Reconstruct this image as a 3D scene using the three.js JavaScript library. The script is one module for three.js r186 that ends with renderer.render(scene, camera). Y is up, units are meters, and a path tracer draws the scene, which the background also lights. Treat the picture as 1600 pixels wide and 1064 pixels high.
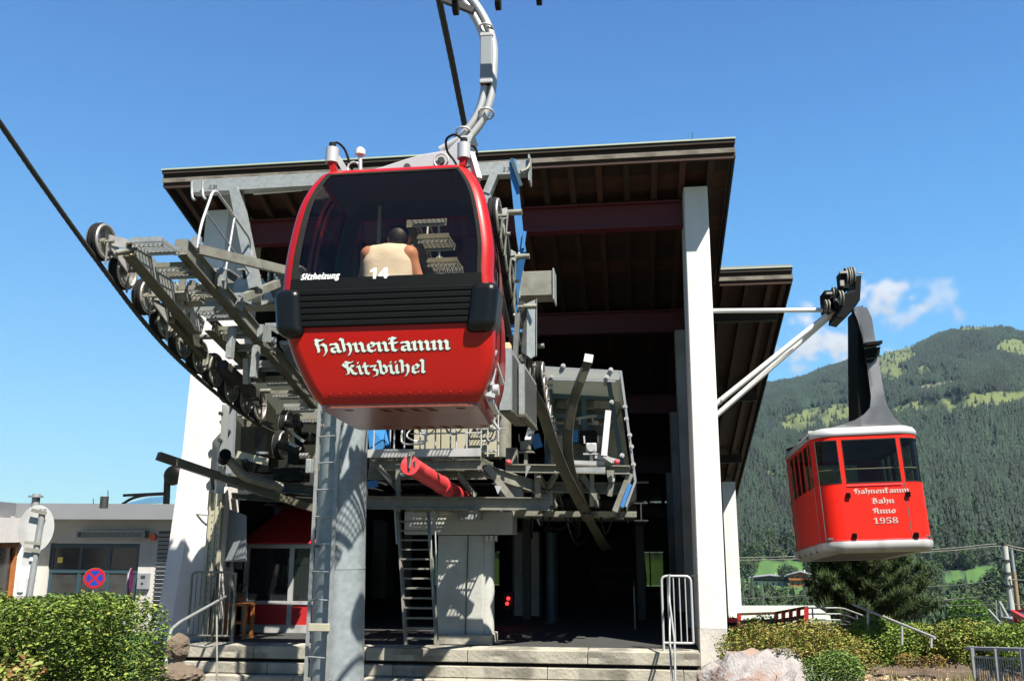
import * as THREE from 'three';
import { mergeGeometries, mergeVertices, toCreasedNormals } from 'three/addons/utils/BufferGeometryUtils.js';
import { RoundedBoxGeometry } from 'three/addons/geometries/RoundedBoxGeometry.js';
import { MarchingCubes } from 'three/addons/objects/MarchingCubes.js';

// ---------- camera, sky, sun, exposure ----------
const scene = new THREE.Scene();
const camera = new THREE.PerspectiveCamera(41.61, 1024 / 680, 0.1, 9000);
camera.position.set(0, 2.35, 0);
camera.rotation.set(THREE.MathUtils.degToRad(12.4), THREE.MathUtils.degToRad(7.5), 0, 'YXZ');
const renderer = new THREE.WebGLRenderer({ antialias: true });
renderer.setSize(1024, 680);
renderer.toneMapping = THREE.LinearToneMapping;
renderer.toneMappingExposure = 2.9;
renderer.shadowMap.enabled = true;
const SUN = new THREE.Vector3(0.55, 1.2, 0.62).normalize();
const sun = new THREE.DirectionalLight(new THREE.Color().setRGB(1, 0.95, 0.86), 5);
sun.position.set(-4 + SUN.x * 80, SUN.y * 80, -20 + SUN.z * 80);
sun.target.position.set(-4, 0, -20);
sun.castShadow = true;
Object.assign(sun.shadow.camera, { left: -40, right: 40, top: 40, bottom: -40, near: 1, far: 220 });
sun.shadow.mapSize.set(4096, 4096);
scene.add(sun, sun.target);
scene.fog = new THREE.FogExp2(new THREE.Color(0.30, 0.45, 0.58), 0.000035);

function hash(x, y, s) { let h = (x * 374761393 + y * 668265263 + s * 974634277) | 0; h = Math.imul(h ^ (h >>> 13), 1274126177); h ^= h >>> 16; return (h >>> 0) / 4294967295; }
function vnoise(x, y, s, per = 0) {
  const xi = Math.floor(x), yi = Math.floor(y), fx = x - xi, fy = y - yi;
  const w = (a) => per ? ((a % per) + per) % per : a;
  const u = fx * fx * (3 - 2 * fx), v = fy * fy * (3 - 2 * fy);
  const a = hash(w(xi), w(yi), s), b = hash(w(xi + 1), w(yi), s), c = hash(w(xi), w(yi + 1), s), d = hash(w(xi + 1), w(yi + 1), s);
  return a + (b - a) * u + (c - a) * v + (a - b - c + d) * u * v;
}
function fbm(x, y, s, oct = 4, per = 0) { let r = 0, a = 0.5, n = 0; for (let i = 0; i < oct; i++) { r += a * vnoise(x, y, s + i, per); n += a; a *= 0.5; x *= 2; y *= 2; per *= 2; } return r / n; }
function RNG(seed) { let a = seed | 0; return () => { a = (a + 0x6D2B79F5) | 0; let t = Math.imul(a ^ (a >>> 15), 1 | a); t = (t + Math.imul(t ^ (t >>> 7), 61 | t)) ^ t; return ((t ^ (t >>> 14)) >>> 0) / 4294967296; }; }
const clamp = (x, a, b) => Math.min(b, Math.max(a, x));
const sstep = (a, b, x) => { const t = clamp((x - a) / (b - a), 0, 1); return t * t * (3 - 2 * t); };
const lerp = (a, b, t) => a + (b - a) * t;
const D2R = Math.PI / 180;

{ // sky: clear blue, paler towards the horizon, a few small fair-weather clouds above the mountain
  const W = 2048, H = 1024, data = new Float32Array(W * H * 4);
  // azimuth (degrees to the right of straight down the hall), elevation, half sizes, strength, seed
  const clouds = [[12.2, 11.6, 2.7, 2.3, 1.0, 3], [16.0, 13.9, 1.7, 1.5, 0.8, 7], [16.6, 12.7, 1.5, 0.7, 0.5, 17], [19.0, 13.3, 1.3, 1.3, 0.45, 11], [9.0, 11.3, 1.0, 0.8, 0.35, 5],
    [40, 15, 4, 2, 0.8, 21], [63, 18, 6, 2.4, 0.7, 23], [-75, 14, 5, 2, 0.6, 25], [120, 16, 7, 3, 0.8, 27], [-140, 18, 6, 2.5, 0.7, 29]];
  for (let j = 0; j < H; j++) for (let i = 0; i < W; i++) {
    const el = ((j + 0.5) / H - 0.5) * 180, phi = ((i + 0.5) / W - 0.5) * 360;       // atan2(z, x)
    let az = phi + 90; if (az > 180) az -= 360;
    let e = Math.max(el, 0); if (e > 34) e = 34 + (e - 34) * 0.35;
    const k = Math.exp(-e / 9), k2 = Math.exp(-e / 26);
    const left = 0.5 - 0.5 * Math.sin((az + 5) * D2R) ;
    let r = 0.023 + 0.066 * k2 + (0.095 + 0.13 * left) * k;
    let g = 0.006 + 0.425 * k2 + 0.02 * left * k;
    let b = 0.098 + 0.815 * k2 - (0.40 + 0.14 * left) * k;
    for (const [ca, ce, sa, se, st, sd] of clouds) {
      let da = az - ca; if (da > 180) da -= 360; if (da < -180) da += 360;
      const dx = da / sa, dy = (el - ce) / se;
      if (Math.abs(dx) > 1.6 || Math.abs(dy) > 1.6) continue;
      const n = fbm(da * 1.1 + 50, el * 1.3 + 50, sd, 6), n2 = fbm(da * 3 + 90, el * 3.4 + 90, sd + 40, 4);
      const m = sstep(0.16, 0.68, (1.15 - Math.hypot(dx, dy)) * 0.85 + (n - 0.5) * 2.0 + (n2 - 0.5) * 0.6) * Math.min(1, st * 1.15);
      const sh = 0.78 + 0.22 * sstep(-0.8, 0.6, dy + (n2 - 0.5));
      r = lerp(r, 0.43 * sh, m * 0.92); g = lerp(g, 0.445 * sh, m * 0.92); b = lerp(b, 0.47 * sh, m * 0.92);
    }
    if (el < 0) { const t = sstep(0, -6, el) ; const q = sstep(0, 6, -el); r = lerp(r, 0.06, q); g = lerp(g, 0.075, q); b = lerp(b, 0.055, q); }
    const o = (j * W + i) * 4, S = 0.69; data[o] = r * S; data[o + 1] = g * S; data[o + 2] = b * S; data[o + 3] = 1;
  }
  const t = new THREE.DataTexture(data, W, H, THREE.RGBAFormat, THREE.FloatType);
  t.mapping = THREE.EquirectangularReflectionMapping; t.magFilter = THREE.LinearFilter; t.minFilter = THREE.LinearFilter; t.needsUpdate = true;
  scene.background = t; scene.environment = t;
}

// ---------- materials ----------
const toS = (c) => Math.round(255 * clamp(c <= 0.0031308 ? 12.92 * c : 1.055 * Math.pow(c, 1 / 2.4) - 0.055, 0, 1));
function tex(n, fn, srgb = true) {
  const d = new Uint8Array(n * n * 4);
  for (let j = 0; j < n; j++) for (let i = 0; i < n; i++) { const c = fn(i / n, j / n), o = (j * n + i) * 4; for (let k = 0; k < 3; k++) d[o + k] = srgb ? toS(c[k]) : clamp(c[k], 0, 1) * 255; d[o + 3] = 255; }
  const t = new THREE.DataTexture(d, n, n); t.wrapS = t.wrapT = THREE.RepeatWrapping; t.magFilter = THREE.LinearFilter; t.minFilter = THREE.LinearMipmapLinearFilter; t.generateMipmaps = true;
  if (srgb) t.colorSpace = THREE.SRGBColorSpace; t.needsUpdate = true; return t;
}
const bumpFine = tex(256, (u, v) => { const n = fbm(u * 24, v * 24, 5, 4, 24); return [n, n, n]; }, false);
const bumpBoard = tex(256, (u, v) => { const n = fbm(u * 4, v * 60, 8, 3, 4) ; return [n, n, n]; }, false);
let seedM = 100;
const K = 0.68;       // the palette below is written for a dimmer exposure
// c base colour (linear), v strength of the mottling, s metres per tile, st vertical streaks, d grime colour and amount
function M(c, { v = 0.18, s = 1.2, rough = 0.7, metal = 0, bump = 0, st = 0, d = null, f = 5, grain = 0, phys = null, side } = {}) {
  const sd = seedM += 7;
  const map = tex(256, (u, w) => {
    let n = (fbm(u * f, w * f, sd, 5, f) - 0.5) * 2 * v + (hash(u * 256 | 0, w * 256 | 0, sd) - 0.5) * v * 0.3;
    if (st) n += (fbm(u * 24, w * 2, sd + 3, 3, 24) - 0.5) * st * Math.sin(Math.PI * w);
    if (grain) n += (fbm(u * 3, w * 40, sd + 4, 3, 0) - 0.5) * grain;
    let o = c.map((x) => x * K * (1 + n));
    if (d) { const m = sstep(0.5, 0.78, fbm(u * f * 0.6, w * f * 0.6, sd + 9, 5, Math.max(1, Math.round(f * 0.6)))) * d[3]; o = o.map((x, i) => lerp(x, d[i] * K, m)); }
    return o;
  });
  map.repeat.set(1 / s, 1 / s);
  const P = { map, roughness: rough, metalness: metal };
  if (bump) { const b = bumpFine.clone(); b.repeat.set(1 / (s * 0.6), 1 / (s * 0.6)); b.needsUpdate = true; P.bumpMap = b; P.bumpScale = bump; }
  if (side) P.side = side;
  return phys ? new THREE.MeshPhysicalMaterial({ ...P, ...phys }) : new THREE.MeshStandardMaterial(P);
}
const plain = (c, o = {}) => new (o.clearcoat || o.transmission ? THREE.MeshPhysicalMaterial : THREE.MeshStandardMaterial)({ color: new THREE.Color().setRGB(...c), roughness: 0.6, ...o });
const mt = {
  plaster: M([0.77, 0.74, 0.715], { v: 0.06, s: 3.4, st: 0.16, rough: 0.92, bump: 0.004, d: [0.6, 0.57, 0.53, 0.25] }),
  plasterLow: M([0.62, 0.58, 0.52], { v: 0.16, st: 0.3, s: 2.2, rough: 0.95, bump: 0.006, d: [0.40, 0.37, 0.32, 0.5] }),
  concrete: M([0.40, 0.37, 0.295], { v: 0.28, s: 1.9, st: 0.25, rough: 0.95, bump: 0.01, d: [0.12, 0.11, 0.09, 0.75], f: 6 }),
  concretePale: M([0.46, 0.46, 0.42], { v: 0.14, st: 0.2, s: 2.4, rough: 0.9, bump: 0.004, d: [0.28, 0.28, 0.25, 0.4] }),
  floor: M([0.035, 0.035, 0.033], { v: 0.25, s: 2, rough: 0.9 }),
  galv: M([0.37, 0.39, 0.38], { v: 0.2, s: 0.5, rough: 0.5, metal: 0.35, d: [0.26, 0.28, 0.27, 0.4], f: 8 }),
  tower: M([0.31, 0.35, 0.36], { v: 0.22, s: 0.8, rough: 0.55, metal: 0.35, f: 10, d: [0.25, 0.29, 0.29, 0.3] }),
  galvOld: M([0.23, 0.225, 0.185], { v: 0.3, s: 0.7, rough: 0.65, metal: 0.25, d: [0.13, 0.12, 0.07, 0.6], f: 6 }),
  steelDark: M([0.06, 0.06, 0.055], { v: 0.3, s: 0.6, rough: 0.55, metal: 0.3 }),
  olive: M([0.10, 0.095, 0.06], { v: 0.3, s: 0.8, rough: 0.6, metal: 0.2 }),
  black: M([0.005, 0.0055, 0.005], { v: 0.25, s: 0.5, rough: 0.5, phys: { specularIntensity: 0.25 } }),
  rubber: M([0.016, 0.0155, 0.015], { v: 0.3, s: 0.3, rough: 0.85, phys: { specularIntensity: 0.3 } }),
  rim: M([0.50, 0.47, 0.43], { v: 0.2, s: 0.3, rough: 0.4, metal: 0.6, d: [0.2, 0.15, 0.1, 0.5] }),
  rope: M([0.045, 0.042, 0.036], { v: 0.3, s: 0.2, rough: 0.6, metal: 0.3 }),
  redPaint: M([0.42, 0.006, 0.003], { v: 0.07, s: 2, d: [0.27, 0.02, 0.012, 0.3], rough: 0.4, phys: { clearcoat: 0.35, clearcoatRoughness: 0.08, specularIntensity: 0.35 } }),
  redDeep: M([0.36, 0.006, 0.006], { v: 0.05, s: 2, rough: 0.3, phys: { clearcoat: 0.9, clearcoatRoughness: 0.08 } }),
  redOld: M([0.82, 0.016, 0.006], { v: 0.04, s: 2, rough: 0.5, phys: { specularIntensity: 0.3 } }),
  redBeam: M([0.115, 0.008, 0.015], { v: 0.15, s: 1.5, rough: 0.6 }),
  redTube: M([0.62, 0.03, 0.035], { v: 0.1, s: 0.7, rough: 0.55, d: [0.5, 0.2, 0.2, 0.35] }),
  redWall: M([0.50, 0.012, 0.014], { v: 0.08, s: 1.5, rough: 0.6 }),
  silver: M([0.54, 0.54, 0.535], { v: 0.06, s: 1, rough: 0.42, metal: 0.25 }),
  silverDirty: M([0.55, 0.545, 0.53], { v: 0.12, s: 0.8, rough: 0.45, metal: 0.25, d: [0.3, 0.29, 0.27, 0.4] }),
  whitePaint: M([0.78, 0.77, 0.74], { v: 0.05, s: 1.2, rough: 0.5 }),
  wood: M([0.045, 0.015, 0.006], { v: 0.35, s: 1.1, rough: 0.85, grain: 0.5 }),
  woodB: M([0.064, 0.021, 0.008], { v: 0.35, s: 1.1, rough: 0.85, grain: 0.5 }),
  woodC: M([0.032, 0.012, 0.006], { v: 0.35, s: 1.1, rough: 0.85, grain: 0.5 }),
  woodGrey: M([0.20, 0.175, 0.14], { v: 0.35, s: 0.9, rough: 0.9, grain: 0.6, d: [0.06, 0.05, 0.04, 0.6] }),
  woodDark: M([0.035, 0.022, 0.014], { v: 0.35, s: 0.9, rough: 0.9, grain: 0.5 }),
  greenMetal: M([0.40, 0.46, 0.35], { v: 0.06, s: 1.5, rough: 0.5 }),
  orangeWood: M([0.42, 0.14, 0.03], { v: 0.25, s: 0.8, rough: 0.6, grain: 0.4 }),
  blue: M([0.035, 0.20, 0.48], { v: 0.12, s: 0.6, rough: 0.55 }),
  teal: M([0.028, 0.07, 0.09], { v: 0.15, s: 1, rough: 0.5 }),
  beige: M([0.46, 0.43, 0.31], { v: 0.06, s: 1.2, rough: 0.55, d: [0.3, 0.27, 0.18, 0.3] }),
  greyPanel: M([0.27, 0.29, 0.31], { v: 0.1, s: 1, rough: 0.5 }),
  slab: M([0.24, 0.25, 0.26], { v: 0.08, s: 2.5, rough: 0.8 }),
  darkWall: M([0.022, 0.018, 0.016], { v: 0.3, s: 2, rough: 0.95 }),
  plasterGrey: M([0.60, 0.585, 0.55], { v: 0.08, s: 3, st: 0.18, rough: 0.92, d: [0.42, 0.4, 0.36, 0.35] }),
  glassTint: plain([0.74, 0.70, 0.62], { transmission: 1, specularIntensity: 0.6, roughness: 0.03, thickness: 0 }),
  glassOld: plain([0.36, 0.355, 0.28], { transmission: 1, specularIntensity: 0.35, roughness: 0.04, thickness: 0 }),
  glassClear: plain([0.75, 0.8, 0.8], { transmission: 1, roughness: 0.03, thickness: 0 }),
  glassBlack: plain([0.012, 0.014, 0.016], { roughness: 0.06 }),
  glassDoor: M([0.05, 0.052, 0.05], { v: 0.3, s: 0.8, rough: 0.25 }),
  acrylic: plain([0.52, 0.54, 0.50], { transmission: 0.7, roughness: 0.3, thickness: 0 }),
  orange: plain([0.65, 0.09, 0.02], { roughness: 0.5 }),
  skin: M([0.62, 0.27, 0.15], { v: 0.08, s: 0.2, rough: 0.6 }),
  shirt: M([0.92, 0.80, 0.68], { v: 0.1, s: 0.5, rough: 0.95, bump: 0.0015 }),
  hair: M([0.018, 0.012, 0.01], { v: 0.3, s: 0.1, rough: 0.6 }),
  trousers: M([0.05, 0.055, 0.08], { v: 0.2, s: 0.3, rough: 0.95 }),
  lining: M([0.07, 0.07, 0.066], { v: 0.1, s: 0.8, rough: 0.7 }),
};
mt.acrylic.side = THREE.DoubleSide;

// ---------- geometry helpers ----------
const V = (a) => new THREE.Vector3(a[0], a[1], a[2]);
const add = (a, b) => [a[0] + b[0], a[1] + b[1], a[2] + b[2]];
const mix = (a, b, t) => [lerp(a[0], b[0], t), lerp(a[1], b[1], t), lerp(a[2], b[2], t)];
function bx(x, y, z, w, h, d, rx = 0, ry = 0, rz = 0) { const g = new THREE.BoxGeometry(w, h, d); if (rx || ry || rz) g.applyMatrix4(new THREE.Matrix4().makeRotationFromEuler(new THREE.Euler(rx, ry, rz, 'YXZ'))); return g.translate(x, y, z); }
const bb = (x0, x1, y0, y1, z0, z1) => bx((x0 + x1) / 2, (y0 + y1) / 2, (z0 + z1) / 2, Math.abs(x1 - x0), Math.abs(y1 - y0), Math.abs(z1 - z0));
const rb = (x, y, z, w, h, d, r = 0.03, seg = 3) => new RoundedBoxGeometry(w, h, d, seg, r).translate(x, y, z);
function frameM(a, b, up = [0, 1, 0]) {
  const z = V(b).sub(V(a)).normalize(), u = V(up); let x = new THREE.Vector3().crossVectors(u, z); if (x.length() < 1e-4) x.set(1, 0, 0); x.normalize();
  const y = new THREE.Vector3().crossVectors(z, x), m = new THREE.Matrix4().makeBasis(x, y, z); m.setPosition(V(mix(a, b, 0.5))); return m;
}
const len = (a, b) => V(a).distanceTo(V(b));
const bar = (a, b, w, h = w, up) => new THREE.BoxGeometry(w, h, len(a, b)).applyMatrix4(frameM(a, b, up));
const rod = (a, b, r, seg = 10, r2 = r) => new THREE.CylinderGeometry(r2, r, len(a, b), seg).rotateX(Math.PI / 2).applyMatrix4(frameM(a, b));
function ibeam(a, b, w, h, t = 0.025, up) { // I section along a-b
  const L = len(a, b), m = frameM(a, b, up);
  return [new THREE.BoxGeometry(w, t, L).translate(0, h / 2 - t / 2, 0), new THREE.BoxGeometry(w, t, L).translate(0, -h / 2 + t / 2, 0), new THREE.BoxGeometry(t, h - 2 * t - 0.002, L)].map((g) => g.applyMatrix4(m));
}
function cbeam(a, b, w, h, t = 0.012, open = 1, up) { // channel section, web on one side
  const L = len(a, b), m = frameM(a, b, up);
  return [new THREE.BoxGeometry(w, t, L).translate(0, h / 2 - t / 2, 0), new THREE.BoxGeometry(w, t, L).translate(0, -h / 2 + t / 2, 0), new THREE.BoxGeometry(t, h - 2 * t - 0.001, L).translate(-open * (w / 2 - t / 2), 0, 0)].map((g) => g.applyMatrix4(m));
}
function pathTube(pts, r, n = 0, rad = 8, kind = 'centripetal', tension = 0.5) { const c = new THREE.CatmullRomCurve3(pts.map(V), false, kind, tension); return new THREE.TubeGeometry(c, n || pts.length * 6, r, rad, false); }
function bentTube(pts, r, rad = 8, fillet = 0.12) { // straight runs with rounded corners
  const cp = new THREE.CurvePath(); let prev = V(pts[0]);
  for (let i = 1; i < pts.length; i++) {
    const p = V(pts[i]);
    if (i < pts.length - 1) {
      const q = V(pts[i + 1]), d1 = p.clone().sub(prev), d2 = q.clone().sub(p), f = Math.min(fillet, d1.length() * 0.45, d2.length() * 0.45);
      const s = p.clone().sub(d1.normalize().multiplyScalar(f)), e = p.clone().add(d2.normalize().multiplyScalar(f));
      cp.add(new THREE.LineCurve3(prev, s)); cp.add(new THREE.QuadraticBezierCurve3(s, p, e)); prev = e;
    } else cp.add(new THREE.LineCurve3(prev, p));
  }
  const gs = []; for (const c of cp.curves) gs.push(new THREE.TubeGeometry(c, c.isLineCurve3 ? 1 : 6, r, rad, false));
  return mergeGeometries(gs);
}
function ext(pts, z0, z1, bevel = 0, holes = []) { // XY outline pushed from z0 to z1
  const s = new THREE.Shape(pts.map((p) => new THREE.Vector2(p[0], p[1])));
  for (const h of holes) s.holes.push(new THREE.Path(h.map((p) => new THREE.Vector2(p[0], p[1]))));
  const g = new THREE.ExtrudeGeometry(s, { depth: Math.abs(z1 - z0) - 2 * bevel, bevelEnabled: bevel > 0, bevelSize: bevel, bevelThickness: bevel, bevelSegments: 2, bevelOffset: -bevel, curveSegments: 8 });
  return g.translate(0, 0, Math.min(z0, z1) + bevel);
}
function slabOf(pts, off) { // a flat polygon of 3-D corners thickened by the vector off
  const n = pts.length, q = pts.map((p) => add(p, off)), pos = [], tri = (a, b, c) => pos.push(...a, ...b, ...c);
  const nn = new THREE.Vector3().crossVectors(V(pts[1]).sub(V(pts[0])), V(pts[2]).sub(V(pts[0])));
  const fl = nn.dot(V(off)) > 0;
  for (let i = 1; i < n - 1; i++) { if (fl) { tri(pts[0], pts[i + 1], pts[i]); tri(q[0], q[i], q[i + 1]); } else { tri(pts[0], pts[i], pts[i + 1]); tri(q[0], q[i + 1], q[i]); } }
  for (let i = 0; i < n; i++) { const j = (i + 1) % n; if (fl) { tri(pts[i], pts[j], q[j]); tri(pts[i], q[j], q[i]); } else { tri(pts[i], q[j], pts[j]); tri(pts[i], q[i], q[j]); } }
  const g = new THREE.BufferGeometry(); g.setAttribute('position', new THREE.Float32BufferAttribute(pos, 3)); g.computeVertexNormals(); return g;
}
const cyl = (c, axis, r, L, seg = 24, r2 = r) => rod(add(c, axis.map((x) => -x * L / 2)), add(c, axis.map((x) => x * L / 2)), r, seg, r2);
function ring(c, r, tube, axis = 'x', seg = 24, rs = 8) { const g = new THREE.TorusGeometry(r, tube, rs, seg); if (axis === 'x') g.rotateY(Math.PI / 2); if (axis === 'y') g.rotateX(Math.PI / 2); return g.translate(...c); }
function tube2(c, R, r, w, axis = 'x', seg = 28) { // hollow cylinder (tyre, rim)
  const s = new THREE.LatheGeometry([[r, -w / 2], [R, -w / 2], [R, w / 2], [r, w / 2], [r, -w / 2]].map((p) => new THREE.Vector2(p[0], p[1])), seg);
  if (axis === 'x') s.rotateZ(Math.PI / 2); if (axis === 'z') s.rotateX(Math.PI / 2); const g = s.toNonIndexed(); g.computeVertexNormals(); return toCreasedNormals(g, 0.6).translate(...c);
}
// uv in metres by the dominant direction of each triangle
function metricUV(g) {
  const p = g.attributes.position, n = p.count, uv = new Float32Array(n * 2), a = new THREE.Vector3(), b = new THREE.Vector3(), c = new THREE.Vector3();
  for (let i = 0; i < n; i += 3) {
    a.fromBufferAttribute(p, i); b.fromBufferAttribute(p, i + 1); c.fromBufferAttribute(p, i + 2);
    const N = b.clone().sub(a).cross(c.clone().sub(a)), x = Math.abs(N.x), y = Math.abs(N.y), z = Math.abs(N.z);
    [a, b, c].forEach((q, k) => { const w = (i + k) * 2; if (x >= y && x >= z) { uv[w] = q.z; uv[w + 1] = q.y; } else if (y >= z) { uv[w] = q.x; uv[w + 1] = q.z; } else { uv[w] = q.x; uv[w + 1] = q.y; } });
  }
  g.setAttribute('uv', new THREE.BufferAttribute(uv, 2)); return g;
}
const origin = new Map(), used = {};
function numbered(n) { used[n] = (used[n] ?? -1) + 1; return used[n] ? `${n}_${String(used[n]).padStart(3, '0')}` : n; }
function geo(list, keepUV) {
  list = (Array.isArray(list) ? list.flat(9) : [list]).map((g) => { const q = g.index ? g.toNonIndexed() : g; for (const k of Object.keys(q.attributes)) if (!['position', 'normal', 'uv'].includes(k)) q.deleteAttribute(k); if (!keepUV) { if (q.attributes.uv) q.deleteAttribute('uv'); } if (!q.attributes.normal) q.computeVertexNormals(); q.morphAttributes = {}; return q; });
  const m = list.length > 1 ? mergeGeometries(list) : list[0]; return keepUV ? m : metricUV(m);
}
// one named mesh; its geometry is given in world coordinates and moved to the frame of its parent
function obj(name, list, m, parent = scene, o = {}) {
  const g = geo(list, o.uv), off = origin.get(parent) || [0, 0, 0];
  let pos = [0, 0, 0];
  if (parent === scene) { g.computeBoundingBox(); const b = g.boundingBox; pos = [(b.min.x + b.max.x) / 2, b.min.y, (b.min.z + b.max.z) / 2]; g.translate(-pos[0], -pos[1], -pos[2]); }
  else g.translate(-off[0], -off[1], -off[2]);
  const r = new THREE.Mesh(g, m); r.name = parent === scene ? numbered(name) : name; r.position.set(...pos); r.castShadow = r.receiveShadow = true;
  origin.set(r, parent === scene ? pos : off); if (o.label) r.userData.label = o.label; if (o.kind) r.userData.kind = o.kind; parent.add(r); return r;
}
function tag(o, label, category, group) { o.userData.label = label; o.userData.category = category; if (group) o.userData.group = group; return o; }
function thing(name, label, category, pos, group) { const o = new THREE.Group(); o.name = numbered(name); o.position.set(...pos); scene.add(o); origin.set(o, pos); return tag(o, label, category, group); }
function struct(name, list, m, o = {}) { const r = obj(name, list, m, scene, o); r.userData.kind = 'structure'; return r; }

// ---------- terrain: valley floor and the wooded mountain across it ----------
const ridge = [[-180, 6], [-120, 5], [-60, 2], [-40, 0.8], [-20, 1.2], [-6, 4], [0, 7.6], [6.7, 8.9], [8.5, 9.15], [10.6, 9.4], [12.5, 10.05], [14, 10.5], [15, 10.4], [15.8, 10.75], [17.3, 11.0], [18.7, 11.5], [20, 11.8], [21.7, 11.65], [22.9, 11.15], [27, 9.5], [35, 7], [60, 5], [120, 6], [180, 6]];
function ridgeEl(az) { for (let i = 1; i < ridge.length; i++) if (az <= ridge[i][0]) { const a = ridge[i - 1], b = ridge[i]; return lerp(a[1], b[1], sstep(a[0], b[0], az) * 0.5 + 0.5 * (az - a[0]) / (b[0] - a[0])); } return 6; }
const R0 = 600, R1 = 2600;
function groundY(az, r) {
  const n = (fbm(az * 0.25 + 60, r / 260, 61, 5) - 0.5), rg = 1 - Math.abs(fbm(az * 0.42 + 90 + r / 900, r / 700, 65, 4) - 0.5) * 4;
  if (r <= R0) return lerp(-1.3, -25, sstep(26, 125, r)) + n * 5 * sstep(60, 400, r);
  const H = 2.35 + R1 * Math.tan(ridgeEl(az) * D2R), s = (r - R0) / (R1 - R0);
  if (s > 1) return H - (r - R1) * 0.12;
  return lerp(-25, H, Math.pow(s, 1.12)) + n * 5 * (1 - sstep(0, 0.1, s)) + (n * 60 + rg * 16) * Math.sin(Math.PI * clamp(s, 0, 1)) ;
}
const polar = (az, r) => [r * Math.sin(az * D2R), groundY(az, r), -r * Math.cos(az * D2R)];
const elOf = (az, r) => Math.atan2(groundY(az, r) - 2.35, r) / D2R;
// clearings on the mountain: azimuth, elevation, half extents, tilt, kind (1 pasture, 2 bare scrub)
const clear = [[11.7, 6.95, 2.6, 0.8, 0.16, 1], [19.8, 7.45, 4.4, 0.5, 0.05, 1], [15.6, 10.3, 1.7, 0.75, 0.2, 1], [15.9, 9.35, 0.85, 0.5, 0.1, 1], [22.4, 10.3, 1.0, 0.55, -0.2, 1], [12.2, 9.0, 0.6, 0.16, 0, 2], [18.4, 8.55, 1.5, 0.25, 0.1, 2], [17.6, 9.5, 0.35, 0.3, 0, 1], [19.6, 9.9, 0.5, 0.15, -0.1, 2], [8.45, 3.72, 0.42, 0.26, 0, 1], [8.8, -0.95, 0.7, 0.25, 0.05, 1], [13.2, 9.7, 0.4, 0.12, 0.2, 2], [20.6, 11.75, 1.5, 0.28, 0.0, 1]];
function cover(az, r) { // 0 forest, 1 pasture, 2 scrub, 3 lush meadow
  const e = elOf(az, r), w = (fbm(az * 2.2 + 40, e * 3 + 40, 71, 4) - 0.5);
  if (r < R0) return 3;
  const top = az < 14.5 ? -1.25 + w * 1.3 : -2.3 + (az - 15.2) * 0.165 + w * 0.35;
  if (e < top && r < 900) return 3;
  for (const [a, c, sa, se, t, k] of clear) { const da = (az - a) / sa, de = (e - c - t * (az - a)) / se; if (da * da + de * de + w * 0.9 < 1) return k; }
  return 0;
}
{
  const azs = []; for (let a = -180; a <= 180; a += (a >= 4 && a < 26) ? 0.14 : (a >= -10 && a < 40) ? 0.5 : 2.5) azs.push(a); azs.push(180);
  const col = { 0: [0.010, 0.020, 0.010], 1: [0.064, 0.080, 0.018], 2: [0.08, 0.074, 0.040], 3: [0.034, 0.088, 0.012] };
  const build = (rs, name, label) => {
    const P = [], C = [], I = [], nA = azs.length;
    rs.forEach((r) => azs.forEach((a) => {
      P.push(...polar(a, r)); const k = cover(a, r), w = 0.75 + 0.5 * fbm(a * 3 + 90, r / 22, 77, 4);
      let c = col[k]; if (r < 60) c = lerp3([0.10, 0.095, 0.075], c, sstep(30, 60, r)); C.push(...c.map((x) => x * w));
    }));
    for (let i = 0; i < rs.length - 1; i++) for (let j = 0; j < nA - 1; j++) { const a = i * nA + j, b = a + 1, c = a + nA, d = c + 1; I.push(a, b, c, b, d, c); }
    const g = new THREE.BufferGeometry(); g.setAttribute('position', new THREE.Float32BufferAttribute(P, 3)); g.setAttribute('color', new THREE.Float32BufferAttribute(C, 3)); g.setIndex(I); g.computeVertexNormals();
    const m = new THREE.Mesh(g, new THREE.MeshStandardMaterial({ vertexColors: true, roughness: 1, side: THREE.DoubleSide })); m.name = name; m.userData = { kind: 'structure', label }; m.castShadow = m.receiveShadow = true; scene.add(m);
  };
  const lerp3 = (a, b, t) => mix(a, b, t);
  const near = [0.5, 6, 12, 18, 24, 30]; for (let r = 40; r <= 600; r += 16) near.push(r);
  const far = []; for (let r = 600; r < 2600; r += 20) far.push(r); far.push(2600, 2800, 3400);
  build(near, 'ground', 'ground falling away to the green valley floor');
  build(far, 'mountain', 'wooded mountain with pastures across the valley');
}
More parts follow.
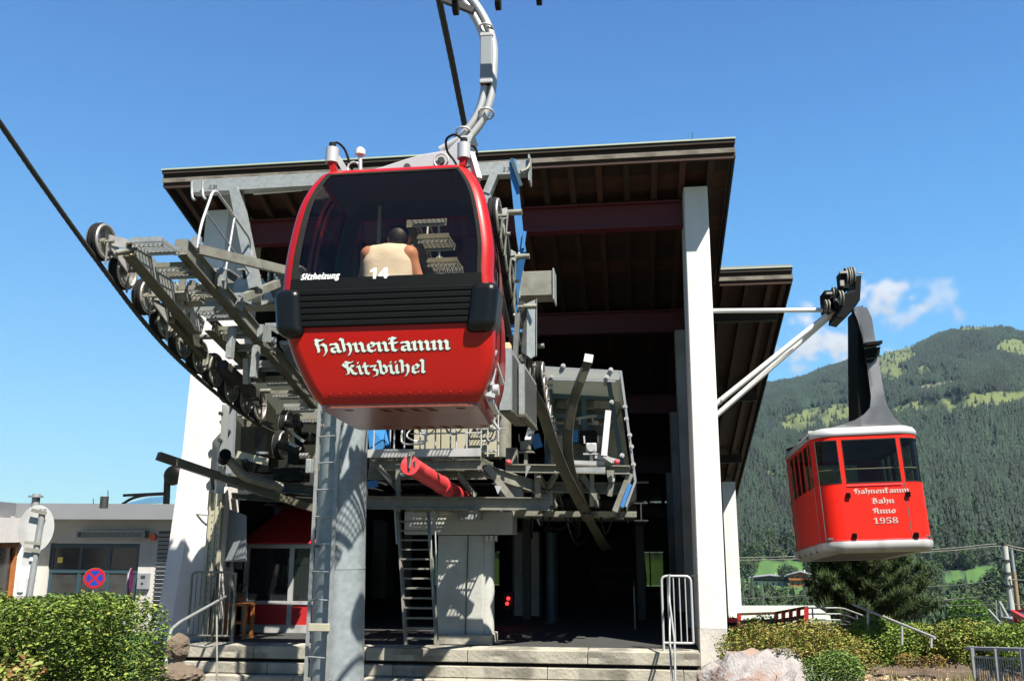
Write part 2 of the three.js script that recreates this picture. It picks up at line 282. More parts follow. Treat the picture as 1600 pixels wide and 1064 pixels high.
// ---- woods ----
function coneTree(rng, rows = 4) { // a spruce: stacked ragged skirts, base at the origin, 1 m tall
  const gs = []; for (let k = 0; k < rows; k++) {
    const y0 = 0.06 + k * 0.86 / rows, y1 = y0 + 1.35 * 0.9 / rows, R = 0.19 * (1 - k / (rows + 0.35)), n = 7, pos = [];
    for (let i = 0; i < n; i++) { const a = (i / n) * 6.283 + k, b = ((i + 1) / n) * 6.283 + k, ra = R * (0.75 + 0.5 * rng()), rb2 = R * (0.75 + 0.5 * rng()); pos.push(Math.cos(a) * ra, y0 - rng() * 0.04, Math.sin(a) * ra, 0, Math.min(1, y1), 0, Math.cos(b) * rb2, y0 - rng() * 0.04, Math.sin(b) * rb2); }
    const g = new THREE.BufferGeometry(); g.setAttribute('position', new THREE.Float32BufferAttribute(pos, 3)); g.computeVertexNormals(); { const P = g.attributes.position, N = g.attributes.normal, q = new THREE.Vector3(), f = new THREE.Vector3(); for (let i = 0; i < P.count; i++) { f.fromBufferAttribute(N, i); if (f.y < 0) f.negate(); q.set(P.getX(i) * 5, 0.45, P.getZ(i) * 5).addScaledVector(f, 0.25).normalize(); N.setXYZ(i, q.x, q.y, q.z); } } gs.push(g);
  }
  return mergeGeometries(gs);
}
function clumpTree(rng, n = 130) { // a broadleaf tree: leaf clumps through an uneven crown, 1 m tall
  const pos = []; for (let i = 0; i < n; i++) {
    const t = rng() * 6.283, u = rng() * 2 - 1, q = Math.sqrt(1 - u * u), R = Math.cbrt(0.25 + 0.75 * rng()) * (0.9 + 0.2 * Math.sin(t * 3 + u * 4)); const c = [0.36 * R * q * Math.cos(t), 0.56 + 0.42 * R * u, 0.36 * R * q * Math.sin(t)];
    for (let k = 0; k < 2; k++) { const s = n > 100 ? 0.046 : 0.085; const p = () => [c[0] + (rng() - 0.5) * 2 * s, c[1] + (rng() - 0.5) * 2 * s, c[2] + (rng() - 0.5) * 2 * s]; pos.push(...p(), ...p(), ...p()); }
  }
  const g = new THREE.BufferGeometry(); g.setAttribute('position', new THREE.Float32BufferAttribute(pos, 3)); g.computeVertexNormals(); return g;
}
const leafMat = new THREE.MeshStandardMaterial({ color: new THREE.Color().setRGB(1, 1, 1), roughness: 0.9, side: THREE.DoubleSide });
const dm = new THREE.Object3D(), dc = new THREE.Color();
function instanced(name, g, m, list, parent, kind = 'stuff') { // list of [x, y, z, sx, sy, sz, rx, ry, rz, r, g, b]
  const im = new THREE.InstancedMesh(g, m, list.length); im.name = parent === scene ? numbered(name) : name; im.castShadow = im.receiveShadow = true;
  list.forEach((L, i) => { dm.position.set(L[0], L[1], L[2]); dm.scale.set(L[3], L[4], L[5]); dm.rotation.set(L[6], L[7], L[8]); dm.updateMatrix(); im.setMatrixAt(i, dm.matrix); im.setColorAt(i, dc.setRGB(L[9], L[10], L[11])); });
  if (kind) im.userData.kind = kind; parent.add(im); return im;
}
{
  const rng = RNG(4), A = [], B = [];
  for (let i = 0; i < 260000 && A.length < 84000; i++) {
    const az = rng() < 0.86 ? lerp(5, 25, rng()) : lerp(-12, 45, rng()), r = Math.sqrt(lerp(640 * 640, 2640 * 2640, rng()));
    if (cover(az, r) !== 0) { if (rng() > 0.02) continue; if (r < 900) continue; }
    const e = elOf(az, r), dens = fbm(az * 1.5 + 20, r / 90, 91, 4); if (dens < 0.36 && rng() < 0.7) continue;
    const p = polar(az, r), h = lerp(8, 20, rng() * rng() * 0.6 + 0.4 * rng()) * (e > 10 ? 0.8 : 1), v = (0.6 + 0.55 * rng()) * (0.25 + 1.6 * Math.pow(fbm(az * 1.6 + 7, r / 110 + 3, 95, 5), 1.3));
    const leafy = e < -0.2 + 1.2 * (dens - 0.5) ? 0.75 : (e < 4 ? 0.16 : 0.05) + (fbm(az * 1.1 + 70, r / 160, 93, 4) > 0.6 ? 0.35 : 0);
    if (rng() < leafy) B.push([p[0], p[1] - 1, p[2], h * 0.95, h * 0.72, h * 0.95, 0, rng() * 6, 0, 0.020 * v, 0.038 * v, 0.009 * v]);
    else A.push([p[0], p[1] - 1, p[2], h * 1.3, h, h * 1.3, 0, rng() * 6, 0, 0.0075 * v, 0.0205 * v, 0.0085 * v]);
  }
  for (let i = 0; i < 9000; i++) { // scattered trees and copses on the valley floor
    const az = lerp(5, 26, rng()), r = lerp(170, 600, Math.sqrt(rng())), p = polar(az, r), d = fbm(az * 1.3 + 3, r / 45 + 3, 98, 3), farm = r > (az < 11.2 ? 340 : az > 14.6 ? 440 : 600);
    if (d < (farm ? 0.76 : r > 520 ? 0.6 : 0.43)) continue; const h = lerp(5, farm ? 7 : 12, rng()) * (r < 260 ? 0.7 : 1), v = 0.6 + 0.7 * rng(), lo = rng() < 0.96;
    if (lo) B.push([p[0], p[1] - 0.5, p[2], h, h, h, 0, rng() * 6, 0, 0.027 * v, 0.048 * v, 0.014 * v]); else A.push([p[0], p[1] - 0.5, p[2], h * 1.2, h * 1.5, h * 1.2, 0, rng() * 6, 0, 0.014 * v, 0.029 * v, 0.014 * v]);
  }
  tag(instanced('spruce_forest', coneTree(RNG(5)), leafMat, A, scene), 'dark spruce forest covering the mountain behind the old cabin', 'forest');
  tag(instanced('broadleaf_wood', clumpTree(RNG(6), 60), leafMat, B, scene), 'lighter broadleaf wood along the foot of the mountain', 'forest');
}
// single trees of the valley, each with trunk and crown
const treeProto = {};
function valleyTree(kind, p, h, label, group, w = 1, tint = [0.030, 0.058, 0.018]) {
  const t = thing(kind === 0 ? 'spruce_tree' : 'broadleaf_tree', label, 'tree', p, group), key = kind;
  treeProto[key] ??= { crown: kind === 0 ? coneTree(RNG(15), 9) : clumpTree(RNG(16 + kind), 1100), trunk: new THREE.CylinderGeometry(0.012, 0.024, 0.5, 8).translate(0, 0.25, 0) };
  const k = tint.join(); treeProto[k] ??= new THREE.MeshStandardMaterial({ color: new THREE.Color().setRGB(...tint), roughness: 0.95, side: THREE.DoubleSide });
  const c = new THREE.Mesh(treeProto[key].crown, treeProto[k]); c.name = 'crown'; c.scale.set(h * w, h, h * w); t.add(c);
  const s = new THREE.Mesh(treeProto[key].trunk, mt.woodDark); s.name = 'trunk'; s.scale.setScalar(h); t.add(s); c.castShadow = s.castShadow = true; c.receiveShadow = true;
  t.rotation.y = hash(Math.round(p[0] * 10), Math.round(p[2] * 10), 3) * 6; return t;
}
{
  const at = (az, r, dy = 0) => { const p = polar(az, r); p[1] += dy; return p; };
  valleyTree(1, at(17.5, 640), 14, 'round dark tree alone on the bright meadow, left of a pair', 'pair of round trees on the meadow');
  valleyTree(2, at(18.75, 640), 13, 'round dark tree alone on the bright meadow, right of a pair', 'pair of round trees on the meadow');
  const spots = [[7.0, 520, 12, 1], [7.25, 540, 17, 1], [9.05, 470, 13, 2], [9.35, 500, 11, 1], [7.2, 430, 11, 0], [7.8, 425, 12, 1], [8.6, 410, 12, 1], [10.6, 470, 17, 1], [11.0, 450, 20, 2], [11.6, 470, 19, 1], [13.2, 420, 17, 1], [14.6, 400, 19, 0], [15.0, 520, 22, 0], [15.3, 540, 19, 0], [16.0, 560, 20, 0], [16.45, 560, 16, 0], [16.9, 540, 17, 1], [14.2, 480, 20, 1], [15.8, 430, 14, 2], [17.2, 420, 12, 1], [18.2, 400, 12, 2], [20.1, 380, 16, 1], [20.6, 385, 22, 0], [21.0, 395, 20, 1], [21.6, 390, 21, 2], [22.3, 380, 18, 0], [18.9, 330, 9, 1], [17.6, 300, 9, 2], [16.4, 290, 9, 1], [15.6, 330, 10, 2], [19.6, 280, 9, 1], [14.6, 260, 8, 2], [6.75, 480, 15, 1], [7.6, 610, 14, 2], [8.2, 620, 13, 1], [10.1, 560, 12, 2], [21.9, 300, 12, 1], [22.9, 290, 13, 2], [9.6, 610, 12, 0], [13.6, 350, 10, 2], [17.0, 240, 7, 1], [18.3, 230, 6.5, 2], [16.1, 225, 6, 2], [15.0, 210, 6.5, 1]];
  spots.filter(([a, r]) => a > 11.2 || r > 450).forEach(([a, r, h, k], i) => valleyTree(k, at(a, a < 11.2 ? r * 1.2 : r * 1.04, -0.5), h, k ? 'green broadleaf tree among the trees and houses of the valley' : 'pointed dark spruce among the trees of the valley', k ? 'broadleaf trees in the valley' : 'spruces in the valley', 1.15, k === 0 ? [0.018, 0.036, 0.017] : i % 3 ? [0.029, 0.054, 0.019] : [0.041, 0.068, 0.020]));
}
// ---- houses of the valley ----
function chalet(az, r, w, d, h, turn, label, o = {}) {
  const p = o.p || polar(az, r), t = thing(o.name || 'chalet', label, 'house', p), W = o.wall || mt.plaster, U = o.upper || mt.woodB;
  t.rotation.y = turn; const L = (n, g, m, par = t) => { origin.set(par, [0, 0, 0]); return obj(n, g, m, par); };
  L('wall', bb(-w / 2, w / 2, -1, h * 0.45, -d / 2, d / 2), W);
  L('upper_wall', ext([[-w / 2, h * 0.45], [w / 2, h * 0.45], [w / 2, h * 0.8], [0, h], [-w / 2, h * 0.8]], -d / 2, d / 2), U);
  const e = w * 0.14, s = 0.2 * h / (w / 2), ty = h * 0.8 - e * s;
  const rf = L('roof', [slabOf([[-w / 2 - e, ty, d / 2 + e], [0.0, h, d / 2 + e], [0.0, h, -d / 2 - e], [-w / 2 - e, ty, -d / 2 - e]], [0, 0.35, 0]), slabOf([[w / 2 + e, ty, d / 2 + e], [0.02, h, d / 2 + e], [0.02, h, -d / 2 - e], [w / 2 + e, ty, -d / 2 - e]], [0, 0.35, 0])], o.roof || mt.woodDark);
  L('chimney', bb(w * 0.15, w * 0.15 + 0.7, h * 0.85, h + 1, -0.4, 0.4), mt.plaster, rf);
  const n = Math.max(2, Math.round(w / 3)); for (const [y0, y1] of o.rows || [[0.08, 0.3], [0.5, 0.7]]) for (let i = 0; i < n; i++) { const x = -w / 2 + (i + 0.5) * w / n; L('window', bb(x - 0.55, x + 0.55, h * y0, h * y1, d / 2 - 0.02, d / 2 + 0.06), mt.glassBlack); }
  L('balcony', [bb(-w / 2 - 0.3, w / 2 + 0.3, h * 0.44, h * 0.46, d / 2, d / 2 + 1.1), bb(-w / 2 - 0.3, w / 2 + 0.3, h * 0.46, h * 0.56, d / 2 + 1.0, d / 2 + 1.1)], o.bal || mt.woodB);
}
chalet(8.1, 570, 19, 11, 5.6, -0.15, 'long low white farmhouse with grey roof on the far meadow', { roof: mt.slab, upper: mt.woodGrey, bal: mt.woodDark, rows: [[0.06, 0.3]] });
chalet(9.85, 556, 12.5, 11, 8, -0.2, 'orange-brown wooden house with pale roof beside the far farmhouse', { roof: mt.slab, upper: mt.orangeWood, wall: mt.orangeWood, bal: mt.orangeWood });
chalet(8.43, 1420, 14, 12, 9, -0.15, 'small lonely hut in a clearing high on the wooded slope');
chalet(16.75, 150, 5.2, 6, 4.4, -0.5, 'dark brown chalet with white gable among the valley trees', { upper: mt.woodDark, wall: mt.woodB });
chalet(18.3, 250, 9, 8, 5, 0.5, 'white chalet under a dark roof behind the valley trees');
chalet(16.9, 330, 11, 8, 5, 0.2, 'pale house with a dark roof at the meadow edge', { roof: mt.slab });
chalet(22.0, 330, 14, 10, 6, -0.4, 'brown house with red roof right of the utility pole', { roof: mt.redBeam, wall: mt.woodB });
chalet(13.9, 300, 10, 8, 5, -0.2, 'small house with a brown roof behind the pine');

// ---------- the valley station: hall open at the front under a roof that falls away to the back ----------
const yU = (z) => 10.45 + 0.3227 * (z + 18.4);      // underside of the rafters
const ZB = -39.6;
const station = thing('station_building', 'open-fronted white and dark timber cable car station with tall pillars and sloping roof', 'station building', [-4, 0, -29]);
{
  const S = station;
  // pillars
  const loft = (secs) => { // secs: [y, [[x, z] ...]] from bottom to top, closed rings
    const pos = [], tri = (...p) => p.forEach((q) => pos.push(...q));
    for (let k = 0; k < secs.length - 1; k++) { const [ya, A] = secs[k], [yb, B] = secs[k + 1], n = A.length; for (let i = 0; i < n; i++) { const j = (i + 1) % n, a = [A[i][0], ya, A[i][1]], b = [A[j][0], ya, A[j][1]], c = [B[j][0], yb, B[j][1]], d = [B[i][0], yb, B[i][1]]; tri(a, b, c); tri(a, c, d); } }
    const cap = (y, R, up) => { for (let i = 1; i < R.length - 1; i++) { const t = [[R[0][0], y, R[0][1]], [R[i][0], y, R[i][1]], [R[i + 1][0], y, R[i + 1][1]]]; if (!up) t.reverse(); tri(...t); } };
    cap(secs[0][0], secs[0][1], false); cap(secs.at(-1)[0], secs.at(-1)[1], true);
    const g = new THREE.BufferGeometry(); g.setAttribute('position', new THREE.Float32BufferAttribute(pos, 3)); g.computeVertexNormals(); return g;
  };
  const R = (xl, xr, z0 = -19.3, z1 = -20.5) => { const c = 0.018; return [[xl + c, z0], [xr - c, z0], [xr, z0 - c], [xr, z1], [xl, z1], [xl, z0 - c]]; };
  obj('pillar', loft([[0.55, R(1.285, 1.845)], [10.05, R(1.36, 1.885)]]), mt.plaster, S, { label: 'tall white right-hand front pillar, its top in the roof shade' });
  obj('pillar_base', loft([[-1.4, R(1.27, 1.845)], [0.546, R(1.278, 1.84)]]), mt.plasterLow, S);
  const L = (xl, xm, xr) => [[xl, -19.3], [xm, -19.3], [xr, -19.85], [xr, -20.6], [xl, -20.6]];
  obj('pillar', loft([[-1.4, L(-10.62, -10.25, -9.42)], [1.1, L(-10.36, -10.0, -9.33)], [1.5, L(-10.31, -9.96, -9.31)], [4.33, L(-10.11, -9.7, -9.21)], [6.55, L(-10.05, -9.53, -9.18)], [10.05, L(-9.98, -9.42, -9.1)]]), mt.plaster, S, { label: 'white left-hand front pillar that flares outwards to its foot' });
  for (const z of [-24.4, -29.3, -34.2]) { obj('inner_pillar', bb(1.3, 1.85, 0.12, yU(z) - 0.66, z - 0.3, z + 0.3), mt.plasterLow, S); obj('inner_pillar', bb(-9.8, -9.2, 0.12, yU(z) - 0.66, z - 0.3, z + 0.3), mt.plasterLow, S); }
  obj('pillar', bb(3.5, 4.0, -3, yU(-36.2) - 0.25, -36.5, -35.9), mt.plaster, S, { label: 'slim white rear pillar under the lower right-hand roof' });
  // red steel beams on the pillars
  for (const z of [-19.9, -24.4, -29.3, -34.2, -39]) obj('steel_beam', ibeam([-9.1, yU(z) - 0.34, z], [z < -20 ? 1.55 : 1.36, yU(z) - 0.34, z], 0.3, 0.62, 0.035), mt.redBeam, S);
  for (const z of [-24.6, -29.3, -34.2]) obj('wing_beam', ibeam([1.9, yU(z) - 0.15, z], [4.1, yU(z) - 0.15, z], 0.22, 0.3, 0.03), mt.woodDark, S);
  // roof
  const roof = obj('roof', [slabOf([[-10.6, yU(-18.5) + 0.262, -18.5], [2.38, yU(-18.5) + 0.262, -18.5], [2.38, yU(ZB) + 0.262, ZB], [-10.6, yU(ZB) + 0.262, ZB]], [0, 0.1, 0]), slabOf([[2.383, yU(-23.1) + 0.262, -23.1], [4.26, yU(-23.1) + 0.262, -23.1], [4.26, yU(ZB) + 0.262, ZB], [2.383, yU(ZB) + 0.262, ZB]], [0, 0.1, 0])], mt.slab, S);
  const W = [mt.wood, mt.woodB, mt.woodC]; let q = 0;
  for (let x = -10.4; x < 2.3; x += 0.617) obj('rafter', bar([x, yU(-18.5) + 0.11, -18.5], [x, yU(ZB) + 0.11, ZB], 0.13, 0.215), W[(q++ * 7) % 3], roof);
  for (const x of [2.62, 3.2, 3.78, 4.14]) obj('rafter', bar([x, yU(-23.1) + 0.11, -23.1], [x, yU(ZB) + 0.11, ZB], 0.13, 0.215), W[(q++ * 5) % 3], roof);
  const stuff = [];
  for (let i = 0, z = -18.5; z > ZB + 0.3; i++, z -= 0.262) {
    const g = (x0, x1, s) => bar([x0, yU(z - 0.13) + 0.24 , z - 0.13], [x1, yU(z - 0.13) + 0.24, z - 0.13], 0.268, 0.022, [0, 1, -0.3227]);
    if (i < 20) obj('soffit_board', g(-10.58, 2.36), W[(i * 5 + (i >> 1)) % 3], roof); else stuff.push(g(-10.58, z < -23.3 ? 4.24 : 2.36));
    if (i < 20 && z < -23.15) obj('soffit_board', g(2.39, 4.24), W[(i * 7) % 3], roof);
  }
  obj('soffit_board', stuff, mt.wood, roof, { kind: 'stuff' });
  const fascia = (x0, x1, z, y) => { // y = top
    obj('roof_edge', bb(x0, x1, y - 0.035, y, z - 0.06, z + 0.13), mt.greenMetal, roof);
    obj('gutter', bb(x0 + 0.01, x1 - 0.01, y - 0.115, y - 0.038, z - 0.05, z + 0.105), mt.woodDark, roof);
    obj('fascia_board', bb(x0 + 0.02, x1 - 0.02, y - 0.215, y - 0.12, z - 0.03, z + 0.045), mt.woodC, roof);
    obj('fascia_board', bb(x0 + 0.02, x1 - 0.02, y - 0.325, y - 0.222, z - 0.02, z + 0.075), mt.woodGrey, roof);
    obj('fascia_board', bb(x0 + 0.04, x1 - 0.04, y - 0.445, y - 0.33, z - 0.03, z + 0.035), mt.wood, roof);
  };
  fascia(-10.66, 2.43, -18.42, 10.74); fascia(2.40, 4.3, -23.05, 9.2);
  const eave = (x, z0, z1) => obj('eave_board', bar([x, yU(z0) + 0.12, z0], [x, yU(z1) + 0.12, z1], 0.04, 0.40), mt.woodDark, roof);
  eave(2.405, -18.47, -23.02); eave(-10.63, -18.47, ZB); eave(4.285, -23.1, ZB);
  obj('lightning_rod', rod([1.55, 10.7, -18.6], [1.55, 11.05, -18.6], 0.008), mt.steelDark, roof);
  // walls
  const gable = (z0, z1, x0, x1, y0 = 0.12) => slabOf([[x0, y0, z0], [x0, yU(z0) - 0.02, z0], [x0, yU(z1) - 0.02, z1], [x0, y0, z1]], [x1 - x0, 0, 0]);
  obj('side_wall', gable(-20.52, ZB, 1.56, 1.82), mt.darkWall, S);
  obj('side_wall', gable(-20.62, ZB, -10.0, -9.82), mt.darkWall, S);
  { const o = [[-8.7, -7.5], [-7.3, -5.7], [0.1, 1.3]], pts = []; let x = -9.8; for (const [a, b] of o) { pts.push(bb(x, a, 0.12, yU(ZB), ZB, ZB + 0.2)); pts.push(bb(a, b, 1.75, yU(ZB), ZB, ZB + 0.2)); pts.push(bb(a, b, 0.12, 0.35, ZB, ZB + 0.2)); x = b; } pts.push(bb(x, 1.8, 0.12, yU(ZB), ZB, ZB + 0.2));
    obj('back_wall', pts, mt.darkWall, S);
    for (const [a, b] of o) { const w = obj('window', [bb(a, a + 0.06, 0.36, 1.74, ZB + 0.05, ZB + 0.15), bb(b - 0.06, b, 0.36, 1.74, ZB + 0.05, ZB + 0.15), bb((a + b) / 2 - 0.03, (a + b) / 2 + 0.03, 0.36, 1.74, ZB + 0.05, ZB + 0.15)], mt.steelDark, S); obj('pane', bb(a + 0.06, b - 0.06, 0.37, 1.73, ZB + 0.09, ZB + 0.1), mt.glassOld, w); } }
  // floor and the stone courses of its front edge
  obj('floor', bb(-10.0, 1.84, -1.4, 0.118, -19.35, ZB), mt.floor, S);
  for (let i = 0, x = -10.2; x < 2.2; i++) { const w = 2.1 + 0.35 * hash(i, 3, 9), e = Math.min(x + w, 2.25); if (e > 1.25 && x < 1.25) { obj('edge_slab', rb((x + 1.262) / 2, 0.0, -19.2, 1.262 - x - 0.012, 0.25, 0.62, 0.018, 2), mt.concrete, S); break; } obj('edge_slab', rb((x + e) / 2, 0.0, -19.2, e - x - 0.012, 0.25, 0.62, 0.018, 2), mt.concrete, S); x = e; }
  obj('front_wall', [bb(-10.3, 1.26, -0.2, -0.127, -19.4, -19.08)], mt.woodDark, S);
  for (let i = 0, x = -10.4; x < 1.2; i++) { const w = 2.6 + 0.6 * hash(i, 5, 9), e = Math.min(x + w, 1.25); obj('stone_course', rb((x + e) / 2, -0.31, -19.2, e - x - 0.01, 0.215, 0.7, 0.015, 2), mt.concrete, S); x = e; }
  for (let i = 0, x = -10.6; x < 1.2; i++) { const w = 3.2 + 0.6 * hash(i, 6, 9), e = Math.min(x + w, 1.24); obj('stone_course', rb((x + e) / 2, -0.97, -19.1, e - x - 0.01, 1.08, 1.0, 0.02, 2), mt.concrete, S); x = e; }
}

// ---------- lettering ----------
const FR = { // broken-letter strokes, x-height 1, drawn with a broad pen
  H: [1.0, [[.22, .85], [.06, 1.15], [.3, 1.42], [.5, 1.3], [.78, 1.42]], [[.34, 1.35], [.34, .15], [.12, .0]], [[.36, .72], [.66, .92], [.82, .7], [.78, .1], [.56, -.32]]],
  K: [.95, [[.22, .86], [.06, 1.14], [.26, 1.42], [.5, 1.3], [.78, 1.42]], [[.32, 1.3], [.3, .15], [.08, .02]], [[.34, .66], [.6, .98], [.76, .9]], [[.46, .74], [.6, .14], [.84, .03]]],
  B: [.92, [[.08, 1.2], [.3, 1.4], [.6, 1.3], [.66, 1.02], [.36, .8], [.7, .68], [.76, .25], [.48, .02], [.2, .14]], [[.3, 1.3], [.28, .2], [.06, .05]]],
  A: [.95, [[.1, .95], [.06, 1.2], [.34, 1.4], [.66, 1.28], [.66, .14], [.84, .04]], [[.3, 1.3], [.26, .2], [.06, .02]], [[.28, .7], [.64, .74]]],
  a: [.72, [[.12, .86], [.42, .93], [.52, .76], [.52, .13], [.66, .03]], [[.5, .56], [.14, .42], [.14, .14], [.3, .04], [.5, .2]]],
  h: [.74, [[.04, 1.42], [.17, 1.34], [.17, .1]], [[.19, .74], [.46, .93], [.56, .72], [.54, .1], [.36, -.34]]],
  n: [.76, [[.02, .84], [.15, .92], [.15, .14], [.28, .03]], [[.17, .72], [.44, .94], [.54, .78], [.54, .13], [.68, .03]]],
  m: [1.14, [[.02, .84], [.15, .92], [.15, .14], [.26, .03]], [[.17, .72], [.42, .94], [.53, .78], [.53, .13], [.64, .03]], [[.55, .72], [.8, .94], [.91, .78], [.91, .13], [1.05, .03]]],
  e: [.62, [[.5, .14], [.32, .02], [.14, .16], [.14, .74], [.34, .95], [.52, .78], [.46, .6], [.2, .44]]],
  k: [.62, [[.04, 1.3], [.2, 1.42], [.42, 1.28]], [[.19, 1.3], [.19, .14], [.36, .03], [.5, .14]], [[.03, .84], [.5, .86]]],
  i: [.38, [[.02, .84], [.16, .92], [.16, .14], [.3, .03]], [[.14, 1.28], [.18, 1.32]]],
  t: [.5, [[.18, 1.22], [.18, .14], [.34, .03], [.44, .12]], [[.02, .86], [.44, .88]]],
  l: [.4, [[.04, 1.42], [.17, 1.34], [.17, .14], [.32, .03]]],
  z: [.54, [[.06, .86], [.4, .92], [.22, .54], [.46, .36], [.4, -.08], [.12, -.28]]],
  b: [.7, [[.04, 1.42], [.17, 1.34], [.17, .14], [.36, .03], [.54, .2], [.54, .7], [.38, .93], [.2, .76]]],
  'ü': [.76, [[.02, .86], [.16, .92], [.16, .16], [.34, .03], [.52, .2]], [[.54, .92], [.54, .13], [.68, .03]], [[.18, 1.26], [.22, 1.3]], [[.5, 1.26], [.54, 1.3]]],
  o: [.66, [[.34, .95], [.14, .76], [.14, .2], [.34, .03], [.52, .2], [.52, .78], [.34, .95]]],
};
function penWidth(s) { return 1.42 * [...s].reduce((w, c) => w + (FR[c] ? FR[c][0] : 0.3), 0); }
function penText(ctx, s, x, y, size, nib, grow = 0, wd = 1.42) {
  const nx = (nib * 0.78) / 2 * size, ny = (nib * 0.62) / 2 * size, g = grow;
  for (const c of s) {
    const G = FR[c]; if (!G) { x += 0.3 * size * wd; continue; }
    for (const st of G.slice(1)) for (let i = 0; i < st.length - 1; i++) {
      const a = [x + st[i][0] * size * wd, y - st[i][1] * size], b = [x + st[i + 1][0] * size * wd, y - st[i + 1][1] * size];
      const q = [[a[0] - nx - g, a[1] + ny + g], [a[0] + nx + g, a[1] - ny - g], [b[0] + nx + g, b[1] - ny - g], [b[0] - nx - g, b[1] + ny + g]];
      const k = [[a[0] - nx - g, a[1] + ny], [a[0] + nx, a[1] - ny - g], [a[0] + nx + g, a[1] - ny], [a[0] - nx, a[1] + ny + g]], k2 = k.map((p) => [p[0] + b[0] - a[0], p[1] + b[1] - a[1]]);
      for (const P of g ? [q, k, k2] : [q, [[a[0] - nx, a[1] + ny], [a[0] + nx * .2, a[1] - ny * 1.25], [a[0] + nx, a[1] - ny], [a[0] - nx * .2, a[1] + ny * 1.25]]]) { ctx.beginPath(); P.forEach((p, j) => j ? ctx.lineTo(p[0], p[1]) : ctx.moveTo(p[0], p[1])); ctx.closePath(); ctx.fill(); }
    }
    x += G[0] * size * wd;
  }
}
function canvas(w, h, draw) { const c = document.createElement('canvas'); c.width = w; c.height = h; draw(c.getContext('2d'), w, h); return c; }
function printed(w, h, draw, o = {}) { // print: colour layer and a mask of where there is paint
  const col = new THREE.CanvasTexture(canvas(w, h, (x) => { x.fillStyle = o.base || '#888'; x.fillRect(0, 0, w, h); draw(x, w, h, false); })); col.colorSpace = THREE.SRGBColorSpace;
  const al = new THREE.CanvasTexture(canvas(w, h, (x) => { x.fillStyle = '#000'; x.fillRect(0, 0, w, h); draw(x, w, h, true); }));
  return new THREE.MeshPhysicalMaterial({ map: col, alphaMap: al, transparent: true, roughness: 0.6, specularIntensity: 0.3, side: THREE.DoubleSide });
}

// ---------- gondola 14 ----------
const secG = [[3.475, -1.972, .70, -7.45], [3.505, -1.98, .735, -7.42], [3.79, -2.01, .865, -7.36], [4.07, -2.05, .93, -7.32], [4.39, -2.08, .955, -7.3], [4.57, -2.09, .952, -7.31], [4.88, -2.085, .945, -7.35], [5.28, -2.095, .89, -7.44], [5.48, -2.10, .835, -7.51], [5.66, -2.11, .75, -7.6], [5.74, -2.115, .675, -7.66], [5.8, -2.12, .56, -7.8]];
const ZC = -8.26;
function secAt(y) {
  let i = 1; while (i < secG.length - 1 && y > secG[i][0]) i++;
  const p = secG[Math.max(0, i - 2)], a = secG[i - 1], b = secG[i], n = secG[Math.min(secG.length - 1, i + 1)], t = clamp((y - a[0]) / (b[0] - a[0]), 0, 1), h = b[0] - a[0];
  return [1, 2, 3].map((k) => { const m0 = i > 1 ? (b[k] - p[k]) / (b[0] - p[0]) * h : b[k] - a[k], m1 = i < secG.length - 1 ? (n[k] - a[k]) / (n[0] - a[0]) * h : b[k] - a[k], t2 = t * t, t3 = t2 * t; return a[k] * (2 * t3 - 3 * t2 + 1) + m0 * (t3 - 2 * t2 + t) + b[k] * (3 * t2 - 2 * t3) + m1 * (t3 - t2); });
}
function hullG(t, y, off = 0) { // t runs once round the cabin: front, right side, back, left side, rounded corners between
  t = ((t % 1) + 1) % 1; const [cx, hw0, zf] = secAt(y), hw = hw0 + off, hd = (zf - ZC) + off, r = 0.11 + off, k = Math.floor(t * 4), u = t * 4 - k;
  const fx = [hw - r, hd - r];
  let x, z; const straight = u < 0.8, s = straight ? u / 0.8 * 2 - 1 : 1, an = straight ? 0 : (u - 0.8) / 0.2 * Math.PI / 2;
  const A = k % 2 === 0 ? hw : hd, B = k % 2 === 0 ? hd : hw; // along, outward
  let al = s * (A - r), ou = B; if (!straight) { al = A - r + r * Math.sin(an); ou = B - r + r * Math.cos(an); }
  if (k === 0) { x = al; z = ou; } else if (k === 1) { x = ou; z = -al; } else if (k === 2) { x = -al; z = -ou; } else { x = -ou; z = al; }
  return [cx + x + (z - 0.87) * 0.085, y, ZC + z];
}
function patchG(t0, t1, y0, y1, nt, ny, off = 0, f = hullG) {
  const pos = [], uv = [], idx = []; for (let j = 0; j <= ny; j++) for (let i = 0; i <= nt; i++) { pos.push(...f(lerp(t0, t1, i / nt), lerp(y0, y1, j / ny), off)); uv.push(i / nt, j / ny); }
  for (let j = 0; j < ny; j++) for (let i = 0; i < nt; i++) { const a = j * (nt + 1) + i, b = a + 1, c = a + nt + 1, d = c + 1; idx.push(a, b, d, a, d, c); }
  const g = new THREE.BufferGeometry(); g.setAttribute('position', new THREE.Float32BufferAttribute(pos, 3)); g.setAttribute('uv', new THREE.Float32BufferAttribute(uv, 2)); g.setIndex(idx); g.computeVertexNormals(); return g;
}
mt.redPaint.side = mt.redDeep.side = mt.lining.side = mt.redOld.side = THREE.DoubleSide;
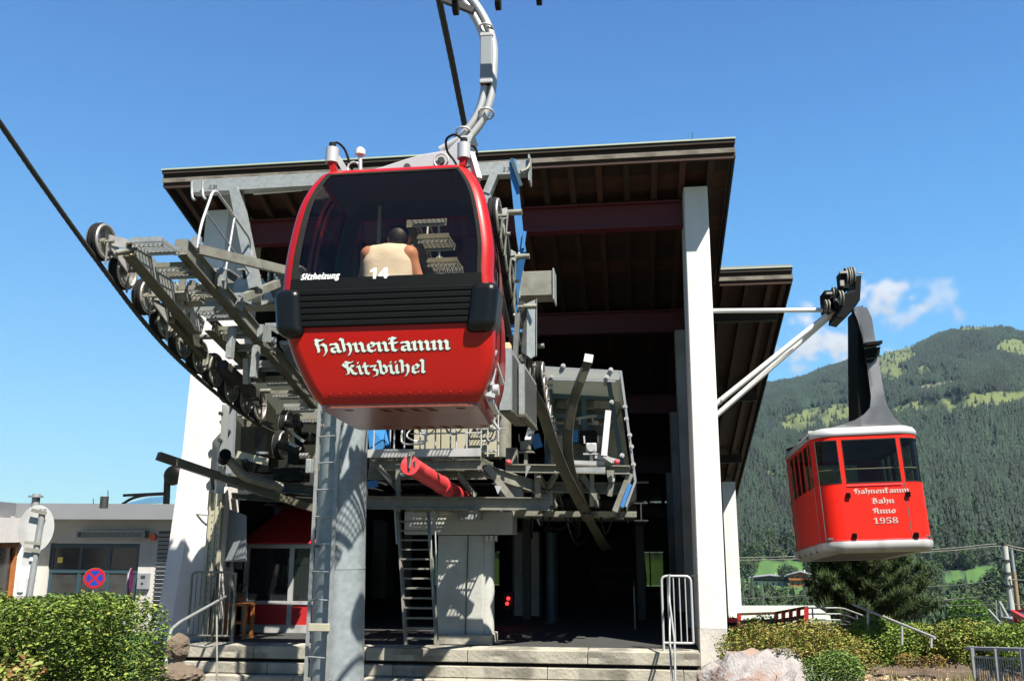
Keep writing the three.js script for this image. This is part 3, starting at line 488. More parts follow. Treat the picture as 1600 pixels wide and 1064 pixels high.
{
  const G = thing('gondola', 'red and black gondola number 14 hanging in front of the station', 'gondola', [-2.05, 3.4, ZC]);
  const YW0 = 4.56, YW1 = 5.685;
  const shell = (off, m, name) => obj(name, [
    patchG(0, 1, 3.475, YW0, 96, 18, off), patchG(0, 1, YW1, 5.8, 96, 4, off),
    patchG(0.2, 0.262, YW0, YW1, 8, 14, off), patchG(0.44, 0.506, YW0, YW1, 8, 14, off), patchG(0.694, 0.762, YW0, YW1, 8, 14, off), patchG(0.94, 1.0, YW0, YW1, 8, 14, off),
    (() => { const p = [], n = 48; for (let i = 0; i < n; i++) { const a = hullG(i / n, 5.8, off), b = hullG((i + 1) / n, 5.8, off); p.push(-2.12, 5.83 + off, ZC, ...a, ...b); } const g = new THREE.BufferGeometry(); g.setAttribute('position', new THREE.Float32BufferAttribute(p, 3)); g.computeVertexNormals(); g.setAttribute('uv', new THREE.Float32BufferAttribute(new Array(n * 6).fill(0), 2)); return g; })()], m, G);
  const body = shell(0, mt.redPaint, 'body'); shell(-0.035, mt.lining, 'lining');
  // underside with drain holes
  { const ring = []; for (let i = 0; i < 64; i++) { const p = hullG(i / 64, 3.475); ring.push([p[0], p[2]]); }
    const holes = []; const h = (x, z) => holes.push([x, z]); for (const z of [-7.6, -8.85]) { for (const i of [-1.5, -0.5, 0.5, 1.5]) h(-1.93 + i * 0.14, z); for (const i of [-1, 0, 1, 2]) h(-1.93 + i * 0.14 - 0.06, z - 0.1); h(-2.45, z); h(-1.45, z); }
    const g = ext(ring, 0, 0.03, 0, holes.map(([x, z]) => Array.from({ length: 12 }, (_, k) => [x + 0.045 * Math.cos(k / 12 * 6.283), z + 0.045 * Math.sin(k / 12 * 6.283)]))).rotateX(Math.PI / 2).translate(0, 3.475, 0);
    obj('underside', g, M([0.26, 0.07, 0.04], { v: 0.4, s: 1.3, rough: 0.3, phys: { clearcoat: 0.35, clearcoatRoughness: 0.15, specularIntensity: 0.6 } }), G);
    obj('inner_floor', bb(-2.7, -1.4, 3.86, 3.9, -8.95, -7.45), mt.lining, G); obj('belly_plate', bb(-2.5, -1.4, 3.5, 3.52, -8.85, -7.55), mt.black, G); }
  for (const [n, t0, t1] of [['front_window', 0, 0.2], ['rear_window', 0.506, 0.694]]) obj(n, patchG(t0, t1, YW0, YW1, 20, 12, -0.004), mt.glassTint, G, { uv: true });
  for (const [t0, t1] of [[0.262, 0.33], [0.372, 0.44], [0.762, 0.83], [0.872, 0.94]]) obj('side_window', patchG(t0, t1, YW0, YW1, 8, 12, -0.004), mt.glassTint, G, { uv: true });
  for (const [t0, t1] of [[0.33, 0.372], [0.83, 0.872]]) obj('door_frame', [patchG(t0, t0 + 0.016, 3.6, 5.68, 3, 24, 0.012), patchG(t1 - 0.016, t1, 3.6, 5.68, 3, 24, 0.012)], mt.redPaint, G);
  for (const t of [0.349, 0.849]) obj('door_seal', patchG(t - 0.003, t + 0.005, 3.6, 5.68, 3, 24, 0.004), mt.rubber, G);
  for (const t of [0.268, 0.43, 0.768, 0.93]) obj('door_seal', patchG(t, t + 0.004, 3.62, 5.66, 2, 24, 0.006), mt.rubber, G);
  obj('window_seal', [patchG(-0.003, 0.006, YW0, YW1, 3, 16, 0.006), patchG(0.197, 0.203, YW0, YW1, 3, 16, 0.006), patchG(-0.003, 0.204, YW1 - 0.012, YW1 + 0.01, 24, 2, 0.006)], mt.rubber, G);
  obj('window_seal', patchG(-0.003, 0.204, 4.44, YW0 + 0.02, 24, 3, 0.007), mt.black, G);
  // bumper
  const bp = obj('bumper', patchG(-0.01, 0.21, 4.135, 4.46, 24, 6, 0.012), mt.black, G);
  for (let k = 0; k < 6; k++) { const y = 4.165 + k * 0.056, z = secAt(y)[2]; obj('rib', rb(-2.07, y, z + 0.012, 1.6, 0.05, 0.022, 0.01, 2), mt.black, bp); }
  for (const s of [-1, 1]) { const c = rb(-2.075 + s * 0.875, 4.27, -7.45, 0.25, 0.44, 0.42, 0.085, 5); const p = c.attributes.position; for (let i = 0; i < p.count; i++) { const dy = p.getY(i) - 4.27; if (dy < -0.05) p.setX(i, p.getX(i) + (dy + 0.05) * s * 0.32 ); } c.computeVertexNormals(); obj('bumper_end', c, M([0.006, 0.0065, 0.006], { v: 0.15, s: 0.5, rough: 0.28, phys: { specularIntensity: 0.5 } }), bp); }
  for (const y of [3.56]) for (let k = 0; k < 14; k++) obj('rivet', new THREE.SphereGeometry(0.008, 6, 4).translate(...hullG(0.012 + k * 0.0135, y, 0.002)), mt.redPaint, G);
  // print on the red panel and on the window
  const panelText = printed(1024, 512, (x, w, h, mask) => {
    const rows = [['Hahnenkamm', 190, 82], ['Kitzbühel', 385, 77]];
    for (const [s, y, size] of rows) { const x0 = w / 2 - 58 - penWidth(s) * size / 2; x.fillStyle = mask ? '#fff' : '#16201c'; penText(x, s, x0 + 2, y + 2, size, 0.34, 3.5); x.fillStyle = mask ? '#fff' : '#bcc3b8'; penText(x, s, x0, y, size, 0.34); }
  });
  obj('lettering', patchG(0.018, 0.182, 3.6, 4.1, 20, 8, 0.004), panelText, G, { uv: true });
  const wt = printed(1024, 128, (x, w, h, mask) => {
    x.textBaseline = 'alphabetic'; const W = mask ? '#fff' : '#f4f4f0';
    x.fillStyle = W; x.font = 'italic bold 58px sans-serif'; x.textAlign = 'left'; x.save(); x.translate(28, 98); x.scale(0.70, 1); x.fillText('Sitzheizung', 0, 0); x.restore();
    x.font = 'bold 104px sans-serif'; x.textAlign = 'center'; x.fillText('14', 478, 108);
    x.fillStyle = mask ? '#fff' : '#000'; x.font = 'bold 60px sans-serif'; x.save(); x.translate(880, 92); x.scale(1.15, 1); x.fillText('CWA', 0, 0); x.restore();
  }, { base: '#eee' });
  obj('lettering', patchG(0.004, 0.196, 4.53, 4.70, 24, 3, 0.012), wt, G, { uv: true });
  // benches
  for (const z of [-7.72, -8.72]) { obj('bench', [rb(-2.09, 4.28, z + (z > -8 ? -0.06 : 0.06), 1.45, 0.08, 0.42, 0.03), bb(-2.7, -1.48, 3.9, 4.24, z - 0.04, z + 0.04)], mt.steelDark, G); }
  obj('grab_pole', rod([-2.5, 3.9, -8.5], [-2.5, 5.7, -8.5], 0.018), mt.silver, G);
  // roof gear
  const plate = obj('hanger_foot', ext([[-2.53, 5.9, -8.1], [-2.36, 5.94, -8.1], [-2.12, 6.01, -8.1], [-1.95, 6.05, -8.1], [-1.7, 6.08, -8.1], [-1.57, 6.22, -8.1], [-1.44, 6.23, -8.1], [-1.54, 6.01, -8.1], [-1.55, 5.86, -8.1]], -8.06, -8.32, 0.012), mt.silver, G);
  for (const p of [[-2.1, 5.91, -8.05], [-1.8, 5.92, -8.05], [-1.76, 5.96, -8.05]]) obj('bolt', cyl(p, [0, 0, 1], 0.035, 0.05, 12), mt.steelDark, plate);
  const hp = [[-1.79, 6.11, -8.2], [-1.65, 6.19, -8.2], [-1.5, 6.33, -8.2], [-1.39, 6.51, -8.2], [-1.33, 6.72, -8.2], [-1.31, 6.98, -8.2], [-1.31, 7.24, -8.2], [-1.36, 7.46, -8.2], [-1.47, 7.69, -8.2], [-1.6, 7.88, -8.2], [-1.86, 8.34, -8.2]];
  const curve = new THREE.CatmullRomCurve3(hp.map(V), false, 'centripetal');
  const off = (d) => { const n = 60, pts = []; for (let i = 0; i <= n; i++) { const p = curve.getPoint(i / n), t = curve.getTangent(i / n); pts.push(new THREE.Vector3(p.x + t.y * d, p.y - t.x * d, p.z)); } return new THREE.TubeGeometry(new THREE.CatmullRomCurve3(pts), 70, 0.044, 4, false); };
  const hang = obj('hanger', [off(0.038), off(-0.038)], mt.silver, G);
  obj('sleeve', rb(-1.335, 7.09, -8.2, 0.125, 0.56, 0.15, 0.012), mt.greyPanel, hang);
  for (const y of [6.83, 7.35]) obj('sleeve_clamp', rb(-1.335, y, -8.2, 0.135, 0.04, 0.16, 0.01), mt.silver, hang);
  for (const p of [[-1.57, 6.32, -8.1], [-1.34, 6.51, -8.1], [-1.35, 7.45, -8.1]]) obj('weld_band', new THREE.TorusGeometry(0.075, 0.012, 6, 12).rotateX(1.2).translate(p[0], p[1], -8.2), mt.silverDirty, hang);
  const grip = obj('rope_grip', [rb(-1.95, 8.47, -8.2, 0.16, 0.2, 0.55, 0.03), bar([-1.9, 8.36, -8.5], [-1.9, 8.36, -7.7], 0.07, 0.09), bar([-1.62, 8.2, -8.2], [-1.95, 8.42, -8.2], 0.16, 0.16)], mt.steelDark, G);
  for (const p of [[-1.61, 7.53, -7.9], [-1.15, 7.42, -7.7], [-0.75, 7.44, -7.7]]) { obj('grip_roller', tube2([p[0], p[1], p[2]], 0.075, 0.02, 0.05), mt.rubber, grip); }
  obj('grip_arm', [bar([-1.64, 7.59, -7.8], [-0.71, 7.56, -7.8], 0.05, 0.06), bar([-1.78, 7.71, -8], [-1.44, 7.54, -8], 0.06, 0.06)], mt.steelDark, grip);
  const dev = (c, post, lean) => { const d = obj('lock_sensor', [cyl(c, [0, 1, 0], 0.062, 0.15, 20)], mt.silver, G); obj('cap', cyl(add(c, [0, 0.1, 0]), [0, 1, 0], 0.034, 0.06, 14), mt.rubber, d); obj('post', [bar(post, add(c, [0, -0.07, 0]), 0.07, 0.06)], mt.redPaint, d); return d; };
  const a = dev([-2.77, 5.94, -7.75], [-2.73, 5.75, -7.75]), b = dev([-1.48, 5.91, -7.75], [-1.49, 5.75, -7.75]);
  obj('cable', pathTube([[-2.77, 6.04, -7.75], [-2.75, 6.1, -7.8], [-2.69, 6.06, -7.85], [-2.64, 5.92, -7.9], [-2.62, 5.85, -7.95]], 0.012, 24), mt.rubber, a);
  obj('cable', pathTube([[-1.48, 6.02, -7.75], [-1.58, 6.11, -7.8], [-1.67, 6.09, -7.85], [-1.67, 5.99, -7.9], [-1.61, 5.9, -7.9], [-1.56, 5.81, -7.9]], 0.012, 30), mt.rubber, b);
  obj('cable', pathTube([[-1.46, 6.04, -7.9], [-1.42, 6.06, -8], [-1.4, 6, -8.05], [-1.45, 5.91, -8.05], [-1.5, 5.85, -8]], 0.011, 24), mt.rubber, b);
  obj('strut', bar([-2.73, 5.94, -7.8], [-2.63, 5.77, -7.8], 0.06, 0.05), mt.silver, a); obj('strut', bar([-1.43, 5.92, -7.85], [-1.33, 5.59, -7.7], 0.05, 0.07), mt.silverDirty, b);
  const an = obj('antenna', rod([-2.53, 5.8, -7.9], [-2.54, 6.02, -7.9], 0.02), mt.silver, G); obj('antenna_cap', [cyl([-2.54, 6.03, -7.9], [0, 1, 0], 0.05, 0.05, 16), cyl([-2.54, 6.06, -7.9], [0, 1, 0], 0.03, 0.03, 12)], mt.whitePaint, an);
  obj('coil', [ring([-2.6, 5.87, -7.9], 0.06, 0.012, 'z'), ring([-1.74, 5.92, -7.95], 0.07, 0.009, 'z')], mt.silver, G);
  // folding step and ski rack on the right flank
  const rk = obj('ski_rack', [bar([-1.14, 3.95, -7.6], [-1.3, 3.58, -7.6], 0.05, 0.035), bar([-1.3, 3.58, -7.6], [-1.2, 3.58, -7.8], 0.05, 0.035), bar([-1.19, 3.83, -7.8], [-1.23, 3.58, -7.75], 0.035, 0.03), bar([-1.26, 3.67, -7.6], [-1.19, 3.68, -7.75], 0.03, 0.03), bar([-1.19, 3.92, -7.8], [-1.2, 3.79, -8.4], 0.04, 0.03), bar([-1.22, 3.54, -7.8], [-1.27, 3.52, -8.5], 0.05, 0.03)], mt.silver, G);
  obj('latch', [cyl([-1.19, 3.65, -7.9], [1, 0, 0], 0.05, 0.06, 14), bar([-1.29, 3.44, -8.3], [-1.23, 3.35, -8.4], 0.02, 0.02)], mt.silverDirty, rk);
  // passenger
  const bones = (list, cell, pad = 0.06, kk = 0.03) => { // list of [a, b, ra, rb]
    const lo = [1e9, 1e9, 1e9], hi = [-1e9, -1e9, -1e9]; for (const [p, q, r1, r2] of list) for (const [c, r] of [[p, r1], [q, r2]]) for (let k = 0; k < 3; k++) { lo[k] = Math.min(lo[k], c[k] - r - pad); hi[k] = Math.max(hi[k], c[k] + r + pad); }
    const size = Math.max(hi[0] - lo[0], hi[1] - lo[1], hi[2] - lo[2]), n = Math.ceil(size / cell), mc = new MarchingCubes(n, mt.skin, false, false, 400000); mc.isolation = 0;
    const h = size / n; for (let k = 0; k < n; k++) for (let j = 0; j < n; j++) for (let i = 0; i < n; i++) {
      const x = lo[0] + i * h, y = lo[1] + j * h, z = lo[2] + k * h; let s = 0;
      for (const [p, q, r1, r2, fl] of list) { const ux = q[0] - p[0], uy = q[1] - p[1], uz = q[2] - p[2], L = ux * ux + uy * uy + uz * uz || 1e-9, t = clamp(((x - p[0]) * ux + (y - p[1]) * uy + (z - p[2]) * uz) / L, 0, 1), dz = (z - p[2] - t * uz) * (fl || 1), d = Math.hypot(x - p[0] - t * ux, y - p[1] - t * uy, dz) - lerp(r1, r2, t); s += Math.exp(-d / kk); }
      mc.field[i + j * n + k * n * n] = kk * Math.log(s + 1e-30);
    }
    mc.update(); const c = mc.count, g = new THREE.BufferGeometry(), P = new Float32Array(c * 3); for (let i = 0; i < c; i++) for (let k = 0; k < 3; k++) P[i * 3 + k] = lo[k] + (mc.positionArray[i * 3 + k] + 1) / 2 * size;
    g.setAttribute('position', new THREE.BufferAttribute(P, 3)); g.setAttribute('normal', new THREE.BufferAttribute(mc.normalArray.slice(0, c * 3), 3)); g.computeVertexNormals(); const m = mergeVertices((g.deleteAttribute('normal'), g), 1e-4); m.computeVertexNormals(); return m;
  };
  const P = thing('person', 'dark-haired passenger in a cream sleeveless top, seen from behind in gondola 14', 'person', [-2.2, 4.32, -7.85]);
  const px = -2.21, z0 = -7.86, sh = [[px - 0.19, 4.965, z0], [px + 0.20, 4.955, z0]];
  const torso = [[[px, 4.43, z0 - 0.02], [px, 4.62, z0], 0.15, 0.155, 1.25], [[px - 0.09, 4.5, z0], [px - 0.11, 4.86, z0], 0.13, 0.125, 1.2], [[px + 0.09, 4.5, z0], [px + 0.11, 4.86, z0], 0.13, 0.125, 1.2], [[px, 4.6, z0], [px, 4.92, z0], 0.14, 0.12, 1.2], [sh[0], sh[1], 0.075, 0.075]];
  const arms = [[sh[1], [px + 0.29, 4.70, z0 - 0.05], 0.068, 0.05], [[px + 0.29, 4.70, z0 - 0.05], [px + 0.2, 4.55, z0 - 0.26], 0.046, 0.034], [sh[0], [px - 0.27, 4.70, z0 - 0.08], 0.066, 0.05], [[px - 0.27, 4.70, z0 - 0.08], [px - 0.16, 4.54, z0 - 0.28], 0.046, 0.034]];
  for (const s of [0, 1]) { const h = s ? [px + 0.2, 4.55, z0 - 0.26] : [px - 0.16, 4.54, z0 - 0.28], d = s ? -1 : 1; arms.push([h, add(h, [d * 0.01, -0.03, -0.07]), 0.036, 0.036]); for (let f = 0; f < 4; f++) { const a0 = add(h, [(f - 1.5) * 0.02, -0.03, -0.08]), a1 = add(a0, [0, -0.012, -0.045 + Math.abs(f - 1.5) * 0.006]); arms.push([a0, a1, 0.011, 0.01], [a1, add(a1, [0, -0.03, -0.02]), 0.01, 0.009]); } arms.push([add(h, [d * 0.03, -0.02, -0.02]), add(h, [d * 0.055, -0.035, -0.06]), 0.013, 0.01]); }
  const hd = [px + 0.075, 5.125, z0 - 0.09];
  const head = [[[px + 0.02, 4.95, z0 - 0.02], add(hd, [0, -0.05, 0.0]), 0.062, 0.06], [add(hd, [0, 0.03, 0.015]), add(hd, [0, 0.02, -0.02]), 0.095, 0.085], [add(hd, [0, -0.05, -0.05]), add(hd, [0, -0.07, -0.06]), 0.06, 0.045], [add(hd, [0, -0.015, -0.105]), add(hd, [0, -0.025, -0.118]), 0.014, 0.014], [add(hd, [0.092, -0.01, -0.01]), add(hd, [0.098, 0.02, 0.0]), 0.016, 0.02], [add(hd, [-0.092, -0.01, -0.01]), add(hd, [-0.098, 0.02, 0.0]), 0.016, 0.02]];
  const legs = [-1, 1].flatMap((s) => [[[px + s * 0.1, 4.41, z0 - 0.02], [px + s * 0.13, 4.43, z0 - 0.46], 0.095, 0.07], [[px + s * 0.13, 4.43, z0 - 0.46], [px + s * 0.13, 4.0, z0 - 0.46], 0.065, 0.045], [[px + s * 0.13, 3.95, z0 - 0.46], [px + s * 0.14, 3.93, z0 - 0.6], 0.042, 0.035]]);
  const bodyM = obj('body', bones([...torso, ...arms, ...head, ...legs], 0.014, 0.06, 0.014), mt.skin, P);
  const grow = (L, d) => L.map(([a, b, r, s, f]) => [a, b, r + d, s + d, f]);
  obj('sleeveless_top', bones(grow(torso.slice(0, 4), 0.012).concat([[[px - 0.14, 4.975, z0], [px + 0.14, 4.975, z0], 0.075, 0.075]]), 0.014, 0.06, 0.02), mt.shirt, bodyM);
  obj('trousers', bones(grow(legs, 0.012).concat([[[px - 0.06, 4.43, z0 - 0.02], [px + 0.06, 4.43, z0 - 0.02], 0.15, 0.15]]), 0.016, 0.06, 0.016), mt.trousers, bodyM);
  obj('hair', bones([[add(hd, [0, 0.045, 0.02]), add(hd, [0, 0.03, 0.03]), 0.1, 0.1], [add(hd, [0, -0.03, 0.045]), add(hd, [0, -0.06, 0.05]), 0.07, 0.055], [add(hd, [0, 0.07, -0.05]), add(hd, [0, 0.08, -0.03]), 0.06, 0.07]], 0.01, 0.03, 0.012), mt.hair, bodyM);
  for (const s of [-1, 1]) obj('eye', new THREE.SphereGeometry(0.012, 10, 8).translate(hd[0] + s * 0.033, hd[1] + 0.005, hd[2] - 0.075), mt.whitePaint, bodyM);
}

// ---------- left: low white building, hedge, signs ----------
{
  const zB = -28, X0 = -19.85, X1 = -13.2;
  const B = thing('garage_building', 'low white flat-roofed garage with blue roller door left of the station', 'garage', [-17, -0.6, -29]);
  // walls around the openings of the front
  const yT = 2.95, yD = 2.17, dx0 = -19.02, dx1 = -15.88;
  obj('wall', [bb(X0, dx0, -0.6, yT, zB, zB - 0.3), bb(dx0, dx1, yD, yT, zB, zB - 0.3), bb(dx1, X1, -0.6, yT, zB, zB - 0.3)], mt.plasterGrey, B);
  obj('wall', [bb(X1 - 0.3, X1, -0.6, yT, zB - 0.302, zB - 9), bb(X0, X1, -0.6, yT, zB - 9, zB - 9.3)], mt.plaster, B);
  // left wing comes forward at an angle
  const a = [X0, 0, zB], b = [-18.6, 0, -21], u = [b[0] - a[0], 0, b[2] - a[2]], L = Math.hypot(u[0], u[2]); const w = (t, y) => [a[0] + u[0] / L * t, y, a[2] + u[2] / L * t], nrm = [u[2] / L * 0.3, 0, -u[0] / L * 0.3];
  const quad = (t0, t1, y0, y1, s = 1) => slabOf([w(t0, y0), w(t1, y0), w(t1, y1), w(t0, y1)], nrm.map((x) => x * s));
  const m = 0.9, n2 = 2.9;
  obj('wall', [quad(0.02, m, -0.6, yT), quad(m, n2, 2.2, yT), quad(n2, L, -0.6, yT)], mt.plaster, B);
  const dr = obj('door', [quad(m, m + 0.16, -0.6, 2.19, 0.5), quad(n2 - 0.16, n2, -0.6, 2.19, 0.5), quad(m + 0.16, n2 - 0.16, 2.04, 2.19, 0.5)], mt.orangeWood, B, { label: 'orange-brown wooden door frame at the left edge' });
  obj('pane', quad(m + 0.16, n2 - 0.16, -0.5, 2.04, 0.2), mt.glassDoor, dr);
  // roof slab with grey fascia
  obj('roof', [slabOf([[X0, yT + 0.02, zB + 0.75], [X1 + 0.3, yT - 0.02, zB + 0.75], [X1 + 0.3, yT - 0.02, zB - 9.4], [X0, yT + 0.02, zB - 9.4]], [0, 0.05, 0]), slabOf([[X0 - 0.005, yT + 0.02, zB + 0.75], [X0 - 0.005, yT + 0.02, zB - 9.4], [-26, yT, zB - 9.4], [-26, yT, -20.5], [-17.9, yT + 0.03, -20.5]], [0, 0.05, 0])], mt.plaster, B);
  obj('fascia', [slabOf([[X0, yT - 0.02, zB + 0.77], [X1 + 0.32, yT - 0.05, zB + 0.77], [X1 + 0.32, 3.37, zB + 0.77], [X0, 3.44, zB + 0.77]], [0, 0, -0.14])], mt.slab, B);
  obj('fascia', [slabOf([[X0 - 0.005, yT - 0.02, zB + 0.76], [-17.85, yT - 0.02, -20.5], [-17.85, 3.42, -20.5], [X0 - 0.005, 3.44, zB + 0.76]], [-0.14, 0, 0.0])], mt.slab, B);
  // roller door
  const D = obj('garage_door', bb(dx0, dx1, -0.4, yD - 0.01, zB - 0.12, zB - 0.16), mt.teal, B);
  const c = [0, 1, 2, 3].map((i) => lerp(dx0 + 0.06, dx1 - 0.06, i / 3)), r = [-0.3, 0.5, 1.28, 2.08];
  obj('frame', [...c.map((x) => bb(x - 0.06, x + 0.06, -0.4, yD - 0.02, zB - 0.07, zB - 0.118)), ...r.map((y) => bb(dx0 + 0.005, dx1 - 0.005, y - 0.06, y + 0.06, zB - 0.06, zB - 0.119))], mt.teal, D);
  for (let i = 0; i < 3; i++) for (let j = 0; j < 3; j++) obj('pane', bb(c[i] + 0.06, c[i + 1] - 0.06, r[j] + 0.06, r[j + 1] - 0.06, zB - 0.09, zB - 0.117), mt.glassDoor, D);
  obj('notice', bx(-18.66, 1.63, zB - 0.06, 0.18, 0.18, 0.02), plain([0.6, 0.5, 0.12]), D);
  // slatted shutter between the door and the pillar
  const S = obj('shutter', bb(-15.25, -14.6, -0.4, 2.55, zB + 0.01, zB + 0.03), mt.steelDark, B); for (let y = -0.3; y < 2.5; y += 0.13) obj('slat', bx(-14.925, y, zB + 0.05, 0.63, 0.1, 0.025, 0.5), mt.greyPanel, S);
  obj('notice_box', rb(-15.62, 0.98, zB + 0.06, 0.4, 0.5, 0.09, 0.015), mt.greyPanel, B); obj('dial', [bb(-15.7, -15.55, 1.07, 1.16, zB + 0.107, zB + 0.115), bb(-15.68, -15.6, 0.88, 0.94, zB + 0.107, zB + 0.115)], mt.steelDark, B);
  const H = obj('door_heater', [bb(-17.97, -15.6, 2.52, 2.56, zB + 0.02, zB + 0.3), bb(-17.97, -15.6, 2.33, 2.36, zB + 0.02, zB + 0.26), bb(-17.97, -17.93, 2.36, 2.52, zB + 0.02, zB + 0.28), bb(-15.64, -15.6, 2.36, 2.52, zB + 0.02, zB + 0.28)], mt.galv, B);
  for (let i = 0; i < 28; i++) obj('grille_bar', bb(-17.9 + i * 0.081, -17.885 + i * 0.081, 2.36, 2.52, zB + 0.25, zB + 0.265), mt.galv, H);
  obj('reflector', bb(-17.92, -15.65, 2.37, 2.51, zB + 0.1, zB + 0.12), mt.concretePale, H);
  obj('warning_lamp', cyl([-15.42, 2.36, zB + 0.06], [0, 0, 1], 0.11, 0.1, 20), mt.orange, B);
  const v = obj('roof_vent', cyl([-17.28, 3.39, -24.53], [0, 1, 0], 0.11, 0.4, 14), mt.galv, B); obj('vent_cap', cyl([-17.29, 3.52, -24.52], [0, 1, 0], 0.2, 0.05, 16), mt.galv, v);
  obj('chimney', cyl([-15.75, 3.38, -25.53], [0, 1, 0], 0.12, 0.35, 12), mt.steelDark, B);
  obj('mast', [rod([-16, 3.32, -25.38], [-16.01, 3.49, -25.37], 0.012), rod([-15.66, 3.33, -25.59], [-15.69, 3.74, -25.57], 0.012)], mt.steelDark, B);
  // black post with a bracket behind the roof edge
  const K = thing('bracket_post', 'black post with curved bracket arm and round cowl behind the garage roof', 'post', [-15, 3.2, -29]);
  obj('post', bar([-15.62, 3.3, -29], [-15.67, 4.43, -29], 0.16, 0.16), mt.black, K); obj('arm', [bar([-17.21, 3.75, -29], [-15.69, 3.81, -29], 0.07, 0.09), pathTube([[-17.23, 3.45, -29], [-16.9, 3.64, -29], [-16.44, 3.75, -29], [-15.73, 3.79, -29]], 0.05, 20)], mt.black, K);
  obj('cowl', new THREE.SphereGeometry(0.34, 20, 14).scale(1, 1, 0.5).translate(...[-15.46, 4.41, -29]), mt.black, K);
  obj('skylight', slabOf([[-17.82, 3.45, -30], [-16.1, 3.53, -30], [-16.56, 3.79, -31], [-17.44, 3.73, -31]], [0, 0.04, 0]), mt.glassClear, K);
}
// ---- signs ----
function discPrint(draw) { const m = printed(256, 256, draw, { base: '#888' }); return m; }
function noStop(p, turn, label, poleH) {
  const t = thing('no_stopping_sign', label, 'road sign', [p[0], p[1] - poleH, p[2]], 'no stopping signs by the garage');
  origin.set(t, [0, 0, 0]);
  obj('pole', rod([0, 0, 0], [0, poleH + 0.2, 0], 0.03), mt.galv, t);
  const d = obj('sign_plate', cyl([0, poleH, 0.045], [0, 0, 1], 0.3, 0.012, 36), mt.greyPanel, t);
  const g = new THREE.CircleGeometry(0.298, 36).translate(0, poleH, 0.055);
  obj('sign_face', g, discPrint((x, w, h, mask) => { x.fillStyle = mask ? '#fff' : '#8f1018'; x.beginPath(); x.arc(128, 128, 127, 0, 7); x.fill(); if (mask) return; x.fillStyle = '#16307f'; x.beginPath(); x.arc(128, 128, 98, 0, 7); x.fill(); x.strokeStyle = '#8f1018'; x.lineWidth = 27; x.beginPath(); x.moveTo(58, 58); x.lineTo(198, 198); x.moveTo(198, 58); x.lineTo(58, 198); x.stroke(); }), d, { uv: true });
  t.rotation.y = turn; return t;
}
noStop([-16.07, 1.16, -25.92], 0.63, 'round red and blue no-stopping sign seen face on before the blue door', 2.2);
noStop([-10.76, 1.41, -18.61], 1.93, 'round no-stopping sign seen almost edge on beside the hedge', 2.2);
{
  const t = thing('road_sign', 'back of a round road sign on a leaning grey post above the hedge', 'road sign', [-8.61, 1.37, -12.28]);
  obj('post', rod([-8.61, 1.28, -12.29], [-8.55, 2.76, -12.32], 0.045, 14), mt.galv, t);
  const c = [-8.63, 2.48, -12.33], d = new THREE.CylinderGeometry(0.3, 0.3, 0.015, 36).rotateX(Math.PI / 2).scale(0.78, 1.12, 1).rotateY(0.55).translate(...c); obj('sign_plate', d, mt.silverDirty, t);
  obj('clamp', [bar([-8.65, 2.74, -12.2], [-8.48, 2.69, -12.31], 0.03, 0.05), bar([-8.67, 2.19, -12.18], [-8.5, 2.15, -12.3], 0.03, 0.05), bar([-8.68, 2.28, -12.17], [-8.5, 2.26, -12.3], 0.03, 0.04)], mt.galvOld, t);
  obj('number_plate', slabOf([[-8.72, 2.15, -12.21], [-8.56, 2.13, -12.32], [-8.56, 1.94, -12.32], [-8.71, 1.95, -12.21]], [0, 0, -0.01]), mt.silverDirty, t); obj('sticker', slabOf([[-8.62, 2.07, -12.24], [-8.58, 2.07, -12.27], [-8.58, 2.02, -12.26], [-8.62, 2.02, -12.24]], [0, 0, -0.004]), mt.whitePaint, t);
  const k = thing('pillar_box', 'small white box with a pointed top beside the leaning sign post', 'box', [-9.85, 1.44, -13.85]);
  obj('body', ext([[-9.95, 1.42, -13.79], [-9.76, 1.42, -13.92], [-9.77, 1.71, -13.91], [-9.83, 1.73, -13.87], [-9.91, 1.91, -13.81], [-9.94, 1.75, -13.79]].map((p) => [p[0], p[1]]), [-9.89, 1.74, -13.82][2] - 0.3, [-9.89, 1.74, -13.82][2], 0.01), mt.plaster, k);
  obj('door', ext([[-9.87, 1.49, -13.82], [-9.77, 1.49, -13.89], [-9.77, 1.68, -13.89], [-9.88, 1.7, -13.81]].map((p) => [p[0], p[1]]), [-9.89, 1.74, -13.82][2] + 0.002, [-9.89, 1.74, -13.82][2] + 0.02), mt.whitePaint, k);
}
// ---- leaves ----
function leafGeo(fold = 0.25, wide = 0.5) { const g = new THREE.BufferGeometry(); g.setAttribute('position', new THREE.Float32BufferAttribute([0, 0, 0, wide * 0.5, fold * 0.5, 0.5, 0, 0, 1, 0, 0, 0, 0, 0, 1, -wide * 0.5, fold * 0.5, 0.5], 3)); g.computeVertexNormals(); return g; }
const leaf = leafGeo(), leafPhys = new THREE.MeshPhysicalMaterial({ color: 0xffffff, roughness: 0.55, side: THREE.DoubleSide, transmission: 0.0, specularIntensity: 0.35 });
const twigMat = mt.woodDark;
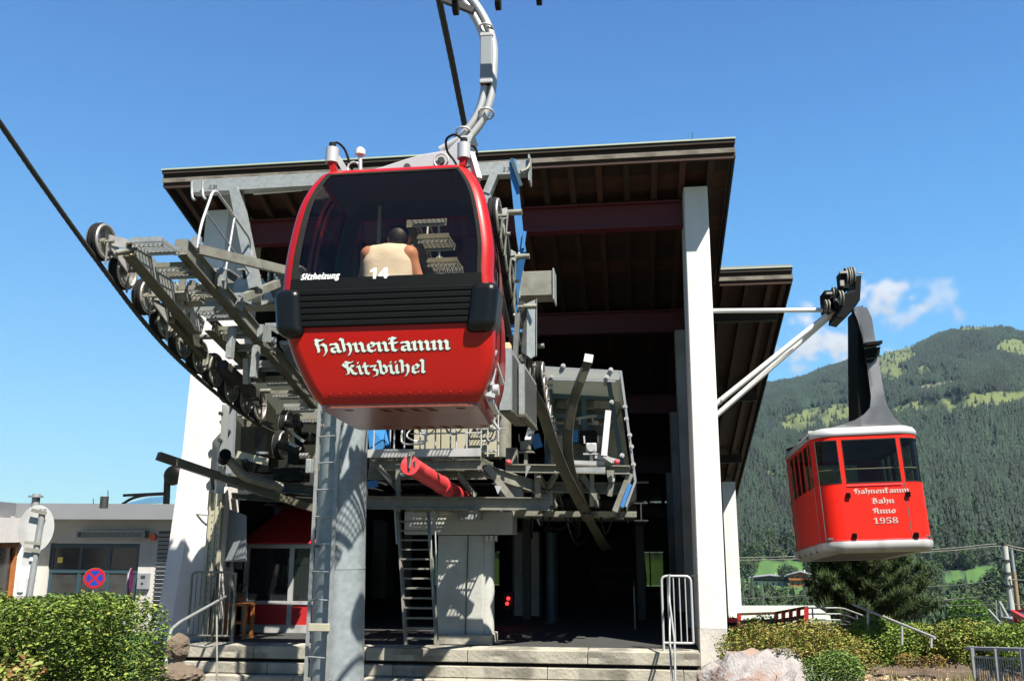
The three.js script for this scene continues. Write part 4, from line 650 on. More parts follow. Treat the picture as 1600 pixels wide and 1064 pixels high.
// leaves through the skin of a bush given as a signed distance
function bushLeaves(rng, n, box, sdf, size, cols, depth, gappy = 0.0, origin0 = [0, 0, 0]) {
  const out = []; let tries = 0;
  while (out.length < n && tries++ < n * 60) {
    const p = [lerp(box[0], box[1], rng()), lerp(box[2], box[3], rng()), lerp(box[4], box[5], rng())], lump = (fbm(p[0] * 2.2 + 31, p[1] * 2.2 + p[2] * 1.7 + 31, 33, 3) - 0.5) * 0.42 * gappy;
    const d = sdf(p) + lump; if (d > 0.03 || d < -depth || rng() < -d / depth * 0.6) continue;
    const c = cols[Math.floor(rng() * cols.length)], v = 0.65 + 0.7 * rng(), s = size * (0.6 + 0.8 * rng());
    out.push([p[0] - origin0[0], p[1] - origin0[1], p[2] - origin0[2], s, s, s, (rng() - 0.5) * 1.8 - 0.2, rng() * 6.283, (rng() - 0.5) * 1.4, c[0] * v, c[1] * v, c[2] * v]);
  }
  return out;
}
const ell = (c, r) => (p) => { const d = Math.hypot((p[0] - c[0]) / r[0], (p[1] - c[1]) / r[1], (p[2] - c[2]) / r[2]); return (d - 1) * Math.min(r[0], r[1], r[2]); };
const boxS = (b, r) => (p) => { const q = [0, 1, 2].map((k) => Math.abs(p[k] - (b[2 * k] + b[2 * k + 1]) / 2) - (b[2 * k + 1] - b[2 * k]) / 2 + r); return Math.hypot(...q.map((x) => Math.max(x, 0))) + Math.min(Math.max(...q), 0) - r; };
function bush(name, label, cat, n, box, sdf, size, cols, depth, gappy, seed, group) {
  const p0 = [(box[0] + box[1]) / 2, box[2], (box[4] + box[5]) / 2], t = thing(name, label, cat, p0, group), rng = RNG(seed);
  instanced('leaves', leaf, leafPhys, bushLeaves(rng, n, box, sdf, size, cols, depth, gappy, p0), t);
  const st = []; for (let i = 0; i < 14; i++) { const a = [lerp(box[0], box[1], 0.15 + 0.7 * rng()), box[2], lerp(box[4], box[5], 0.2 + 0.6 * rng())]; let e = add(a, [(rng() - 0.5) * 0.5, (box[3] - box[2]) * (0.5 + 0.35 * rng()), (rng() - 0.5) * 0.4]); for (let k = 0; k < 12 && sdf(e) > -depth * 0.4; k++) e = mix(e, a, 0.15); st.push(rod(a, e, 0.02, 6, 0.008)); }
  obj('stems', st, twigMat, t); return t;
}
{
  const g1 = [[0.10, 0.15, 0.022], [0.13, 0.18, 0.028], [0.07, 0.115, 0.02], [0.18, 0.20, 0.04]];
  // clipped hedge: top edge near eye height, right end by the steps
  const hb = [-9.6, -4.92, -0.4, 1.76, -9.6, -7.7];
  const hs = (p) => { const top = 1.75 + 0.05 * Math.sin(p[0] * 2.3) + 0.03 * Math.sin(p[0] * 5.1); return boxS([-9.6, -4.92, -0.5, top, -9.5, -7.8], 0.2)(p); };
  bush('hedge', 'clipped green leafy hedge in the lower left corner', 'hedge', 90000, [-8.4, -4.8, 0.1, 1.9, -9.6, -7.65], hs, 0.043, [...g1, [0.05, 0.085, 0.016], [0.06, 0.10, 0.018]], 0.45, 0.8, 41);
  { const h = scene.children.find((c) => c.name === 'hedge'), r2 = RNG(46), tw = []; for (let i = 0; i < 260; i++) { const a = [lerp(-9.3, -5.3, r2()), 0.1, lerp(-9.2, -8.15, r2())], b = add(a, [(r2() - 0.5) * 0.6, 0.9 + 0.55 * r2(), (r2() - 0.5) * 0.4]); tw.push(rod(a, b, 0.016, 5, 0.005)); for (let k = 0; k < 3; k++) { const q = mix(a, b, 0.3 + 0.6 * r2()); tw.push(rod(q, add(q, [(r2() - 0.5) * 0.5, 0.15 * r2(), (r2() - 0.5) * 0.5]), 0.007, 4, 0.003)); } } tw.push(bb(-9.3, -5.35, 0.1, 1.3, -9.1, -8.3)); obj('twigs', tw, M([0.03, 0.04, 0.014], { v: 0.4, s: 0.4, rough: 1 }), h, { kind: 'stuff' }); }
  bush('shrub', 'yellowish shrub with reddish shoots before the left end of hedge', 'shrub', 2600, [-6.3, -4.6, 0.1, 1.75, -7.75, -6.6], ell([-5.45, 0.72, -7.15], [0.75, 0.62, 0.5]), 0.085, [[0.2, 0.17, 0.05], [0.23, 0.11, 0.05], [0.12, 0.15, 0.03], [0.18, 0.2, 0.05]], 0.4, 1, 42);
}
// boulders between hedge and steps
function boulder(name, label, c, r, seed, m, group) {
  const g = new THREE.IcosahedronGeometry(1, 5), p = g.attributes.position, v = new THREE.Vector3();
  for (let i = 0; i < p.count; i++) { v.fromBufferAttribute(p, i); const n = fbm(v.x * 1.6 + 9 + v.z, v.y * 1.6 + 9 + v.z * 0.7, seed, 5) - 0.5 + 0.35 * (Math.round(fbm(v.x * 2.2 + 19 + v.z * 1.3, v.y * 2.6 + 9 - v.z * 0.7, seed + 5, 2) * 7) / 7 - 0.5), f = Math.abs(fbm(v.x * 3 + 5, v.z * 3 + v.y * 2 + 5, seed + 3, 4) - 0.5); v.multiplyScalar(1 + n * 0.7 - 0.35 * Math.pow(Math.max(0, 0.25 - f) * 4, 3) * 0.3); p.setXYZ(i, c[0] + v.x * r[0], c[1] + v.y * r[1], c[2] + v.z * r[2]); }
  g.deleteAttribute('normal'); g.deleteAttribute('uv'); const w = toCreasedNormals(mergeVertices(g, 1e-4), 0.35); return tag(obj(name, w, m), label, 'boulder', group);
}
const rockM = M([0.15, 0.11, 0.075], { v: 0.3, s: 0.9, rough: 0.95, bump: 0.02, d: [0.2, 0.17, 0.12, 0.5] }), rockP = M([0.33, 0.305, 0.29], { v: 0.35, s: 1.3, rough: 0.95, bump: 0.02, d: [0.30, 0.19, 0.14, 0.85], f: 7 });
boulder('boulder', 'brown boulder between the hedge and the front steps, upper one', [-6.95, 0.69, -13.6], [0.17, 0.2, 0.2], 51, rockM);
boulder('boulder', 'brown boulder at the foot of the left handrail, lower one', [-6.44, 0.48, -12.6], [0.3, 0.15, 0.3], 57, rockM);
boulder('boulder', 'small tan boulder low beside the left handrail', [-6.39, 0.39, -13], [0.2, 0.12, 0.2], 63, rockM);
boulder('boulder', 'large pale pinkish boulder at the foot of the right pillar', [2.17, -0.27, -17], [1.05, 0.68, 0.7], 71, rockP);
boulder('boulder', 'pale pink boulder right of the large one by the pillar', [2.75, -0.23, -16.6], [0.6, 0.5, 0.6], 77, rockP);

// ---------- tower in front of the hall, with gantry, sheave trains, walkway and ropes ----------
{
  const zt = -16.4, T = thing('lift_tower', 'grey galvanised tubular tower with access ladder and lifting gantry before the hall', 'tower', [-5.33, -1.6, zt]);
  obj('mast', [rod([-5.31, -1.6, zt], [-5.35, 1.8, zt], 0.5, 48, 0.462), rod([-5.35, 1.8, zt], [-5.38, 6.9, zt], 0.46, 48, 0.41), cyl([-5.35, 1.8, zt], [0, 1, 0], 0.468, 0.02, 48)], mt.tower, T);
  // ladder on the left face towards the camera
  const l0 = [-5.76, -1.5, zt + 0.42], l1 = [-5.72, 5.6, zt + 0.42], r0 = [-5.30, -1.5, zt + 0.62], r1 = [-5.27, 5.6, zt + 0.62];
  const lad = obj('ladder', [bar(l0, l1, 0.045, 0.06), bar(r0, r1, 0.045, 0.06)], mt.galv, T);
  for (let k = 0; k < 14; k++) { const t = 0.05 + k * 0.068; obj('rung', rod(mix(l0, l1, t), mix(r0, r1, t), 0.014, 8), mt.galv, lad); }
  for (const t of [0.2, 0.52, 0.83]) obj('ladder_bracket', [bar(mix(l0, l1, t), add(mix(l0, l1, t), [0.14, 0, -0.3]), 0.05, 0.05), bar(mix(r0, r1, t), add(mix(r0, r1, t), [0.0, 0, -0.3]), 0.05, 0.05)], mt.galvOld, lad);
  for (const x of [-5.82, -5.28]) obj('foot_plate', rb(x, 3.62, zt + 0.56, 0.1, 0.26, 0.16, 0.02), mt.galv, lad);
  obj('type_plate', rb(-5.47, 0.82, zt + 0.66, 0.38, 0.13, 0.03, 0.01), mt.beige, T);
  // crossarm box beam
  obj('crossarm', [rb(-4.98, 7.02, zt, 7.3, 0.48, 0.5, 0.015)], mt.galvOld, T, { label: 'weathered box beam across the tower head' });
  for (const x of [-1.34, -8.62]) obj('end_plate', bb(x - 0.012, x + 0.012, 6.7, 7.3, zt - 0.28, zt + 0.28), mt.galv, T);
  obj('clamp', [rod([-1.98, 7.32, zt + 0.27], [-1.98, 6.74, zt + 0.27], 0.015), rod([-1.98, 7.32, zt - 0.27], [-1.98, 6.74, zt - 0.27], 0.015), bb(-2.04, -1.92, 7.27, 7.32, zt - 0.32, zt + 0.32)], mt.galv, T);
  for (const x of [-8.2, -7.9, -7.45, -6.9, -6.4]) obj('bracket', [bb(x - 0.14, x + 0.14, 7.5, 7.53, zt - 0.2, zt + 0.3), bb(x - 0.08, x - 0.05, 7.265, 7.498, zt - 0.2, zt + 0.25), bb(x + 0.05, x + 0.08, 7.265, 7.498, zt - 0.2, zt + 0.25), bx(x, 7.57, zt + 0.1, 0.05, 0.08, 0.3)], mt.galv, T);
  obj('gusset', [slabOf([[-7.66, 6.98, -16.1], [-7.6, 7.3, -16.1], [-7.05, 7.31, -16.1], [-6.76, 6.84, -16.1], [-7.15, 6.73, -16.1]], [0, 0, 0.02])], mt.galv, T);
  // gantry
  const gl = [-8.15, 8.88, -15.2], gr = [-1.69, 8.92, -15.2], gan = obj('gantry_beam', [bar(gl, gr, 0.22, 0.25)], mt.galv, T);
  obj('end_plate', [bx(gr[0] + 0.02, gr[1] - 0.04, -15.2, 0.03, 0.5, 0.34)], mt.galv, gan);
  obj('hook', [pathTube([[-8.1, 8.93, -15], [-8.08, 8.72, -15], [-8.02, 8.57, -14.95], [-7.94, 8.51, -14.9]], 0.025, 14)], mt.galv, gan); obj('hook', [pathTube([[-7.88, 8.93, -15], [-7.87, 8.74, -15], [-7.81, 8.59, -14.95], [-7.73, 8.51, -14.9]], 0.025, 14)], mt.galv, gan);
  obj('hook', pathTube([[-1.65, 9.03, -15], [-1.65, 8.93, -15], [-1.7, 8.81, -14.95], [-1.8, 8.74, -14.9]], 0.03, 14), mt.galvOld, gan);
  for (const [a, b] of [[[-7.28, 8.79, -15.15], [-6.75, 6.81, -15.15]], [[-7.51, 8.85, -15.4], [-7.55, 8.65, -15.9]]]) obj('gantry_leg', bar(a, b, 0.28, 0.16), mt.galv, T);
  obj('gantry_leg', [bar([-2.3, 8.83, -15.15], [-2.45, 8.44, -15.15], 0.2, 0.14), bar([-2.45, 8.44, -15.15], [-2.48, 7.03, -15.15], 0.16, 0.14)], mt.galv, T);
  obj('gantry_strut', [bar([-6.77, 6.84, -15.15], [-7.17, 6.88, -16.2], 0.16, 0.16), bar([-2.48, 7.06, -15.15], [-2.65, 7.1, -16.2], 0.14, 0.14)], mt.galv, T);
  obj('strip_lamp', [bar([-6.99, 8.76, -15.3], [-6.02, 8.79, -15.3], 0.05, 0.05), bar([-6.98, 8.82, -15.3], [-6.97, 8.76, -15.3], 0.03, 0.03)], mt.whitePaint, T);
  const cap = printed(128, 64, (x, w, h, m) => { x.fillStyle = m ? '#fff' : '#20252a'; x.font = '42px sans-serif'; x.textAlign = 'center'; x.fillText('2.3t', 64, 46); }, { base: '#222' });
  for (const p of [[-7.71, 8.84, -15.09], [-2.07, 8.88, -15.09]]) obj('lettering', new THREE.PlaneGeometry(0.3, 0.16).translate(p[0], p[1], -15.085), cap, gan, { uv: true });
}
// one grooved wheel, axis along x
function wheel(c, parent, R = 0.29, name = 'sheave', rimM = mt.rim) {
  const w = obj(name, [tube2(c, R, R * 0.82, 0.13), ring(add(c, [-0.035, 0, 0]), R - 0.012, 0.022), ring(add(c, [0.035, 0, 0]), R - 0.012, 0.022)], mt.rubber, parent);
  obj('rim', [tube2(c, R * 0.84, R * 0.64, 0.12), ring(add(c, [0.07, 0, 0]), R * 0.88, 0.028), ring(add(c, [-0.07, 0, 0]), R * 0.88, 0.028), ...[0, 1, 2, 3, 4].map((k) => bx(0, 0, 0, 0.035, R * 0.62, 0.085).translate(0, R * 0.33, 0).rotateX(k * 1.2566).translate(...c))], rimM, w);
  obj('hub', [cyl(c, [1, 0, 0], R * 0.2, 0.14, 16), cyl(add(c, [0.09, 0, 0]), [1, 0, 0], R * 0.1, 0.06, 6)], mt.galvOld, w); return w;
}
const LW = [[-8, 6.8, -12.23], [-8, 6.52, -12.87], [-8, 6.29, -13.59], [-8, 6.02, -14.2], [-8, 5.81, -14.87], [-8, 5.66, -15.53], [-8, 5.52, -16.21], [-8, 5.32, -16.92], [-8, 5.2, -17.68], [-8, 5.15, -18.38]];
function train(C, name, label, R0w = 0.29, dR = 0.007) {
  const t = thing(name, label, 'sheave assembly', [C[4][0], C[9][1] - 0.4, C[4][2]]);
  C.forEach((c, k) => wheel(c, t, R0w + dR * k, 'sheave', k > 2 && k < 9 ? mt.galvOld : mt.rim));
  for (let k = 0; k < C.length; k += 2) { const a = C[k], b = C[k + 1], m = mix(a, b, 0.5); const arm = obj('rocker', [bar(add(a, [0.11, 0.02, 0]), add(b, [0.11, 0.02, 0]), 0.025, 0.15), bar(add(a, [0.12, 0.03, 0]), add(m, [0.16, 0.24, -0.1]), 0.025, 0.16), bar(add(b, [0.12, 0.03, 0]), add(m, [0.16, 0.24, -0.1]), 0.025, 0.14)], k < 4 ? mt.silverDirty : mt.steelDark, t); obj('axle', [rod(add(a, [-0.08, 0, 0]), add(a, [0.2, 0, 0]), 0.03, 10), rod(add(b, [-0.08, 0, 0]), add(b, [0.2, 0, 0]), 0.03, 10), rod(add(m, [0.02, 0.24, -0.1]), add(m, [0.4, 0.24, -0.1]), 0.05, 10)], mt.galvOld, arm); obj('rope_catcher', [bar(add(a, [0.13, -0.05, 0.05]), add(a, [0.1, -0.36, 0.0]), 0.03, 0.05), bar(add(b, [0.13, -0.05, 0.05]), add(b, [0.1, -0.36, 0.0]), 0.03, 0.05)], k < 4 ? mt.galvOld : mt.steelDark, arm); }
  return t;
}
{
  const t = train(LW, 'sheave_train', 'curved row of ten black rope sheaves left of gondola 14');
  // main rocker beams above the wheels
  const A = [-7.6, 6.71, -12.37], Bq = [-7.6, 5.99, -14.65], C = [-7.45, 6.09, -14.87], Dq = [-7.45, 5.55, -17.25];
  obj('main_beam', cbeam(A, Bq, 0.2, 0.26, 0.02, 1), mt.olive, t); obj('main_beam', bar(add(A, [0.125, 0.0, 0]), add(Bq, [0.125, 0.0, 0]), 0.02, 0.27), mt.galv, t); obj('main_beam', cbeam(C, Dq, 0.18, 0.24, 0.02, 1), mt.olive, t);
  obj('main_beam', bar([-7.8, 6.02, -14.15], [-7.8, 5.64, -15.41], 0.12, 0.14), mt.olive, t); obj('main_beam', bar([-7.8, 5.61, -16.13], [-7.8, 5.3, -17.68], 0.16, 0.2), mt.steelDark, t);
  obj('beam_end', [rod([-7.85, 6.68, -12.42], [-7.6, 6.76, -12.53], 0.05)], mt.galvOld, t);
  obj('side_plate', slabOf([[-7.45, 6.14, -14.09], [-7.45, 6.05, -14.46], [-7.45, 5.89, -14.48], [-7.45, 5.87, -14.32], [-7.45, 6.03, -14.09]], [0.02, 0, 0]), mt.silverDirty, t);
  for (const p of [[-7.4, 6.31, -13.67], [-7.4, 6.36, -14], [-7.3, 6.3, -13.97]]) obj('joint', [cyl(p, [1, 0, 0], 0.1, 0.26, 14), bx(p[0], p[1] + 0.16, p[2], 0.1, 0.3, 0.07)], mt.galvOld, t);
  for (const [a, b] of [[[-7.35, 6.45, -13.32], [-7.35, 6.33, -13.42]], [[-7.5, 6.57, -12.22], [-7.5, 6.64, -12.37]]]) obj('wire', pathTube([a, mix(a, add(b, [0.06, 0.02, 0]), 0.5), b], 0.012, 10), plain([0.5, 0.32, 0.03]), t);
  // right-hand train, mostly hidden by the cabin
  const RW = [[-2, 7.23, -13.05], [-2, 7.08, -13.47], [-2, 6.9, -14.05], [-2, 6.62, -14.6], [-2, 6.32, -15.19], [-2, 6.04, -15.73], [-2, 5.8, -16.29], [-2, 5.67, -17.33], [-2, 5.73, -19.01], [-2, 5.64, -20.41]];
  const r = train(RW, 'sheave_train', 'row of rope sheaves half hidden behind the right edge of gondola 14');
  obj('main_beam', [bar(add(RW[1], [0.1, 0.05, 0]), add(RW[4], [0.05, 0.1, 0]), 0.1, 0.16)], mt.steelDark, r);
}
// ropes
function rope(name, label, pts, r) { const c = new THREE.CatmullRomCurve3(pts.map(V), false, 'centripetal'); const n = 160, tw = [0, 1, 2, 3, 4, 5].map((s) => { const P = []; let L = 0, prev = c.getPoint(0); for (let i = 0; i <= n * 4; i++) { const p = c.getPoint(i / n / 4), T = c.getTangent(i / n / 4); L += p.distanceTo(prev); prev = p; const N = new THREE.Vector3(1, 0, 0), Bn = new THREE.Vector3().crossVectors(T, N).normalize(), an = L * 9 + s * 1.0472; P.push(p.clone().addScaledVector(N, Math.cos(an) * r * 0.62).addScaledVector(Bn, Math.sin(an) * r * 0.62)); } return new THREE.TubeGeometry(new THREE.CatmullRomCurve3(P), n * 4, r * 0.5, 5, false); }); return tag(obj(name, tw, mt.rope), label, 'rope'); }
rope('haul_rope', 'dark steel haul rope slanting down from the left edge over the sheaves', [[-8, 7.94, -9.05], [-8, 7.59, -9.81], [-8, 7.17, -10.66], ...LW.map((c, k) => k % 3 ? null : (() => { const a = LW[Math.max(0, k - 1)], b = LW[Math.min(9, k + 1)], y = b[1] - a[1], z = b[2] - a[2], L = Math.hypot(y, z), R = 0.29 + 0.007 * k + 0.034; return add(c, [0, z / L * R, -y / L * R]); })()).filter(Boolean), [-8, 4.62, -19.88], [-8, 4.3, -21.5], [-8, 4.2, -26]], 0.036);
rope('haul_rope', 'dark steel haul rope coming down from the top behind the hanger', [[-2, 8.55, -8.23], [-2, 8.28, -8.88], [-2, 7.94, -9.68], [-2, 7.5, -10.61], [-2, 7.19, -11.41], [-2, 6.89, -12.14], [-2, 6.49, -13.08], [-2, 6, -14.37], [-2, 5.5, -15.72], [-2, 5.42, -18], [-2, 5.22, -20.38], [-2, 4.6, -27]], 0.036);
// ---- walkway of steel gratings beside the left train ----
function grating(x0, x1, z0, z1, y, parent, m = mt.galv) {
  const g = [bb(x0, x1, y - 0.03, y + 0.045, z0, z0 + 0.02), bb(x0, x1, y - 0.03, y + 0.045, z1 - 0.02, z1), bb(x0, x0 + 0.015, y - 0.03, y + 0.02, z0 + 0.02, z1 - 0.02), bb(x1 - 0.015, x1, y - 0.03, y + 0.02, z0 + 0.02, z1 - 0.02)];
  const n = Math.round((x1 - x0) / 0.075), k = Math.round((z1 - z0) / 0.1);
  for (let i = 1; i < n; i++) g.push(bb(lerp(x0, x1, i / n) - 0.004, lerp(x0, x1, i / n) + 0.004, y - 0.012, y + 0.012, z0 + 0.02, z1 - 0.02));
  for (let i = 1; i < k; i++) { const z = lerp(z0, z1, i / k); g.push(bb(x0 + 0.015, x1 - 0.015, y - 0.016, y + 0.006, z - 0.008, z + 0.008)); }
  return obj('grating', g, m, parent);
}
{
  const Wk = thing('walkway', 'stepped steel grating walkway with guard rail beside the left sheaves', 'walkway', [-7.2, 5.2, -15.5]);
  const b0 = [-6.9, 6.83, -12.72], b1 = [-6.9, 5.28, -18.95];
  obj('stringer', ibeam(b0, b1, 0.12, 0.26, 0.016), mt.galvOld, Wk); obj('stringer', bar(add(b0, [-0.02, -0.142, 0]), add(b1, [-0.02, -0.142, 0]), 0.16, 0.02), mt.olive, Wk);
  obj('stringer_end', [bx(b0[0] - 0.05, b0[1], b0[2] + 0.01, 0.22, 0.26, 0.02)], mt.galvOld, Wk);
  const yz = (z) => lerp(b0[1], b1[1], (z - b0[2]) / (b1[2] - b0[2]));
  for (let k = 0; k < 11; k++) { const z = -12.15 - k * 0.72; grating(-7.5, -6.97, z - 0.55, z, yz(z - 0.55) - 0.06, Wk, k % 3 ? mt.galvOld : mt.galv); obj('step_bracket', [bar([-7.5, yz(z - 0.55) - 0.12, z - 0.5], [-6.97, yz(z - 0.55) - 0.12, z - 0.5], 0.03, 0.05), bar([-7.5, yz(z - 0.55) - 0.12, z - 0.1], [-6.97, yz(z - 0.55) - 0.12, z - 0.1], 0.03, 0.04)], mt.galv, Wk); }
  for (let k = 4; k < 8; k++) { const z = -12.8 - k * 0.74; grating(-6.8, -6.05, z - 0.6, z, yz(z) + 0.2, Wk); }
  obj('stringer', ibeam([-6.0, yz(-15) - 0.1, -15.2], [-6.0, yz(-19) + 0.1, -19], 0.1, 0.22, 0.014), mt.galvOld, Wk);
  obj('guard_rail', bentTube([[-6.85, 6.91, -13.02], [-6.85, 7.32, -13.09], [-6.85, 8.12, -13.44], [-6.85, 7.71, -15.03], [-6.85, 6.97, -15.17]], 0.024, 8, 0.2), mt.silverDirty, Wk);
  obj('rail_post', [rod([-6.85, 7.91, -14.28], [-6.85, 6.64, -14.04], 0.02), rod([-6.85, 7.01, -15.16], [-6.85, 6.58, -15.08], 0.022)], mt.silverDirty, Wk);
  obj('knee_rail', rod([-6.85, 7.59, -13.27], [-6.85, 7.07, -15.09], 0.016), mt.greyPanel, Wk);
  obj('brace', cbeam([-6.85, 6.9, -13.04], [-6.17, 7.15, -15.2], 0.1, 0.16, 0.015, 1), mt.galvOld, Wk); obj('brace', bar([-6.85, 6.49, -14.66], [-6.65, 7.23, -16.1], 0.12, 0.14), mt.galvOld, Wk); obj('brace', bar([-6.88, 6.05, -16.84], [-6.52, 6.38, -16.9], 0.1, 0.12), mt.galv, Wk);
  for (const p of [[-6.9, 7.02, -13.08], [-6.85, 6.71, -13.81], [-6.75, 6.66, -13.73], [-6.85, 6.51, -14.66], [-6.85, 6.16, -15.64], [-6.9, 6.08, -16.39]]) obj('bracket', [bx(p[0], p[1], p[2], 0.16, 0.2, 0.05), bx(p[0], p[1] - 0.1, p[2] - 0.05, 0.05, 0.2, 0.22)], mt.galv, Wk);
  for (const [a, b] of [[[-7, 6.01, -14.8], [-7, 5.45, -14.78]], [[-6.8, 5.81, -15.43], [-6.8, 5.21, -15.4]], [[-6.5, 6.13, -15.16], [-6.5, 5.82, -15.21]], [[-7.2, 5.68, -15.94], [-7.2, 5.2, -16.01]]]) obj('hanger_post', bar(a, b, 0.1, 0.14), mt.galv, Wk);
}
{ // the mirrored walkway on the right, seen only through the windows of gondola 14
  const src = scene.children.find((c) => c.name === 'walkway'), t = thing('walkway', 'steel grating walkway seen through the windows of gondola 14', 'walkway', [-3.1, 5.7, -16.1]);
  src.children.forEach((m) => { const g = m.geometry.clone(), p = g.attributes.position, n = g.attributes.normal; for (let i = 0; i < p.count; i++) { p.setX(i, -p.getX(i)); n.setX(i, -n.getX(i)); } for (const A of [p, n, g.attributes.uv]) for (let i = 0; i < A.count; i += 3) for (let k = 0; k < A.itemSize; k++) { const x = A.array[(i + 1) * A.itemSize + k]; A.array[(i + 1) * A.itemSize + k] = A.array[(i + 2) * A.itemSize + k]; A.array[(i + 2) * A.itemSize + k] = x; } const q = new THREE.Mesh(g, m.material); q.name = m.name; q.castShadow = q.receiveShadow = true; t.add(q); });
}
// ---- fittings between cabin and hall on the right of the tower ----
{
  const b = thing('blue_hoist_bar', 'long bent blue flat bar hanging from the right end of the gantry', 'hoist bar', [-2.01, 5.84, -15.1]);
  const P = [[-1.96, 9, -14.95], [-1.9, 8.38, -14.95], [-1.83, 7.6, -14.95], [-1.78, 7.24, -14.95], [-1.9, 6.76, -15.1], [-2.01, 5.95, -15.2], [-2.02, 5.79, -15.2]];
  const s = []; for (let i = 0; i < P.length - 1; i++) s.push(bar(P[i], P[i + 1], 0.13, 0.05, [0, 0, 1])); obj('flat_bar', s, mt.blue, b);
  obj('cross_lever', bar([-1.97, 8.99, -14.88], [-1.79, 8.46, -14.88], 0.06, 0.05, [0, 0, 1]), mt.teal, b); obj('end_tab', [bar([-1.73, 7.61, -14.9], [-1.77, 7.3, -14.9], 0.06, 0.05), bar([-2.03, 5.91, -15.1], [-1.81, 5.86, -15.1], 0.05, 0.05)], mt.blue, b);
  for (const p of [[-1.84, 7.21, -14.9], [-1.93, 6.12, -14.95]]) obj('bolt', new THREE.SphereGeometry(0.025, 8, 6).translate(...p), mt.silver, b);
  const q = thing('sheet_guard', 'upright galvanised sheet guard below the box beam', 'guard', [-1.8, 5.55, -16]);
  obj('sheet', [slabOf([[-1.9, 6.57, -15.7], [-1.78, 6.49, -15.6], [-1.79, 5.53, -15.6], [-1.9, 5.61, -15.7]], [0, 0, -0.02]), slabOf([[-1.78, 6.5, -15.62], [-1.65, 6.61, -15.8], [-1.66, 5.56, -15.8], [-1.72, 5.49, -15.7], [-1.79, 5.54, -15.62]], [0, 0, -0.02]), slabOf([[-1.69, 6.73, -16.15], [-1.65, 6.68, -16], [-1.66, 5.6, -16], [-1.7, 5.6, -16.15]], [0.01, 0, -0.02])], mt.galv, q);
  obj('bolt', new THREE.SphereGeometry(0.03, 8, 6).translate(...[-1.76, 6.14, -15.85]), mt.rim, q);
  // fluted trough hanging beside the cabin
  const t = thing('fluted_trough', 'fluted galvanised trough with mossy underside right of gondola 14', 'trough', [-1.7, 4.13, -12.6]);
  const f = [-1.84, 5.03, -12.6], g = [-1.66, 4.13, -12.6], x0 = f[0], x1 = x0 + 0.17, y1 = f[1], y0 = g[1];
  obj('housing', [bb(x0, x1, y0, y1, -12.6, -14.3)], mt.galv, t); for (let k = 0; k < 9; k++) obj('flute', bb(x1 + 0.001, x1 + 0.02, y0 + 0.03, y1 - 0.08, -12.72 - k * 0.17, -12.79 - k * 0.17), mt.steelDark, t);
  obj('underside', bb(x0 + 0.004, x1 + 0.03, y0 - 0.03, y0 - 0.002, -12.62, -14.3), mt.olive, t); obj('wooden_block', rb((x0 + x1) / 2, y1 + 0.05, -12.75, 0.12, 0.1, 0.2, 0.02), plain([0.6, 0.36, 0.2], { roughness: 0.9 }), t);
  const x2 = x1 + 0.035; obj('housing', bb(x2, x2 + 0.08, y0 + 0.02, y1 - 0.12, -13.2, -15.0), mt.galv, t); for (let k = 0; k < 8; k++) obj('flute', bb(x2 + 0.081, x2 + 0.1, y0 + 0.06, y1 - 0.18, -13.32 - k * 0.2, -13.4 - k * 0.2), mt.steelDark, t);
  obj('underside', bb(x2, x2 + 0.1, y0 - 0.02, y0 + 0.018, -13.2, -15.0), mt.olive, t); obj('carrier', [bar([x1 - 0.1, y1, -13.8], [x1 - 0.1, y1 + 0.9, -14.2], 0.08, 0.1), bar([x1 - 0.1, y0 + 0.3, -14.2], [-2.3, y0 + 0.5, -15.8], 0.1, 0.12)], mt.steelDark, t);
}

